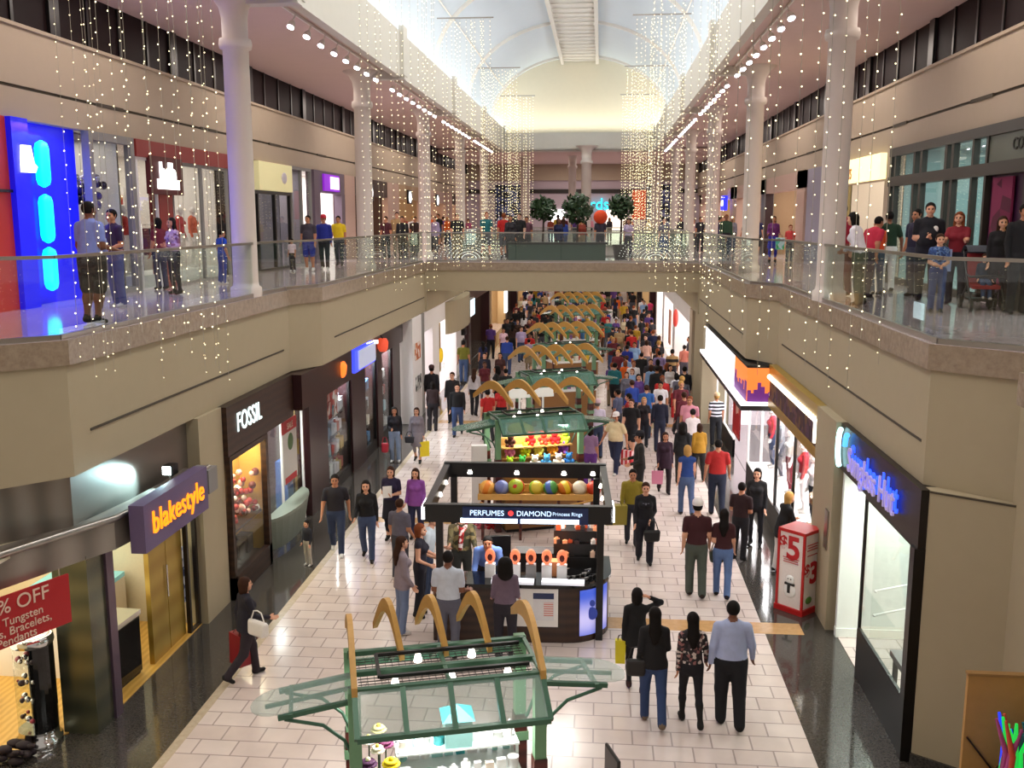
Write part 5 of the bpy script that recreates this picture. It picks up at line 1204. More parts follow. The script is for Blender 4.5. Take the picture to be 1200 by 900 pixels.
for nm, c, cc, x, y, r_ in fls:
    g = empty('flower', f'large {nm} artificial flower at the left end of the nearest kiosk', 'flower', loc_of(k1, (x, y, 1.04)), R(15)); h_ = .84 if y > -.25 else .76
    q = MB(); q.tube([(0, 0, 0), (.01, 0, h_)], .008, 5); q.build('stem', M_leaf, g); q = MB()
    for i in range(12):
        a = 2*PI*i/12
        for rr, zz in ((.6, .02), (.38, .05)): q.ball((r_*rr*math.cos(a+rr), r_*rr*math.sin(a+rr), h_+zz), r_*.36, 7, 5, 0, (1, 1, .4))
    q.build('petals', mat('petal_'+nm.replace(' ', '_'), c, .7, var=.15), g); q = MB(); q.ball((0, 0, h_+.07), r_*.26, 8, 6); q.build('flower_centre', mat('pollen_'+nm.replace(' ', '_'), cc, .7), g)
vs_ = MB(); vs_.lathe([(.2, 0), (.24, .1), (.22, .2), (.2, .2)], n=18); tag(vs_.build('flower_bowl', M_lit, None, loc_of(k1, (-.69, -.08, 1.042)), 0), 'white bowl holding the large artificial flowers', 'bowl')
pt = MB()
for k in range(26): pt.ball((rnd.gauss(0, .09), rnd.gauss(0, .07), rnd.uniform(.02, .14)), .05, 7, 5, 0, (1, 1, .6))
tag(pt.build('tissue_paper', M_lit, None, loc_of(k1, (.72, -.2, 1.16)), 0), 'crumpled white tissue paper at the right end of the nearest kiosk', 'tissue')
bx = MB(); bx.box(-.1, .1, -.12, .12, 0, .12); tag(bx.build('tissue_box', TEAL[4], None, loc_of(k1, (.72, -.2, 1.04)), R(15)), 'dark box under the white tissue paper', 'box')
mk = MB(); mk.lathe([(.02, 0), (.1, .02), (.11, .12), (.13, .16), (.05, .3), (.04, .3)], n=16); tag(mk.build('vase', mat('pink_glass', '#d8a0a8', .2), None, loc_of(k1, (.62, .3, 1.04)), 0), 'pinkish vase at the right back corner of the nearest kiosk', 'vase')
ch = empty('office_chair', 'dark red chair with a black mesh back beside the nearest kiosk', 'chair', (.0, 9.45, 0), R(-70))
q = MB(); q.ball((0, 0, 1.06), .25, 14, 8, 0, (1, 1, .3)); q.build('seat', mat('chair_red', '#4a1216', .5), ch); q = MB(); q.box(-.2, .2, .2, .24, 1.1, 1.62); b_ = q.build('backrest', M_blk, ch); bevel(b_, .02); q = MB(); q.tube([(0, 0, .1), (0, 0, 1.04)], .035, 8); q.tube([(0, .05, 1.02), (0, .24, 1.1), (0, .24, 1.3)], .02, 6); q.build('column', M_chrome, ch)
for i in range(5): a = 2*PI*i/5; q = MB(); q.tube([(0, 0, .12), (.3*math.cos(a), .3*math.sin(a), .05)], .022, 6); q.ball((.3*math.cos(a), .3*math.sin(a), .035), .035, 8, 5); q.build('leg', M_chrome, ch)

area(loc_of(k1, (0, 0, 2.5)), DOWN, 1.2, .6, 60, (1, .97, .92), 'kiosk_light')
# -- second: black framed perfume and sunglasses kiosk
k2 = empty('framed_kiosk', 'black framed kiosk with a lit blue and white sign beam and curved dark counter', 'kiosk', (-1.28, 16.8, 0), R(2))
for x, y in ((-1.4, -.9), (1.32, -.9), (-1.4, 1.3), (1.32, 1.3)): q = MB(); q.box(x-.06, x+.06, y-.06, y+.06, 0, 2.25); q.build('post', M_blk, k2)
q = MB(); q.box(-1.6, 1.5, -1.42, -1.3, 2.2, 2.5); q.build('front_beam', M_blk, k2)
for x in (-1.54, 1.44): q = MB(); q.box(x-.06, x+.06, -1.3, 1.4, 2.25, 2.48); q.build('side_beam', M_blk, k2)
q = MB(); q.box(-1.6, 1.5, 1.38, 1.5, 2.22, 2.5); q.build('back_beam', M_blk, k2)
q = MB(); q.box(-.95, 1.1, -1.45, -1.415, 2.2, 2.47); sb = q.build('sign_panel', mat('navy_panel', '#14244e', .3, emit=.12), k2)
q = MB(); q.box(-.98, -.05, -1.47, -1.44, 2.215, 2.285); q.box(.0, .95, -1.47, -1.44, 2.215, 2.285); q.build('light_bar', glow('white_blue', '#dcf0ff', 3.2), sb)
for body, x, sz, e in (('PERFUMES', -.55, .125, 1.5), ('DIAMOND', .22, .12, 1.45), ('| Princess Rings', .74, .085, 1.1)): text('lettering', body, sz, glow('kiosk_text_%g' % e, '#c8e4ff', e), sb, (x, -1.455, 2.375), (PI/2, 0, 0), ext=.004)
q = MB(); q.ball((-.16, -1.455, 2.38), .045, 8, 6, 0, (1, .2, 1)); q.build('red_dot', glow('red_dot', '#ff3a3a', 1.5), sb)
for x in (-1.6, 1.5): q = MB(); q.box(x-.03, x+.03, -1.42, -.9, 2.24, 2.46); q.build('end_light', glow('white', '#ffffff', 2.2), k2)
for x, y in ((-1.1, 1.37), (-.2, 1.37), (.7, 1.37), (1.25, 1.37), (-1.48, .6), (-1.48, -.2), (1.38, .5), (1.38, -.3)): q = MB(); q.lathe([(.03, .06), (.05, 0), (.045, -.01)], (x, y, 2.3), 10); q.build('spot_lamp', glow('spot', '#fff6e8', 7), k2)
ang = [R(-90+90*i/8) for i in range(9)]; curve = [(.75+.75*math.cos(a), -.35+.75*math.sin(a)) for a in ang]
q = MB(); q.prism([(-1.5, -1.1), (.75, -1.1)]+curve[1:]+[(1.5, .35), (.95, .35), (.95, -.2), (.6, -.55), (-1.5, -.55)], .0, .98); q.build('counter', M_brown, k2)
q = MB(); q.prism([(-1.54, -1.15), (.76, -1.15)]+[(x+.04, y-.03) for x, y in curve[1:]]+[(1.54, .38), (.93, .38), (.93, -.18), (.58, -.53), (-1.54, -.53)], .98, 1.04); q.build('counter_top', mat('black_gloss', '#0b0b0c', .06), k2)
q = MB(); q.box(-.35, .62, -1.135, -1.1, .3, .97); cp_ = q.build('white_front', mat('shop_white', '#f4f1ee', .5), k2); q = MB(); q.box(.2, .55, -1.145, -1.135, .42, .9); q.build('notice', mat('paper', '#e8e6e8', .6), cp_)
q = MB(); q.box(.2, .55, -1.15, -1.14, .8, .9); q.build('notice_heading', mat('navy_panel', '#14244e', .3), cp_); q = MB(); q.box(.38, .54, -1.15, -1.14, .5, .74); q.build('notice_lines', wave_mat('pink_lines', '#d88a80', '#efe4e2', 8, .6, 'Z', 0, hard=True), cp_)
q = MB(); a0, a1 = R(-72), R(-22); aa = [a0+(a1-a0)*i/6 for i in range(7)]; sc_ = [(.75+.765*math.cos(a), -.35+.765*math.sin(a)) for a in aa]
q.strip([(x, y, .93) for x, y in sc_], [(x, y, .12) for x, y in sc_]); scr = q.build('poster_screen', wave_mat('screen_blue', '#3a58c8', '#b8b4e8', .35, .3, 'Z', 1.5, emit=.75), k2, fix=False)
q = MB(); xy = (.75+.785*math.cos(R(-55)), -.35+.785*math.sin(R(-55)))
q.ball((xy[0], xy[1], .68), .05, 10, 6, 0, (1, .3, 1.2)); q.ball((xy[0], xy[1], .5), .09, 10, 6, 0, (1, .25, 1.3)); q.build('screen_figure', glow('figure', '#2a3a8a', .5), scr)
q = MB(); q.box(-.2, .75, .7, 1.1, 0, .95); q.build('back_cabinet', M_blk, k2)
# seats, goods and screen on it
for i, x in enumerate((-.55, -.12, .15, .42, .68)):
    g = empty('lamp_stand', ['glowing orange oval lamp on a white stand, leftmost on the black kiosk', 'glowing orange oval lamp, second from the left on the black kiosk', 'glowing orange oval lamp, middle of the five on the black kiosk', 'glowing orange oval lamp, second from the right on the black kiosk', 'glowing orange oval lamp, rightmost of the five on the black kiosk'][i], 'lamp', loc_of(k2, (x, -.78, 1.04)))
    q = MB(); q.box(-.085, .085, -.06, .06, 0, .24); q.build('stand', M_grey if i == 2 else M_lit, g); q = MB(); q.ball((0, 0, .37), .09, 14, 8, 0, (1, .5, 1.5)); q.build('oval_shade', glow('salmon', '#f08058', .75), g); q = MB(); q.ball((0, -.03, .36), .05, 10, 6, 0, (1, .5, 1.4)); q.build('glass_core', mat('dark_amber', '#6a2418', .2), g)
for i, x in enumerate((-.1, .75)):
    q = MB(); q.box(-.36, .36, -.09, .09, 0, .05); tag(q.build('price_strip', glow('strip_white', '#f4f6ff', .5), None, loc_of(k2, (x-.05, -1.04, 1.04))), ['left white strip along the front edge of the black kiosk counter', 'right white strip along the front edge of the black kiosk counter'][i], 'strip')
rk = empty('goods_tower', 'black tiered rack crowded with small boxes at the right of the framed kiosk', 'rack', loc_of(k2, (.98, -.2, 1.04)))
for z in (0, .22, .44): q = MB(); q.box(-.45, .38, -.1+z*.3, .4, z, z+.2); q.build('step', M_blk, rk)
rnd = random.Random(14)
for k in range(44):
    s_ = rnd.randrange(3); z = .22*s_+.2; x = rnd.uniform(-.42, .34); y = rnd.uniform(-.08+.06*s_, .1+.06*s_) if s_ < 2 else rnd.uniform(.05, .36); q = MB(); w_ = rnd.uniform(.025, .05); h_ = rnd.uniform(.06, .13)
    q.box(-w_, w_, -w_*.5, w_*.5, 0, h_*.8); q.box(-w_*.5, w_*.5, -w_*.3, w_*.3, h_*.8, h_)
    tag(q.build('perfume_box', mat('perf_%d' % (k % 5), ['#efe8e0', '#c8502a', '#d8b8a0', '#1e1e22', '#f0a070'][k % 5], .35), None, loc_of(k2, (.98+x, -.2+y, 1.04+z)), rnd.uniform(-.4, .4)), 'small perfume box on the black tiered rack', 'box', 'perfume boxes on the tiered rack')
mo = empty('monitor', 'pale blue screen on the right post of the framed kiosk', 'monitor', loc_of(k2, (1.2, .2, 1.04)), R(20)); q = MB(); q.box(-.2, .2, -.02, .02, .5, .82); q.build('housing', M_blk, mo); q = MB(); q.box(-.18, .18, -.028, -.02, .52, .8); q.build('screen', glow('screen', '#a8d4ff', 1.2), mo); q = MB(); q.box(-.03, .03, -.02, .02, 0, .5); q.build('stand', M_blk, mo)
rnd = random.Random(19)
for k in range(12):
    a = R(-80+11*(k % 7)); rr = .42+.16*(k//7); q = MB()
    for sx in (-1, 1): q.ball((sx*.05, 0, .03), .04, 8, 5, 0, (1, .3, .8))
    q.tube([(-.09, 0, .045), (.09, 0, .045)], .008, 5); q.tube([(-.09, 0, .045), (-.09, .11, .01)], .006, 4); q.tube([(.09, 0, .045), (.09, .11, .01)], .006, 4)
    tag(q.build('sunglasses', M_blk if k % 3 else M_grey, None, loc_of(k2, (.75+rr*math.cos(a), -.4+rr*math.sin(a), 1.04)), a+PI/2), 'pair of sunglasses laid out on the curved end of the black counter', 'sunglasses', 'sunglasses on the curved counter')
q = MB(); q.box(-.14, .14, -.1, .1, 0, .26); tag(q.build('parcel', mat('orange_parcel', '#d8905a', .5), None, loc_of(k2, (.62, -.62, 1.04))), 'small orange brown box next to the rightmost oval lamp', 'box')
chs = empty('stool_chair', 'black high backed chair behind the counter of the framed kiosk', 'chair', loc_of(k2, (-.5, .55, 0)), R(10)); q = MB(); q.box(-.25, .25, -.25, .25, .5, .58); q.build('seat', M_blk, chs); q = MB(); q.box(-.25, .25, .22, .28, .58, 1.25); q.build('backrest', M_blk, chs)
for sx in (-1, 1):
    for sy in (-1, 1): q = MB(); q.box(sx*.2-.02, sx*.2+.02, sy*.2-.02, sy*.2+.02, 0, .5); q.build('leg', M_blk, chs)

# -- third: ball and soft toy pergola
k3 = pergola((-1.45, 22.3, 0), 22, 'second pergola kiosk from the front, stocked with bright balls and soft toys', 2.0, True, 4, 30, (-.3, .95, 2.86, .42, .2))
kiosk_base(k3, 1.75, 1.0, 1.4, mat('oak_counter', '#8e6436', .5), M_kwood)
tr_ = empty('ball_rack', 'long wooden rack of striped balls between the framed kiosk and the toy pergola', 'rack', (-1.3, 21.25, 0), R(4))
q = MB(); q.box(-1.35, 1.3, -.2, .2, .95, 1.0); q.box(-1.35, 1.3, -.24, -.2, .95, 1.08); q.box(-1.35, 1.3, .2, .24, .95, 1.2); q.build('trough', M_kwood, tr_)
for x in (-1.25, -.4, .45, 1.2): q = MB(); q.box(x-.03, x+.03, -.18, .18, 0, .95); q.build('leg', M_post, tr_)
q = MB(); q.bar((-1.3, -.26, .9), (-.5, -.26, .62), .06, .03); q.bar((-.4, -.26, .6), (1.28, -.26, .98), .06, .03); q.build('brace', M_kwood, tr_)
bc_ = [('orange and red', ['#e8862a', '#c83a20', '#f0b050']), ('pale blue', ['#8a94c8', '#a8b0d8', '#6a74b0']), ('red and lime', ['#c8241c', '#c8241c', '#a8b828']), ('green and orange', ['#8ab030', '#e06a20', '#d8c040']), ('blue and green', ['#4a66b0', '#4a66b0', '#4a9040']), ('yellow and orange', ['#e8c020', '#e89a20', '#c86a18']), ('cream', ['#d8c8a8', '#c8b490', '#e4d8c0']), ('red orange', ['#e04a24', '#f07a3a', '#c83a1c'])]
for i, (nm, cs_) in enumerate(bc_):
    r_ = .17 if i not in (2,) else .19; q = MB(); q.ball((0, 0, 0), r_, 18, 12)
    m = wave_mat('ball_%d' % i, cs_[0], cs_[2], 1.3, .35, 'X', 1.2, hard=True); x = -1.15+.325*i+(.12 if i > 2 else 0)
    o = q.build('ball', m, None, Vector((-1.3+x*math.cos(R(4)), 21.25+x*math.sin(R(4)), 1.0+r_))); o.rotation_euler = (.5*i, .3, .7*i); tag(o, f'{nm} ball on the long wooden rack', 'ball')
def soft_toy(p, c, lab, s=1.):
    q = MB(); q.ball((0, 0, .14), .15, 10, 7, 0, (1, .9, .95)); q.ball((0, -.03, .34), .12, 10, 7); q.ball((-.09, -.02, .45), .045, 7, 5); q.ball((.09, -.02, .45), .045, 7, 5); q.ball((-.15, -.08, .18), .06, 7, 5, 0, (1, 1, 1.5)); q.ball((.15, -.08, .18), .06, 7, 5, 0, (1, 1, 1.5)); q.ball((-.09, -.14, .05), .07, 7, 5); q.ball((.09, -.14, .05), .07, 7, 5)
    t = q.build('soft_toy', mat('plush_'+c.lstrip('#'), c, .9, var=.15, scale=40), None, p, R(random.uniform(-25, 25))); t.scale = (s, s, s); tag(t, lab, 'toy')
    e = MB(); e.ball((-.045, -.135, .37), .016, 6, 4); e.ball((.045, -.135, .37), .016, 6, 4); e.build('eyes', M_blk, t)
sg_ = MB(); sg_.box(-.85, .85, .1, .16, 1.44, 2.1)
for z in (1.66, 1.9): sg_.box(-.85, .85, -.22, .1, z, z+.03)
sg_.build('stepped_shelf', M_kwood, k3)
toys = [(-.7, -.3, .84, '#a8d820', 'lime green'), (-.4, -.3, .84, '#3ab04a', 'leaf green'), (-.1, -.3, .84, '#f4f0ea', 'white'), (.2, -.3, .84, '#4aa8e0', 'sky blue'), (.48, -.3, .84, '#f2e8d8', 'cream'), (.74, -.3, .84, '#2a78c0', 'deep blue'), (-.6, -.05, 1.19, '#e87ab0', 'pink'), (-.25, -.05, 1.19, '#d8d020', 'yellow'), (.1, -.05, 1.19, '#f0e060', 'pale yellow'), (.42, -.05, 1.19, '#f4a020', 'orange'), (.7, -.05, 1.19, '#8a4ab0', 'purple'), (-.1, -.05, 1.48, '#d02018', 'scarlet'), (.2, -.05, 1.48, '#e83a20', 'tomato red'), (.46, -.05, 1.48, '#b81414', 'dark red'), (.74, -.05, 1.48, '#b8d030', 'yellow green'), (-.6, -.05, 1.48, '#5a3020', 'brown')]
for x, y, z, c, nm in toys: soft_toy(loc_of(k3, (x, y, {.84: 1.44, 1.19: 1.69, 1.48: 1.93}[z])), c, f'{nm} soft toy on the shelves of the second pergola kiosk', .66)
for i, x in enumerate((-.35, .25)):
    q = MB(); q.box(-.27, .27, -.015, .015, -.11, .11); q.box(-.02, .02, .0, .02, -.6, -.1); tag(q.build('hanging_sign', mat('board_white', '#fbf8f2', .5, emit=.25), None, loc_of(k3, (x+.3, 1.05, 2.95)), R(22)), ['left white sign board above the roof of the toy pergola', 'right white sign board above the roof of the toy pergola'][i], 'sign')
q = MB(); q.box(-.18, .18, -.1, .1, 0, 1.9); tag(q.build('white_display', M_lit, None, (-2.75, 22.2, 0), R(10)), 'tall white display panel left of the toy pergola posts', 'panel')
for i in range(3): soft_toy((-2.95+.26*i, 21.9, 0), ['#c02028', '#d86a7a', '#a01820'][i], ['crimson soft toy on the floor left of the toy pergola', 'rose soft toy on the floor left of the toy pergola', 'dark crimson soft toy on the floor left of the toy pergola'][i], .7)
area(loc_of(k3, (0, -.2, 2.5)), DOWN, 1.4, .6, 60, (1, .95, .9), 'kiosk_light')
area(loc_of(k2, (0, -.3, 2.2)), DOWN, 1.8, .8, 45, (1, .97, .95), 'kiosk_light')
# -- farther pergolas
for i, (y, rz, lab) in enumerate(((28.6, 24, 'third pergola kiosk from the front with tan wave boards'), (35.2, 24, 'fourth pergola kiosk from the front, half hidden by the third'), (42.4, 24, 'fifth pergola kiosk from the front with many wave boards'), (50, 20, 'sixth pergola kiosk from the front, just under the bridge edge'), (58, 20, 'farthest pergola kiosk, seen small under the bridge'))):
    kk = pergola((-1.25 + (.05*i), y, 0), rz, lab, 1.95, True, 5, 34, (-.3, .9, 2.88, .42, .2)); kiosk_base(kk, 2.0, 1.0, 1.0, mat('oak_counter', '#8e6436', .5), M_lit)
    rnd = random.Random(100+i); pal = ['#e8e0d0', '#d84a3a', '#3a78b0', '#e8c030', '#f4f4f0', '#5a9a5a', '#8a5aa0']
    for j in range(10):
        c = pal[(j+i) % 7]; q = MB(); w_ = rnd.uniform(.06, .1); h_ = rnd.uniform(.15, .4); q.box(-w_, w_, -w_, w_, 0, h_*.85); q.prism([(-w_*1.1, -w_*1.1), (w_*1.1, -w_*1.1), (w_*1.1, w_*1.1), (-w_*1.1, w_*1.1)], h_*.85, h_)
        tag(q.build('gift_box', mat('gift_'+c[1:], c, .5), None, loc_of(kk, (-.85+.19*j, rnd.uniform(-.35, .3), 1.04)), rnd.uniform(0, 1)), 'gift box on the counter of the '+lab.split(' kiosk')[0]+' kiosk', 'box', 'gift boxes of the '+lab.split(' kiosk')[0])
    if i == 0:
        yb = MB(); yb.ball((0, 0, 0), .3, 12, 8, 0, (1.3, .8, .6)); tag(yb.build('yellow_cushion', mat('lemon', '#f2e020', .6), None, loc_of(kk, (-1.35, -.7, 1.18))), 'bright yellow cushion at the left of the third pergola kiosk', 'cushion')
        q = MB(); q.box(-.25, .25, -.25, .25, 0, 1.0); tag(q.build('pedestal', M_dark, None, loc_of(kk, (-1.35, -.7, 0))), 'dark pedestal under the bright yellow cushion', 'pedestal')
# ------------------------------------------------------------------ the shoppers
MATS['floral'] = blotch_mat('cloth_floral', ['#1a1418', '#c8b8b0', '#2a2226', '#8a5a58', '#1a1418', '#3a2a30'], 22)
MATS['stripe'] = wave_mat('cloth_stripe', '#14141c', '#e6e2ee', 2.6, .85, 'Z', 0, hard=True)
MATS['plaid'] = blotch_mat('cloth_plaid', ['#a88a98', '#c8a8b0', '#8a5a68', '#b898a0', '#6a4450'], 16)
MATS['bluecheck'] = blotch_mat('cloth_bluecheck', ['#2c4478', '#4a689c', '#22345c', '#6a86b0', '#34508a'], 26)
MATS['camo'] = blotch_mat('cloth_camo', ['#5a5034', '#8a7a50', '#3a3824', '#6e6440', '#463c28'], 14)
MATS['bandtan'] = wave_mat('cloth_bandtan', '#17141a', '#a8885a', 1.2, .85, 'Z', 0, hard=True)
PEOPLE = [
    ('man in pale blue dress shirt and black trousers walking away beside the booted girl', (1.92, 13.19, 0), 0, 1.84, 'd', 'k', '#a9b3d6', '#121218', '#0c0c0c', dict(w=1.22, sleeve='long', legs='slacks', walk=0.35, lab=12, rab=16)),
    ('slim girl with long dark hair, patterned top, red waistband and tall boots', (1.37, 13.19, 0), 4, 1.67, 'm', 'k', 'floral', '#15131a', '#151010', dict(fem=1, w=0.88, hs='long', sleeve='long', legs='leggings', boots=1, walk=0.55, rab=14)),
    ('woman with long dark hair in black jacket and blue jeans, walking beside the booted girl', (0.84, 13.16, 0), 2, 1.74, 'm', 'k', '#0f0d11', '#2c3f66', '#6a5848', dict(fem=1, w=1.02, hs='long', sleeve='long', walk=0.5, le=50, re=55, coat=0.25)),
    ('woman in black holding one hand up to her dark hair', (0.63, 14.16, 0), 0, 1.62, 'm', 'k', '#0d0b0e', '#17151b', '#3a2020', dict(fem=1, w=0.95, hs='mid', sleeve='long', walk=0.4, ra=118, rab=58, re=105, rin=72, coat=0.6, legs='leggings')),
    ('man in wine red tee and white cap walking away with the woman in maroon', (1.90, 18.08, 0), 0, 1.86, 'l', 'k', '#3a0f16', '#4a5048', '#2a2018', dict(w=1.05, legs='slacks', walk=0.3, hs='short')),
    ('woman in maroon top and light blue jeans, long dark hair down her back', (2.40, 18.09, 0), -8, 1.72, 'l', 'k', '#3a1218', '#5a72a0', '#20181a', dict(fem=1, w=0.95, hs='long', walk=0.4, le=70, lin=30)),
    ('person in black hooded top with a dark shoulder bag, walking towards the camera', (1.01, 19.81, 0), 180, 1.73, 'l', 'b', '#15131a', '#1a1a26', '#101010', dict(fem=1, w=1.05, hs='short', sleeve='long', legs='slacks', walk=0.35, le=60, lin=25)),
    ('person half hidden behind the black hooded one, in an olive yellow top', (0.78, 20.88, 0), 178, 1.72, 'm', 'k', '#8a7a1e', '#2b2c38', '#151515', dict(w=1.0, hs='short', sleeve='long', walk=0.3)),
    ('man in dark jacket and cap standing sideways behind the black hooded person', (1.05, 24.06, 0), 95, 1.85, 'm', 'k', '#1c1a18', '#1a1818', '#101010', dict(w=1.05, sleeve='long', legs='slacks', le=70, re=75, coat=0.2)),
    ('stocky man in cream shirt and white cap carrying a red striped bag', (0.51, 27.13, 0), 150, 1.75, 'm', 'k', '#d8c49a', '#262c48', '#c8c4c0', dict(w=1.3, walk=0.7, rab=22, lab=20)),
    ('woman in dark plum coat carrying a pink bag', (1.76, 25.22, 0), 185, 1.63, 'm', 'b', '#2a1024', '#1e1018', '#141012', dict(fem=1, w=1.05, hs='mid', sleeve='long', coat=0.8, walk=0.4)),
    ('woman in royal blue tank top and flared jeans walking away', (2.16, 23.30, 0), 5, 1.74, 'l', 'y', '#1c3a78', '#46587c', '#2a2220', dict(fem=1, w=1.0, hs='mid', sleeve='none', walk=0.5)),
    ('man in bright red tee and dark jeans walking away', (2.90, 23.39, 0), 0, 1.86, 'm', 'k', '#a01a18', '#1c2236', '#151515', dict(w=1.15, walk=0.35, rab=14, lab=14)),
    ('woman in mustard jacket near the red tee man', (2.78, 26.62, 0), 10, 1.58, 'l', 'b', '#a87a1e', '#1a1614', '#181414', dict(fem=1, w=1.1, hs='mid', sleeve='long', coat=0.3, walk=0.3)),
    ('woman with black hair and black coat between plum coat and mustard jacket', (2.29, 26.28, 0), 0, 1.66, 'm', 'k', '#0e0c0e', '#1a1818', '#101010', dict(fem=1, w=1.05, hs='big', sleeve='long', coat=0.5)),
    ('person in white top just behind the mustard jacket', (2.72, 28.01, 0), 0, 1.71, 'l', 'k', '#e4dada', '#3a3c48', '#202020', dict(fem=1, w=0.95, sleeve='long')),
    ('person in dark red tee at the edge of the granite border with crossed arms', (3.03, 20.25, 0), -30, 1.66, 'm', 'k', '#2a1014', '#16141a', '#101010', dict(w=1.1, le=85, re=85, lin=60, rin=60)),
    ('woman in black standing by the bright clothes shop window', (3.48, 21.12, 0), 160, 1.74, 'l', 'k', '#121014', '#15131a', '#0e0c0c', dict(fem=1, w=1.0, hs='mid', sleeve='long', legs='leggings')),
    ('person in black and white striped shirt with a pale cap', (3.73, 30.92, 0), 5, 1.66, 'm', 'y', 'stripe', '#1e1e24', '#151515', dict(w=1.1, legs='slacks', walk=0.2)),
    ('woman in black coat leaning at the window corner by the price stand', (4.31, 20.97, 0), -70, 1.68, 'l', 'y', '#100e10', '#e4dcd8', '#181414', dict(fem=1, w=1.0, hs='mid', sleeve='long', lean=12, ra=30, la=30, re=60, le=60, coat=0.7)),
    ('man in dark charcoal shirt and jeans walking towards the camera on the left', (-5.53, 19.76, 0), 190, 1.77, 'm', 'k', '#221e26', '#333f5c', '#d8d4d0', dict(w=1.1, walk=0.55, lab=14, rab=14)),
    ('woman in black top and bootcut jeans with long black hair, beside the charcoal shirt man', (-4.79, 19.46, 0), 185, 1.74, 'l', 'k', '#100d12', '#3a4868', '#151010', dict(fem=1, w=1.0, hs='side', sleeve='long', walk=0.5, re=50)),
    ('woman in navy blouse with short brown hair holding papers', (-4.55, 20.79, 0), 178, 1.68, 'l', 'b', '#1e1436', '#171320', '#14100f', dict(fem=1, w=1.1, hs='mid', sleeve='short', le=95, re=100, lin=30, rin=40, legs='skirt')),
    ('woman in bright violet hooded top with long brown hair', (-4.02, 20.92, 0), 175, 1.62, 'l', 'b', '#8a4a9c', '#24284a', '#181414', dict(fem=1, w=1.12, hs='side', sleeve='long', coat=0.35, le=40, re=40)),
    ('man in grey tee standing with his back turned by the kiosk corner', (-3.86, 18.37, 0), -20, 1.66, 'm', 'b', '#5e5a68', '#3a3a44', '#d0cac4', dict(w=1.1, re=40)),
    ('woman in dark vest and fair hair facing the kiosk', (-3.14, 16.65, 0), -90, 1.72, 'l', 'r', '#1c1a28', '#191824', '#14100f', dict(fem=1, w=1.05, hs='mid', sleeve='none', le=75, re=70, lin=10)),
    ('woman in grey cardigan and jeans with long brown hair', (-3.32, 15.89, 0), -60, 1.73, 'l', 'b', '#8e8088', '#6e7c9c', '#cac4c0', dict(fem=1, w=1.0, hs='long', sleeve='long', coat=0.4, re=30)),
    ('man in pale grey tee standing at the kiosk counter', (-2.38, 15.02, 0), 0, 1.79, 'd', 'k', '#c2c8d4', '#5a5a68', '#202020', dict(w=1.12, le=60, re=70, rin=-10)),
    ('woman with big dark hair in dusty mauve cardigan at the kiosk counter', (-1.45, 15.04, 0), 5, 1.70, 'm', 'k', '#6a5868', '#24202a', '#151010', dict(fem=1, w=1.1, hs='big', sleeve='long', le=60, re=60)),
    ('small child in dark jacket and pale trousers standing on the granite border', (-5.95, 19.03, 0), 150, 0.96, 'l', 'k', '#23242e', '#b8b0a4', '#d4d0cc', dict(child=1, w=0.95, sleeve='long')),
    ('woman in dark coat with a white bag walking along the granite border', (-5.39, 13.99, 0), -50, 1.67, 'l', 'b', '#1e1a26', '#2a2028', '#120e0e', dict(fem=1, w=1.1, hs='mid', sleeve='long', walk=0.7, coat=0.3, re=60)),
    ('vendor in camouflage jacket with a red checked scarf behind the counter', (-2.37, 17.10, 0), 190, 1.76, 'l', 'k', 'camo', '#2a2a26', '#151515', dict(w=1.05, sleeve='long', ra=35, la=30, re=60, le=50, hy=25)),
    ('vendor in blue dress shirt bending over the counter', (-1.90, 16.54, 0), 185, 1.76, 'm', 'k', '#6a8ad0', '#20222c', '#151515', dict(w=1.1, sleeve='long', lean=38, ra=55, la=50, re=40, le=45, hp=-25)),
    ('seller with black hair and white shirt behind the goods rack of the framed kiosk', (-0.07, 16.42, 0), 5, 1.68, 'l', 'k', '#eceaea', '#22222a', '#151515', dict(fem=1, w=0.95, hs='bun', sleeve='short', re=60)),
    ('man in white tee leaning at the left side of the framed kiosk', (-2.81, 17.32, 0), -100, 1.76, 'l', 'k', '#c8d4dc', '#33405a', '#202020', dict(w=1.0, re=80, le=80, lean=10)),
    ('woman in black top and light jeans standing by the maroon shop', (-5.95, 27.85, 0), 185, 1.65, 'm', 'k', '#17151b', '#8090a8', '#d8d4d0', dict(fem=1, w=0.98, hs='side', sleeve='long', re=80, rin=30)),
    ('woman in grey top and skirt with a bright yellow bag', (-5.30, 27.90, 0), 178, 1.65, 'l', 'b', '#7e767e', '#8a8288', '#1c1818', dict(fem=1, w=0.98, hs='mid', sleeve='long', legs='skirt', walk=0.4)),
    ('taller of the dark dressed couple by the white shop, wearing a cap', (-6.32, 34.51, 0), 5, 1.86, 'm', 'k', '#17131a', '#151219', '#100e0e', dict(w=1.0, sleeve='long', legs='slacks')),
    ('shorter of the dark dressed couple by the white shop, in brown', (-5.57, 32.28, 0), 0, 1.68, 'm', 'k', '#2a1618', '#1c161c', '#100e0e', dict(fem=1, w=0.95, hs='mid', sleeve='long')),
    ('man in black walking away beside the white shop', (-5.10, 33.61, 0), 175, 1.80, 'l', 'b', '#151116', '#18141a', '#100e0e', dict(w=0.98, sleeve='long', legs='slacks')),
    ('woman in pale grey top and black trousers with long brown hair', (-4.50, 35.05, 0), -10, 1.74, 'l', 'b', '#c0b8bc', '#17151b', '#141010', dict(fem=1, w=0.95, hs='long', sleeve='long', walk=0.3)),
    ('person in olive tee and jeans by the curved cream portal', (-5.88, 42.09, 0), 0, 1.86, 'm', 'k', '#6a6a1e', '#3a5078', '#202020', dict(w=1.05, walk=0.2)),
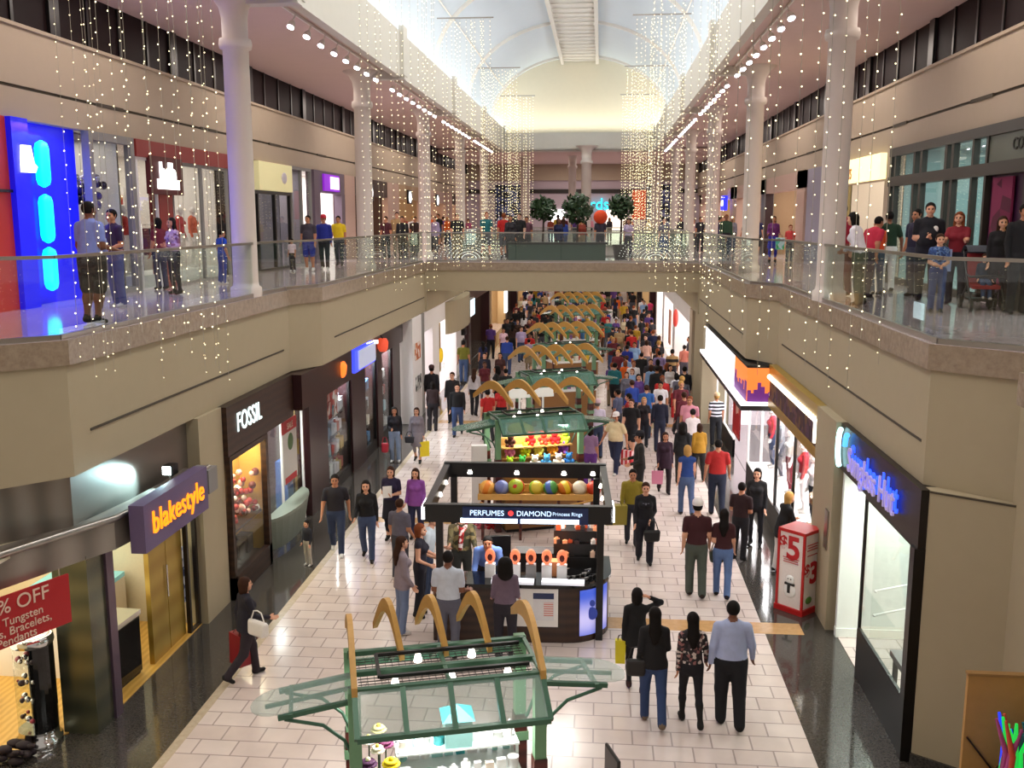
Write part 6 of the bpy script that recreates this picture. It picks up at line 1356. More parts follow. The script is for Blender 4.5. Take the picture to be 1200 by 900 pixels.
    ('man in navy jacket with hands together beyond the olive tee person', (-4.68, 39.80, 0), 180, 1.66, 'l', 'k', '#16182c', '#4a4654', '#181818', dict(w=1.05, sleeve='long')),
    ('woman in dark brown left of the third pergola kiosk', (-4.03, 39.71, 0), 180, 1.68, 'm', 'k', '#3a1c1c', '#5a4444', '#181010', dict(fem=1, w=1.05, hs='mid')),
    ('woman in black sitting low left of the toy pergola boards', (-3.79, 35.99, 0), 90, 1.68, 'm', 'k', '#0f0d10', '#141216', '#0f0d0d', dict(fem=1, w=1.0, hs='big', sleeve='long', coat=1)),
    ('person in white and pink top standing in the left lane far off', (-4.79, 48.92, 0), 180, 1.68, 'm', 'k', '#e8c0d0', '#1a1826', '#181818', dict(fem=1, w=1.0)),
    ('man in black jacket and khaki trousers beside the tan pier', (3.42, 35.75, 0), 0, 1.80, 'l', 'k', '#15131a', '#8a7a5c', '#1a1614', dict(w=1.1, sleeve='long', legs='slacks', walk=0.3)),
    ('woman in white top with a backpack strap and red skirt trousers', (2.80, 35.23, 0), 3, 1.63, 'm', 'k', '#e4e0e8', '#b01c20', '#c02020', dict(fem=1, w=1.0, hs='mid', walk=0.3)),
    ('young person in navy with a pale bag in the right lane', (1.90, 29.89, 0), 0, 1.76, 'l', 'k', '#1a1c30', '#22263c', '#181818', dict(w=0.9, child=0, sleeve='long')),
    ('woman in floral dark top with fair hair by the cream shirt man', (1.44, 30.55, 0), 180, 1.58, 'l', 'y', '#241c22', '#1a1a24', '#181414', dict(fem=1, w=1.0, hs='mid', walk=0.3)),
    ('man in deep red polo looking left beside the toy pergola', (0.95, 30.11, 0), 70, 1.76, 'l', 'k', '#9a2020', '#30303c', '#181818', dict(w=1.05)),
    ('man in grey blue tee next to the deep red polo', (0.62, 30.85, 0), 60, 1.76, 'm', 'k', '#5a607c', '#3a3c48', '#181818', dict(w=1.1)),
    ('man in white shirt and pink cap right of the toy pergola', (-0.02, 28.86, 0), 20, 1.76, 'l', 'g', '#d0c8dc', '#283450', '#202020', dict(w=1.05)),
    ('woman in purple trousers right of the toy pergola counter', (-0.19, 25.55, 0), -10, 1.68, 'm', 'k', '#8a6a8c', '#5a2a78', '#201820', dict(fem=1, w=1.0, hs='mid')),
    ('man in bright blue tee far up the right lane', (1.57, 31.75, 0), 0, 1.76, 'l', 'b', '#2a5a9c', '#2c3040', '#181818', dict(w=1.05)),
    ('large person in black in the middle of the right lane', (2.14, 35.93, 0), 0, 1.76, 'm', 'k', '#0e0d10', '#17161c', '#101010', dict(w=1.3, sleeve='long')),
    ('man in blue jersey near the fourth pergola', (1.21, 42.04, 0), 0, 1.76, 'm', 'k', '#1c2c8a', '#30405c', '#181818', dict(w=1.05)),
    ('person in black in front of the blue jersey man', (1.76, 40.37, 0), 0, 1.66, 'l', 'k', '#121014', '#1a1a22', '#101010', dict(w=1.1, sleeve='long')),
    ('woman in dusty rose top with light bag, right lane far off', (2.16, 44.59, 0), 5, 1.68, 'm', 'b', '#d8a898', '#6a6470', '#201818', dict(fem=1, w=1.0, hs='mid')),
    ('person in violet checked shirt, right lane far off', (2.48, 40.22, 0), 0, 1.76, 'm', 'k', '#7a6a94', '#2a2a3a', '#181818', dict(w=1.05)),
    ('man in black and tan banded shirt by the bright doorway', (3.04, 40.80, 0), 0, 1.76, 'm', 'k', 'bandtan', '#22202a', '#181818', dict(w=1.1)),
    ('person in salmon top by the bright doorway', (3.71, 42.89, 0), 0, 1.68, 'm', 'k', '#b86a5c', '#4a4450', '#181818', dict(fem=1, w=1.0, hs='short')),
    ('person in slate top close to the tan pier far right', (4.14, 45.40, 0), 90, 1.76, 'm', 'k', '#5a5864', '#333240', '#181818', dict(w=1.0)),
    ('person in bright orange tee right of the fourth pergola boards', (0.17, 51.17, 0), 90, 1.79, 'm', 'k', '#e0551c', '#503828', '#181818', dict(w=1.0)),
    ('person in hot pink tee far off under the bridge', (3.49, 68.36, 0), 0, 1.58, 'm', 'k', '#e03a6a', '#3a2a3a', '#181818', dict(fem=1, w=0.95)),
    ('person in white tee far off under the bridge beside hot pink', (2.92, 67.59, 0), 0, 1.75, 'l', 'k', '#ece6ea', '#2a3a3a', '#181818', dict(w=1.0)),
    ('child in red dress being led in the right lane', (1.82, 32.02, 0), 0, 0.95, 'm', 'k', '#c8504a', '#d8c8a0', '#c0a090', dict(child=1, fem=0, w=0.9, legs='skirt', hs='mid')),
    ('large man in pale blue shirt and dark shorts, back turned, on the left walkway', (-7.55, 14.12, 5.55), -20, 1.78, 'd', 'k', '#8494dc', '#1c1c22', '#141414', dict(w=1.34, legs='shorts', re=70, rin=-20, sleeve='short')),
    ('man in dark violet polo facing the large man on the left walkway', (-8.58, 16.84, 5.55), 150, 1.70, 'm', 'k', '#33264e', '#46508c', '#c8c8d0', dict(w=1.15, re=80, le=75, hy=20)),
    ('woman in rose plaid top and black trousers on the left walkway', (-8.84, 19.86, 5.55), 150, 1.56, 'm', 'k', 'plaid', '#15151a', '#181414', dict(fem=1, w=1.05, hs='side', sleeve='long', le=90, re=90, lin=40, rin=40, legs='leggings')),
    ('person in wine red top partly behind the plaid woman', (-9.75, 21.19, 5.55), 60, 1.56, 'm', 'k', '#6a1c2e', '#2a2c48', '#181818', dict(fem=1, w=1.0, hs='mid')),
    ('boy in bright blue outfit near the first left column', (-9.08, 23.14, 5.55), -30, 1.29, 'm', 'k', '#1c48b8', '#1c3c98', '#d8d8d8', dict(child=1, w=1.0)),
    ('toddler in white top in front of the group by the violet sign', (-9.24, 29.08, 5.55), 170, 0.95, 'm', 'k', '#e0ccd8', '#22202a', '#d8d8d8', dict(child=1, w=1.0)),
    ('person in dark grey tee and blue shorts in the group by the violet sign', (-8.73, 29.12, 5.55), 175, 1.64, 'm', 'k', '#3a3440', '#2c3a94', '#e8e4e0', dict(w=1.15, legs='shorts', hs='short')),
    ('man in blue jacket and red cap in the group by the violet sign', (-8.55, 30.16, 5.55), 185, 1.64, 'm', 'k', '#1e2a8c', '#20222e', '#e8e4e0', dict(w=1.1, sleeve='long', walk=0.3)),
    ('man in bright yellow tee on the left walkway', (-8.69, 32.42, 5.55), 180, 1.64, 'm', 'k', '#e0c020', '#3a3c48', '#202020', dict(w=1.1, walk=0.3)),
    ('person in maroon near the second left column', (-8.52, 38.98, 5.55), 170, 1.64, 'm', 'k', '#4a1c24', '#18161c', '#181818', dict(w=1.0)),
    ('person in black between second and third left columns', (-7.70, 38.20, 5.55), 180, 1.64, 'm', 'k', '#121014', '#141216', '#101010', dict(w=1.05, sleeve='long')),
    ('person in dark brown next to the third left column', (-7.88, 41.83, 5.55), 180, 1.64, 'm', 'k', '#33201c', '#1a181c', '#101010', dict(w=1.0)),
    ('person in rose standing by the fourth left column', (-7.55, 56.46, 5.55), 180, 1.56, 'm', 'k', '#a04a6a', '#2a2430', '#181818', dict(fem=1, w=1.0, hs='mid')),
    ('woman in plum and violet top with a long blue skirt on the right walkway', (6.19, 36.37, 5.55), 175, 1.64, 'm', 'b', '#6a2a6a', '#2c2c9c', '#181818', dict(fem=1, w=1.05, hs='mid', sleeve='long', legs='skirt', le=80, re=80)),
    ('child in coral red tee beside the plum topped woman', (6.85, 36.72, 5.55), 180, 1.32, 'l', 'r', '#d84a4a', '#4a3a4a', '#181818', dict(child=1, w=1.1)),
    ('woman in white sweater leaning on the right balustrade', (5.30, 23.80, 5.55), 55, 1.67, 'l', 'k', '#e8e2ea', '#5a5c48', '#181818', dict(fem=1, w=1.08, hs='mid', sleeve='long', lean=14, le=80, re=80, lin=20, rin=20)),
    ('bearded man in crimson shirt behind the white sweater', (5.86, 25.47, 5.55), 120, 1.84, 'l', 'k', '#a02038', '#8a5648', '#181818', dict(w=1.2, lean=8)),
    ('person in bright red shirt bending forward on the right walkway', (6.03, 24.81, 5.55), -60, 1.64, 'm', 'k', '#c02844', '#4a3c48', '#181818', dict(w=1.2, lean=25, sleeve='short')),
    ('woman with black hair in bright orange tee on the right walkway', (5.98, 22.99, 5.55), 20, 1.56, 'l', 'k', '#e8501a', '#4a5a78', '#181818', dict(fem=1, w=1.05, hs='mid')),
    ('man in dark green tee with his back turned on the right walkway', (6.79, 24.88, 5.55), 0, 1.69, 'd', 'k', '#16301c', '#e0dcd8', '#181818', dict(w=1.1, rab=20, lab=15)),
    ('man in black polo with a white chest badge holding his hands together', (6.14, 19.26, 5.55), 165, 1.83, 'l', 'k', '#12121c', '#181a28', '#101010', dict(w=1.2, le=95, re=100, lin=45, rin=45)),
    ('man in dark blue tee partly behind the black polo man', (6.30, 20.52, 5.55), 120, 1.73, 'm', 'k', '#22203a', '#3a3c50', '#181818', dict(w=1.1)),
    ('boy in blue checked shirt and jeans at the right balustrade', (5.65, 17.12, 5.55), 175, 1.28, 'l', 'b', 'bluecheck', '#33487c', '#14181c', dict(child=1, w=1.0, le=70, re=70, lin=40, rin=40, legs='slacks')),
    ('woman with red brown hair in dark red top pushing the stroller', (6.64, 18.55, 5.55), 150, 1.66, 'l', 'r', '#7a1424', '#1c1a28', '#2a2030', dict(fem=1, w=1.08, hs='side', ra=45, la=45, re=45, le=45)),
    ('woman in black with long dark hair behind the stroller', (6.85, 17.69, 5.55), 170, 1.58, 'l', 'b', '#131015', '#241822', '#101010', dict(fem=1, w=1.08, hs='side', sleeve='long')),
    ('person in black at the far right edge of the upper walkway', (6.85, 16.82, 5.55), 180, 1.77, 'm', 'k', '#121014', '#17151a', '#101010', dict(w=1.1, sleeve='long')),
    ('person in rose dark top at the left part of the bridge', (-2.97, 39.90, 5.55), 180, 1.64, 'm', 'k', '#6a4450', '#2a2830', '#181818', dict(w=1.05)),
    ('person with big orange hair decoration standing on the bridge', (-0.01, 39.90, 5.55), 180, 1.64, 'm', 'r', '#3a3444', '#20202c', '#181818', dict(w=1.0, hs='big')),
    ('person in lilac top at the right part of the bridge', (1.11, 39.90, 5.55), 180, 1.56, 'l', 'k', '#c8b8d8', '#3a3848', '#181818', dict(fem=1, w=1.0, hs='mid')),
    ('person in black at the bridge end by the third right column', (4.75, 59.68, 5.55), 200, 1.64, 'm', 'r', '#15131a', '#17161d', '#101010', dict(w=1.1, sleeve='long')),
    ('person in pale pink top at the bridge end by the third right column', (4.75, 51.50, 5.55), 170, 1.56, 'l', 'k', '#d8b8c0', '#3a3440', '#181818', dict(fem=1, w=1.0, hs='mid')),
    ('person in charcoal tee left of the second right column', (4.75, 48.00, 5.55), 180, 1.64, 'm', 'k', '#28242e', '#22222a', '#181818', dict(w=1.1)),
    ('person in navy with arms forward near the second right column', (5.05, 42.98, 5.55), -90, 1.64, 'm', 'k', '#1e1844', '#3a3450', '#181818', dict(w=1.05, ra=40, la=40, re=40, le=40)),
]
CAPS = {'man in wine red tee': '#e8e0dc', 'stocky man in cream': '#ece6e4', 'man in dark jacket and cap': '#15131a', 'person in black and white striped': '#d8b890', 'taller of the dark dressed': '#3a1a1a', 'man in blue jacket and red cap': '#b8283a', 'man in white shirt and pink cap': '#e8c8d4'}
PT = {}; taken = [(x_, 38.5, ZU) for x_ in (-2.25, -.9, .78)]+[(x_, 37.4, ZU) for x_ in (-3.4, -2.8, -2.2, -1.6, -1, -.4, .2)]
for lab, loc, face, h, sk, ha, top, bot, shoe, kw in PEOPLE:
    if lab.startswith('seller'): loc = (-.22, 17.55, 0)
    if lab.startswith('vendor in camo'): loc = (-2.5, 17.45, 0)
    if lab.startswith('woman in black coat leaning'): loc = (3.74, 19.5, 0)
    if lab.startswith('woman with red brown hair'): loc = (6.5, 18.75, ZU)
    if lab.startswith('person in dark red tee'): loc = (3.02, 20.2, 0)
    if lab.startswith('man in white tee leaning'): loc = (-3.12, 17.2, 0)
    if lab.startswith('vendor in blue'): loc = (-1.92, 16.75, 0)
    if lab.startswith('person half hidden'): loc = (.78, 20.9, 0)
    if lab.startswith('taller of'): loc = (-6.0, 34.6, 0)
    if lab.startswith('man in black jacket and khaki'): loc = (3.12, 35.7, 0)
    for st_, l_ in (('woman in white sweater', (4.66, 18.3)), ('bearded man', (4.95, 20.7)), ('person in bright red shirt bending', (5.3, 20.3)), ('woman with black hair in bright orange', (5.65, 20.9)), ('man in dark green tee', (6.15, 21.9))):
        if lab.startswith(st_): loc = (*l_, ZU)
    cap = next((c for k, c in CAPS.items() if lab.startswith(k)), None)
    o, pts = person(lab, loc, face, h, sk, ha, top, bot, shoe, cap, **kw); PT[lab] = (o, pts); taken.append((loc[0], loc[1], loc[2]))
def pt(start, key):
    for l, (o, p) in PT.items():
        if l.startswith(start): return p[key]
    raise KeyError(start)
def carry(name, label, p, c, w, d, h, drop=.16, rz=0., kind='shop'):
    """bag hanging from the point p"""
    r = empty(name, label, 'bag', (p[0], p[1], p[2]-drop-h), rz); q = MB()
    if kind == 'shop':
        q.add([(-w/2*.92, -d/2, 0), (w/2*.92, -d/2, 0), (w/2*.92, d/2, 0), (-w/2*.92, d/2, 0), (-w/2, -d/2*.8, h), (w/2, -d/2*.8, h), (w/2, d/2*.8, h), (-w/2, d/2*.8, h)], [(3, 2, 1, 0), (0, 1, 5, 4), (1, 2, 6, 5), (2, 3, 7, 6), (3, 0, 4, 7), (4, 5, 6, 7)])
        q.build('bag_body', c if not isinstance(c, str) else mat('bag_'+c[1:], c, .5), r)
        for y in (-d*.3, d*.3): q = MB(); q.tube([(-w*.28, y, h-.02), (-w*.2, y*.5, h+drop*.7), (0, 0, h+drop), (w*.2, y*.5, h+drop*.7), (w*.28, y, h-.02)], .006, 5); q.build('handle', M_lit if kind == 'x' else M_brown, r)
    else:
        q.add([(-w/2*.85, -d/2, 0), (w/2*.85, -d/2, 0), (w/2*.85, d/2, 0), (-w/2*.85, d/2, 0), (-w/2, -d/2*.6, h*.8), (w/2, -d/2*.6, h*.8), (w/2, d/2*.6, h*.8), (-w/2, d/2*.6, h*.8)], [(3, 2, 1, 0), (0, 1, 5, 4), (1, 2, 6, 5), (2, 3, 7, 6), (3, 0, 4, 7), (4, 5, 6, 7)])
        b = bevel(q.build('bag_body', mat('bag_'+c[1:], c, .6), r), .05, 3)
        q = MB(); q.tube([(-w*.35, 0, h*.8), (-w*.2, 0, h+drop*.8), (0, 0, h+drop), (w*.2, 0, h+drop*.8), (w*.35, 0, h*.8)], .011, 6); q.build('strap', mat('bag_'+c[1:], c, .6), r)
    return r
H_ = lambda s, k: pt(s, 'hand'+k)
carry('shopping_bag', 'red striped shopping bag in the hand of the stocky cream shirt man', H_('stocky man', 'L'), wave_mat('bag_red_stripe', '#c81c28', '#f0c8c8', 2.4, .5, 'X', 0, hard=True), .34, .14, .42, .1, R(150))
carry('shopping_bag', 'pink shopping bag held by the woman in the plum coat', H_('woman in dark plum', 'R'), '#c87a94', .3, .12, .34, .14, 0)
carry('shopping_bag', 'bright yellow bag held by the woman in grey by the maroon shop', H_('woman in grey top and skirt', 'L'), '#e8d020', .3, .12, .44, .12, R(30))
carry('shopping_bag', 'red shopping bag carried by the woman in the dark coat at the left', H_('woman in dark coat with a white bag', 'L'), '#8a1420', .34, .2, .5, .08, R(-40))
carry('shoulder_bag', 'white bag slung at the back of the woman in the dark coat at the left', pt('woman in dark coat with a white bag', 'elbR')+Vector((.1, -.12, .15)), '#e8e2dc', .42, .16, .3, .1, R(-30), 'sh')
carry('shoulder_bag', 'black shoulder bag of the person in the black hooded top', H_('person in black hooded', 'L')+Vector((.05, -.02, .05)), '#0e0c0e', .36, .16, .3, .14, R(10), 'sh')
carry('shopping_bag', 'large olive bag carried by the person behind the black hooded one', H_('person half hidden', 'R')+Vector((-.12, -.05, .25)), '#8a7c2c', .5, .25, .42, .1, R(10))
carry('shopping_bag', 'small yellow bag beside the woman with a hand on her hair', H_('woman in black holding one', 'L')+Vector((-.03, 0, .12)), '#d8c81c', .16, .12, .36, .08, 0)
carry('shoulder_bag', 'dark brown bag at the side of the woman in the black jacket', pt('woman with long dark hair in black jacket', 'elbL')+Vector((-.06, 0, .05)), '#1a1210', .3, .16, .3, .12, 0, 'sh')
carry('shoulder_bag', 'grey green bag between the wine red tee man and the woman in maroon', H_('woman in maroon', 'L')+Vector((-.06, 0, .05)), '#4a5244', .3, .14, .3, .12, 0, 'sh')
carry('shoulder_bag', 'black handbag in front of the woman in grey with the yellow bag', H_('woman in grey top and skirt', 'R')+Vector((.05, -.12, .2)), '#17151c', .3, .12, .24, .1, 0, 'sh')
carry('shopping_bag', 'green and white bag held by the woman in plum with the long blue skirt', H_('woman in plum and violet', 'L')+Vector((.0, -.05, 0)), blotch_mat('bag_green_white', ['#3aa85a', '#c8e4e8', '#5ac8b0', '#e8f4f0'], 5), .3, .12, .42, .12, 0)
carry('shoulder_bag', 'small red bag beside the woman in black top and light jeans', H_('woman in black top and light jeans', 'R')+Vector((-.2, -.05, -.2)), '#a82030', .22, .16, .36, .1, 0, 'sh')
carry('shopping_bag', 'pale blue bag on the arm of the woman pushing the stroller', pt('woman with red brown hair', 'elbR')+Vector((-.02, -.08, -.05)), '#a8bce8', .26, .1, .4, .1, R(10))
q = MB(); q.box(-.1, .1, -.008, .008, -.13, .13); o = q.build('leaflet', M_lit, None, H_('woman in navy blouse', 'R')+Vector((0, -.06, .06)), R(20)); tag(o, 'white papers in the hands of the woman in the navy blouse', 'paper')
# clothing details as children
def on(start, name, mb, m, loc, rot=(0, 0, 0)):
    o = next(o for l, (o, p) in PT.items() if l.startswith(start)); c = mb.build(name, m, o); c.location = loc; c.rotation_euler = rot; return c
q = MB(); q.lathe([(.155, -.035), (.162, 0), (.15, .035)], n=24, sy=.7); on('slim girl', 'waistband', q, mat('cloth_red_band', '#b02a30', .8), (0, 0, 1.0))
q = MB(); q.ball((0, 0, 0), .05, 10, 6, 0, (1, .25, 1.2)); on('man in black polo', 'chest_badge', q, M_lit, (-.1, .125, 1.31))
q = MB(); q.tube([(-.06, .1, 1.45), (0, .13, 1.4), (.02, .14, 1.25), (.03, .14, 1.05)], [.045, .05, .05, .04], 8); q.tube([(-.06, .1, 1.45), (-.09, 0, 1.48), (0, -.07, 1.5), (.09, 0, 1.48), (0, .13, 1.4)], .04, 8); on('vendor in camouflage', 'scarf', q, blotch_mat('red_check', ['#b02020', '#e8d8d4', '#8a1418', '#d84040'], 18), (0, 0, 0))
q = MB(); q.lathe([(.17, -.02), (.172, 0), (.17, .02)], n=24, sy=.72); on('man in pale blue dress', 'belt', q, M_blk, (0, .0, .985))
q = MB(); q.ball((0, 0, 0), .3, 14, 8); on('person with big orange', 'orange_hairpiece', q, mat('orange_fluff', '#e0481a', .8, var=.3), (0, -.02, 1.75))
q = MB(); q.box(-.14, .14, -.09, .0, -.2, .2); on('woman in white top with a backpack', 'backpack', q, mat('pack_grey', '#5a5866', .7), (0, -.13, 1.28))
q = MB()
for k in range(3): q.box(-.075+.052*k, -.035+.052*k, -.003, .003, -.022, .022)
on('person in black hooded', 'chest_print', q, mat('print_grey', '#6a6a78', .7), (0, .135, 1.33))
# stroller with a seated child
st = empty('stroller', 'black and red baby stroller on the right walkway', 'stroller', (6.62, 17.75, ZU), R(172)); q = MB()
for sx in (-1, 1): q.tube([(sx*.24, -.5, 1.0), (sx*.26, .1, .45), (sx*.26, .45, .14)], .016, 7); q.tube([(sx*.26, .1, .45), (sx*.28, -.32, .12)], .016, 7); q.tube([(sx*.25, -.15, .62), (sx*.27, .3, .58)], .016, 7)
q.tube([(-.24, -.5, 1.0), (0, -.56, 1.04), (.24, -.5, 1.0)], .018, 7); q.tube([(-.27, .3, .58), (0, .38, .6), (.27, .3, .58)], .022, 7); q.build('frame', M_blk, st)
for x, y, r_ in ((-.28, -.32, .12), (.28, -.32, .12), (-.26, .45, .1), (.26, .45, .1)):
    q = MB(); n = 16; q.tube([(x-.025, y, r_), (x+.025, y, r_)], r_, 18); w_ = q.build('wheel', M_blk, st); q = MB(); q.tube([(x-.03, y, r_), (x+.03, y, r_)], r_*.45, 12); q.build('hub', M_metal, w_)
q = MB(); q.bar((0, -.05, .42), (0, .3, .4), .44, .06); q.bar((0, -.08, .42), (0, -.3, .95), .44, .06); q.build('seat', mat('seat_red', '#8a1c1e', .7), st)
q = MB(); n = 10; A = [(-.26, -.34+.34*math.cos(a), .8+.3*math.sin(a)) for a in [R(40+110*i/n) for i in range(n+1)]]; q.strip(A, [(.26, y, z) for x, y, z in A]); hd_ = q.build('hood', mat('hood_grey', '#3a3e48', .7), st, fix=False)
q = MB(); q.box(-.22, .22, -.25, .2, .16, .2); q.tube([(-.22, -.25, .28), (-.22, .2, .28), (.22, .2, .28), (.22, -.25, .28), (-.22, -.25, .28)], .008, 5); q.build('basket', M_dark, st)
ch_, _ = person('small child in dark top sitting in the stroller', (6.62+.02, 17.78, ZU+.0), 172, .95, 'l', 'b', '#1c2438', '#3a4a6a', '#b8b0a8', child=1, lh=78, rh=82, lk=60, rk=64, le=50, re=55, sit=1, sleeve='long'); ch_.location.z = ZU+.0

# the deeper crowd: one plain figure kind per pose, coloured one by one
POSES = [dict(w=1.0, walk=.5), dict(w=1.15, walk=.3, legs='slacks'), dict(w=1.0, fem=1, hs='long', walk=.5), dict(w=1.05, fem=1, hs='mid', sleeve='long', walk=.4), dict(w=1.05, sleeve='long', walk=-.5), dict(w=1.2, walk=-.3),
         dict(w=.95, fem=1, hs='pony', walk=-.5), dict(w=1.0, fem=1, hs='side', sleeve='long', le=60, re=60), dict(w=1.1, sleeve='long', legs='slacks'), dict(w=1.0, fem=1, hs='mid', coat=.6, sleeve='long', walk=.3), dict(w=1.0, walk=.6, legs='shorts'), dict(w=1.05, fem=1, hs='bun', legs='skirt', walk=.3)]
TOPS = [('black', '#121014'), ('charcoal', '#2a272e'), ('navy', '#1c2248'), ('wine red', '#5a1622'), ('white', '#e6e0e2'), ('scarlet', '#b4201e'), ('rose pink', '#d890a0'), ('slate grey', '#6a6874'), ('royal blue', '#28449c'), ('tan', '#a88a62'), ('violet', '#5a3a80'), ('forest green', '#23402c'), ('cream', '#d8caa8'), ('orange', '#d8601c'), ('sky blue', '#86a4cc'), ('chocolate', '#3a2218'), ('lilac', '#a898bc'), ('mustard', '#b08a22'), ('teal', '#1f6a70'), ('brick', '#8a3a2a')]
BOTS = [('blue jeans', '#34466e'), ('black trousers', '#15141a'), ('grey trousers', '#4a4a52'), ('khaki trousers', '#84745a')]
rnd = random.Random(2024); used = set()
def crowd(n, xr, yr, z, where, away, mind=.62):
    k = 0; tries = 0
    while k < n and tries < n*60:
        tries += 1; y = yr[0]+(yr[1]-yr[0])*rnd.random(); x = rnd.uniform(*xr)
        if any(abs(x-a) < mind and abs(y-b) < mind*1.1 and abs(z-c) < 1 for a, b, c in taken): continue
        (tn, tc), (bn, bc) = TOPS[min(len(TOPS)-1, int(rnd.random()**2.1*len(TOPS)))], rnd.choice(BOTS); pi_ = rnd.randrange(len(POSES)); fem = POSES[pi_].get('fem', 0)
        up = rnd.random() < away
        key = (where, tn, bn, fem, up)
        if key in used: continue
        used.add(key); taken.append((x, y, z))
        bt_ = bn if POSES[pi_].get('legs') not in ('skirt', 'shorts') else bn.split()[0]+' '+POSES[pi_]['legs']
        lab = f"{'woman' if fem else 'man'} in {tn} top and {bt_} {'walking away' if up else 'approaching'}, {where}"
        person(lab, (x, y, z), (0 if up else 180)+rnd.uniform(-25, 25), rnd.uniform(1.56, 1.7) if fem else rnd.uniform(1.68, 1.86), rnd.choice('llmmpd'), rnd.choice('kkkbbry'), tc, bc, '#1a1716', None, 'shoppers '+where, **POSES[pi_]); k += 1
crowd(9, (.9, 2.9), (28.5, 35), 0, 'right lane beside third pergola', .5)
crowd(16, (.5, 2.9), (35, 42), 0, 'right lane beside fourth pergola', .5)
crowd(18, (.4, 2.9), (42, 50), 0, 'right lane beside fifth pergola', .5)
crowd(20, (.2, 2.9), (50, 60), 0, 'right lane beside sixth pergola', .5)
crowd(24, (-2, 3), (61, 74), 0, 'deep right of centre under bridge', .5)
crowd(24, (-2, 3), (74, 92), 0, 'at the far right lower end', .5)
crowd(5, (-5.4, -3.2), (29, 38), 0, 'left lane beside third pergola', .4)
crowd(12, (-5.6, -2.9), (43.5, 53), 0, 'left lane beside fifth pergola', .5)
crowd(18, (-5.6, -2.9), (53, 62), 0, 'left lane beside farthest pergola', .5)
crowd(24, (-5.8, -2), (62, 75), 0, 'deep left of centre under bridge', .5)
crowd(24, (-5.8, -2), (75, 92), 0, 'at the far left lower end', .5)
crowd(9, (-9.4, -7.6), (40, 58), ZU, 'on the far left upper walkway', .4)
crowd(8, (4.9, 6.6), (40, 58), ZU, 'on the far right upper walkway', .4)
crowd(9, (-6, 3), (37.6, 40.9), ZU, 'crossing the bridge', .4)
crowd(12, (-6, 4), (59, 72), ZU, 'in the far upper court', .4)
# ------------------------------------------------------------------ curtains of fairy lights, track lamps
M_wire = mat('clear_wire', '#a8a090', .5)
M_bulb = glow('bulb', '#fff0c0', 3.8); MATS['glow_bulb'].cycles.emission_sampling = 'NONE'
def strand(h, seed, sp, r):
    rnd = random.Random(seed); w = MB(); w.tube([(0, 0, 0), (0, 0, -h)], .0025, 3, cap=False); b = MB(); z = -rnd.uniform(.05, sp)
    while z > -h:
        a = rnd.uniform(0, 6.28); d = .014; c = (d*math.cos(a), d*math.sin(a), z+rnd.uniform(-.02, .02)); rr = r*rnd.uniform(.75, 1.2)
        b.add([(c[0]+rr, c[1], c[2]), (c[0], c[1]+rr, c[2]), (c[0]-rr, c[1], c[2]), (c[0], c[1]-rr, c[2]), (c[0], c[1], c[2]+rr), (c[0], c[1], c[2]-rr)], [(0, 1, 4), (1, 2, 4), (2, 3, 4), (3, 0, 4), (1, 0, 5), (2, 1, 5), (3, 2, 5), (0, 3, 5)], 0, True); z -= sp
    return w.mesh('light_strand', M_wire), b.mesh('bulb_chain', M_bulb)
ordc = ['nearest', 'second', 'third', 'fourth', 'farthest']
for ci, y in enumerate((9.7, 22.5, 34, 45, 55)):
    near = ci == 0; top = 13.7; H = 8.25
    var = [strand(H-q, 300+ci*10+i, .15, (.0085, .0115, .014, .016, .018)[ci]) for i, q in enumerate((0., .25, .5, .15))]
    for s, sn in ((-1, 'left'), (1, 'right')):
        xa, xb = (-5.45, -3.75) if s < 0 else (1.05, 2.75)
        bar = MB(); bar.bar((xa-.1, y, top+.02), (xb+.1, y, top+.02), .04); tag(bar.build('hanging_bar', M_metal, None), f'thin bar carrying the {ordc[ci]} {sn} curtain of fairy lights', 'bar')
        cb = MB()
        for x in (xa, xb): cb.tube([(x, y, top), (x, y, 16.2)], .006, 4)
        rnd = random.Random(ci*7+s+50); n = 12 if ci == 0 else 11; rows = ((0, 1.), (.45, .35 if ci else .5)) if ci < 3 else ((0, .9), (.5, .6))
        for dy, pr in rows:
            for k in range(n):
                if rnd.random() > pr: continue
                w_, b_ = var[rnd.randrange(4)]; o = link('light_strand', w_, None, (xa+(xb-xa)*(k+.5*rnd.random())/(n-.5), y+dy+rnd.uniform(-.06, .06), top)); link('bulb_chain', b_, o)['kind'] = 'stuff'
                tag(o, f'strand of warm fairy lights in the {ordc[ci]} {sn} hanging curtain', 'light strand', f'strands of the {ordc[ci]} {sn} light curtain')
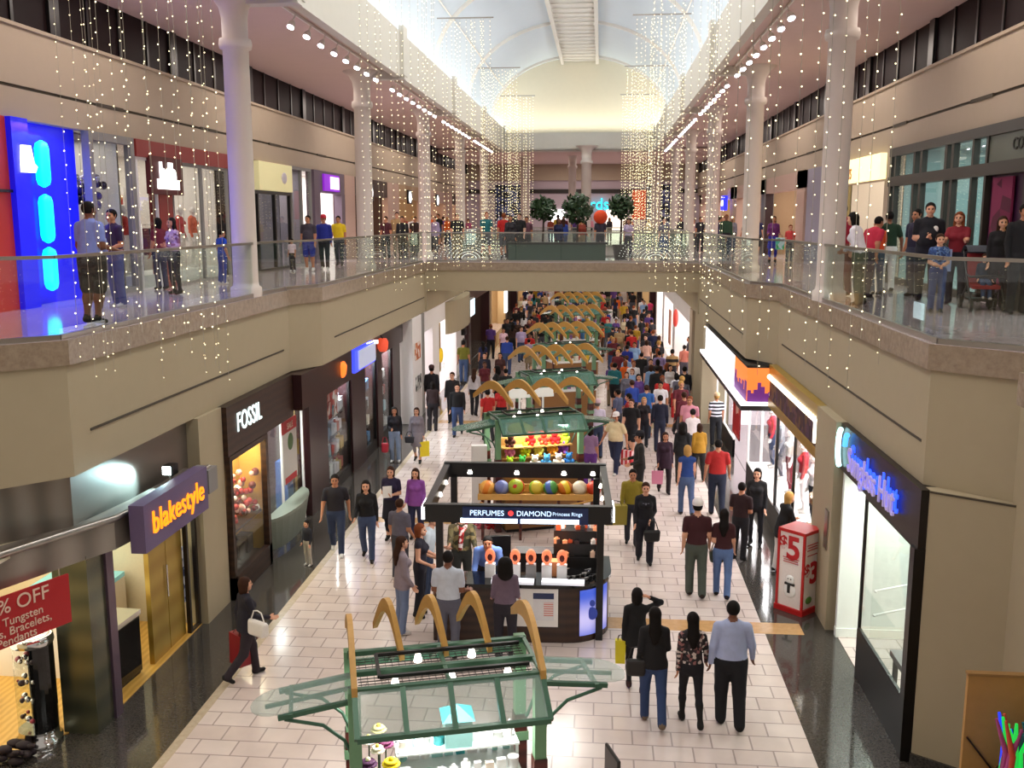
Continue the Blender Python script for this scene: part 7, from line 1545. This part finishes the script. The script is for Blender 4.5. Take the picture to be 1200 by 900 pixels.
for s, sn in ((-1, 'left'), (1, 'right')):
    x = XC+s*5.15; q = MB(); q.box(x-.02, x+.02, 8, 62, 11.38, 11.43); tag(q.build('light_track', M_white, None), f'long ceiling track of spot lamps along the {sn} side', 'track')
    hd_ = MB(); hd_.lathe([(.03, .1), (.07, .05), (.085, -.05), (.08, -.06)], n=12); hm = hd_.mesh('spot_lamp', M_white); ln = MB(); ln.lathe([(.001, -.075), (.075, -.07), (.075, -.05)], n=12); lm = ln.mesh('lens', glow('track', '#fff0ff', 16))
    lm.materials[0].cycles.emission_sampling = 'NONE'; st_ = MB(); st_.box(-.012, .012, -.012, .012, .09, .26); smh = st_.mesh('stem', M_white)
    y = 8.6; i = 0
    while y < 61:
        if abs((y-19.5+5.2) % 10.4-5.2) > .7:
            o = link('spot_lamp', hm, None, (x, y, 11.14)); o.rotation_euler = (R(-28), R(-s*14), 0); link('lens', lm, o); link('stem', smh, o)
            bay = int((y-19.5)//10.4)+1; tag(o, f'spot lamp on the {sn} track ' + ('in front of the first column' if bay <= 0 else f'between the {["","first","second","third","fourth"][min(bay,4)]} and {["","second","third","fourth","fifth"][min(bay,4)]} columns'), 'lamp', f'spot lamps {sn} bay {max(bay,0)}')
        y += 1.14; i += 1
# ------------------------------------------------------------------ light, camera
for k in range(6):
    y = 8+10*k
    for s in (-1, 1):
        area((XC+s*5.08, y, 12.42), (PI, R(12*s), 0), .3, 9.6, COVE, (.93, .97, 1), 'cove_light')
        area((XC+s*7.3, y, ZC-.06), DOWN, .8, 6, WALK, (1, .88, .78), 'walkway_light')
    if k < 5: area((XC, y, 16.25), DOWN, 1.7, 8.5, TRUSS, (1, .95, .86), 'skylight_strip_light')
area((XC, 61.4, 12.4), (PI, 0, 0), 9, .5, COVE*1.0, (1, .95, .8), 'end_cove_light')
for x in (-12, -1.4, 9): area((x, 70, 11.1), DOWN, 6, 8, 260, (1, .9, .8), 'court_light')
for y in (85, 98, 112, 126): area((XC, y, 4.85), DOWN, 7, 5, 240, (1, .93, .85), 'mall_light')
area((XC, 38.7, 4.45), DOWN, 8, 3.5, 150, (1, .93, .84), 'bridge_light')
area((XC, 67, 4.95), DOWN, 8, 12, 420, (1, .93, .84), 'court_soffit_light')
w = bpy.data.worlds.new('world'); SC.world = w; w.use_nodes = True
bg = w.node_tree.nodes['Background']; bg.inputs[0].default_value = (1, .9, .8, 1); bg.inputs[1].default_value = WORLD
cd = bpy.data.cameras.new('camera'); cam = link('camera', cd); cam.location = (0, 0, 7.1)
cd.sensor_width = 36; cd.lens = 1150/1200*36; cd.clip_end = 400; cd.clip_start = .05
cam.rotation_euler = (R(90-9.527), 0, R(5.0966)); SC.camera = cam
vs = SC.view_settings; vs.view_transform = 'Standard'; vs.look = 'None'; vs.gamma = 1; vs.exposure = EXPO; vs.use_curve_mapping = False
SC.cycles.max_bounces = 7; SC.cycles.diffuse_bounces = 3; SC.cycles.glossy_bounces = 3; SC.cycles.transmission_bounces = 4
SC.cycles.transparent_max_bounces = 24; SC.cycles.sample_clamp_indirect = 6; SC.cycles.caustics_reflective = False; SC.cycles.caustics_refractive = False
SC.cycles.use_denoising = True
# lettering becomes plain mesh
bpy.context.view_layer.update(); dg = bpy.context.evaluated_depsgraph_get()
for o in [o for o in SC.objects if o.type == 'FONT']:
    me = bpy.data.meshes.new_from_object(o.evaluated_get(dg)); n = bpy.data.objects.new('lettering', me); COL.objects.link(n)
    n.parent = o.parent; n.location = o.location; n.rotation_euler = o.rotation_euler; n.scale = o.scale
    if not me.materials: me.materials.append(o.data.materials[0])
    bpy.data.objects.remove(o)
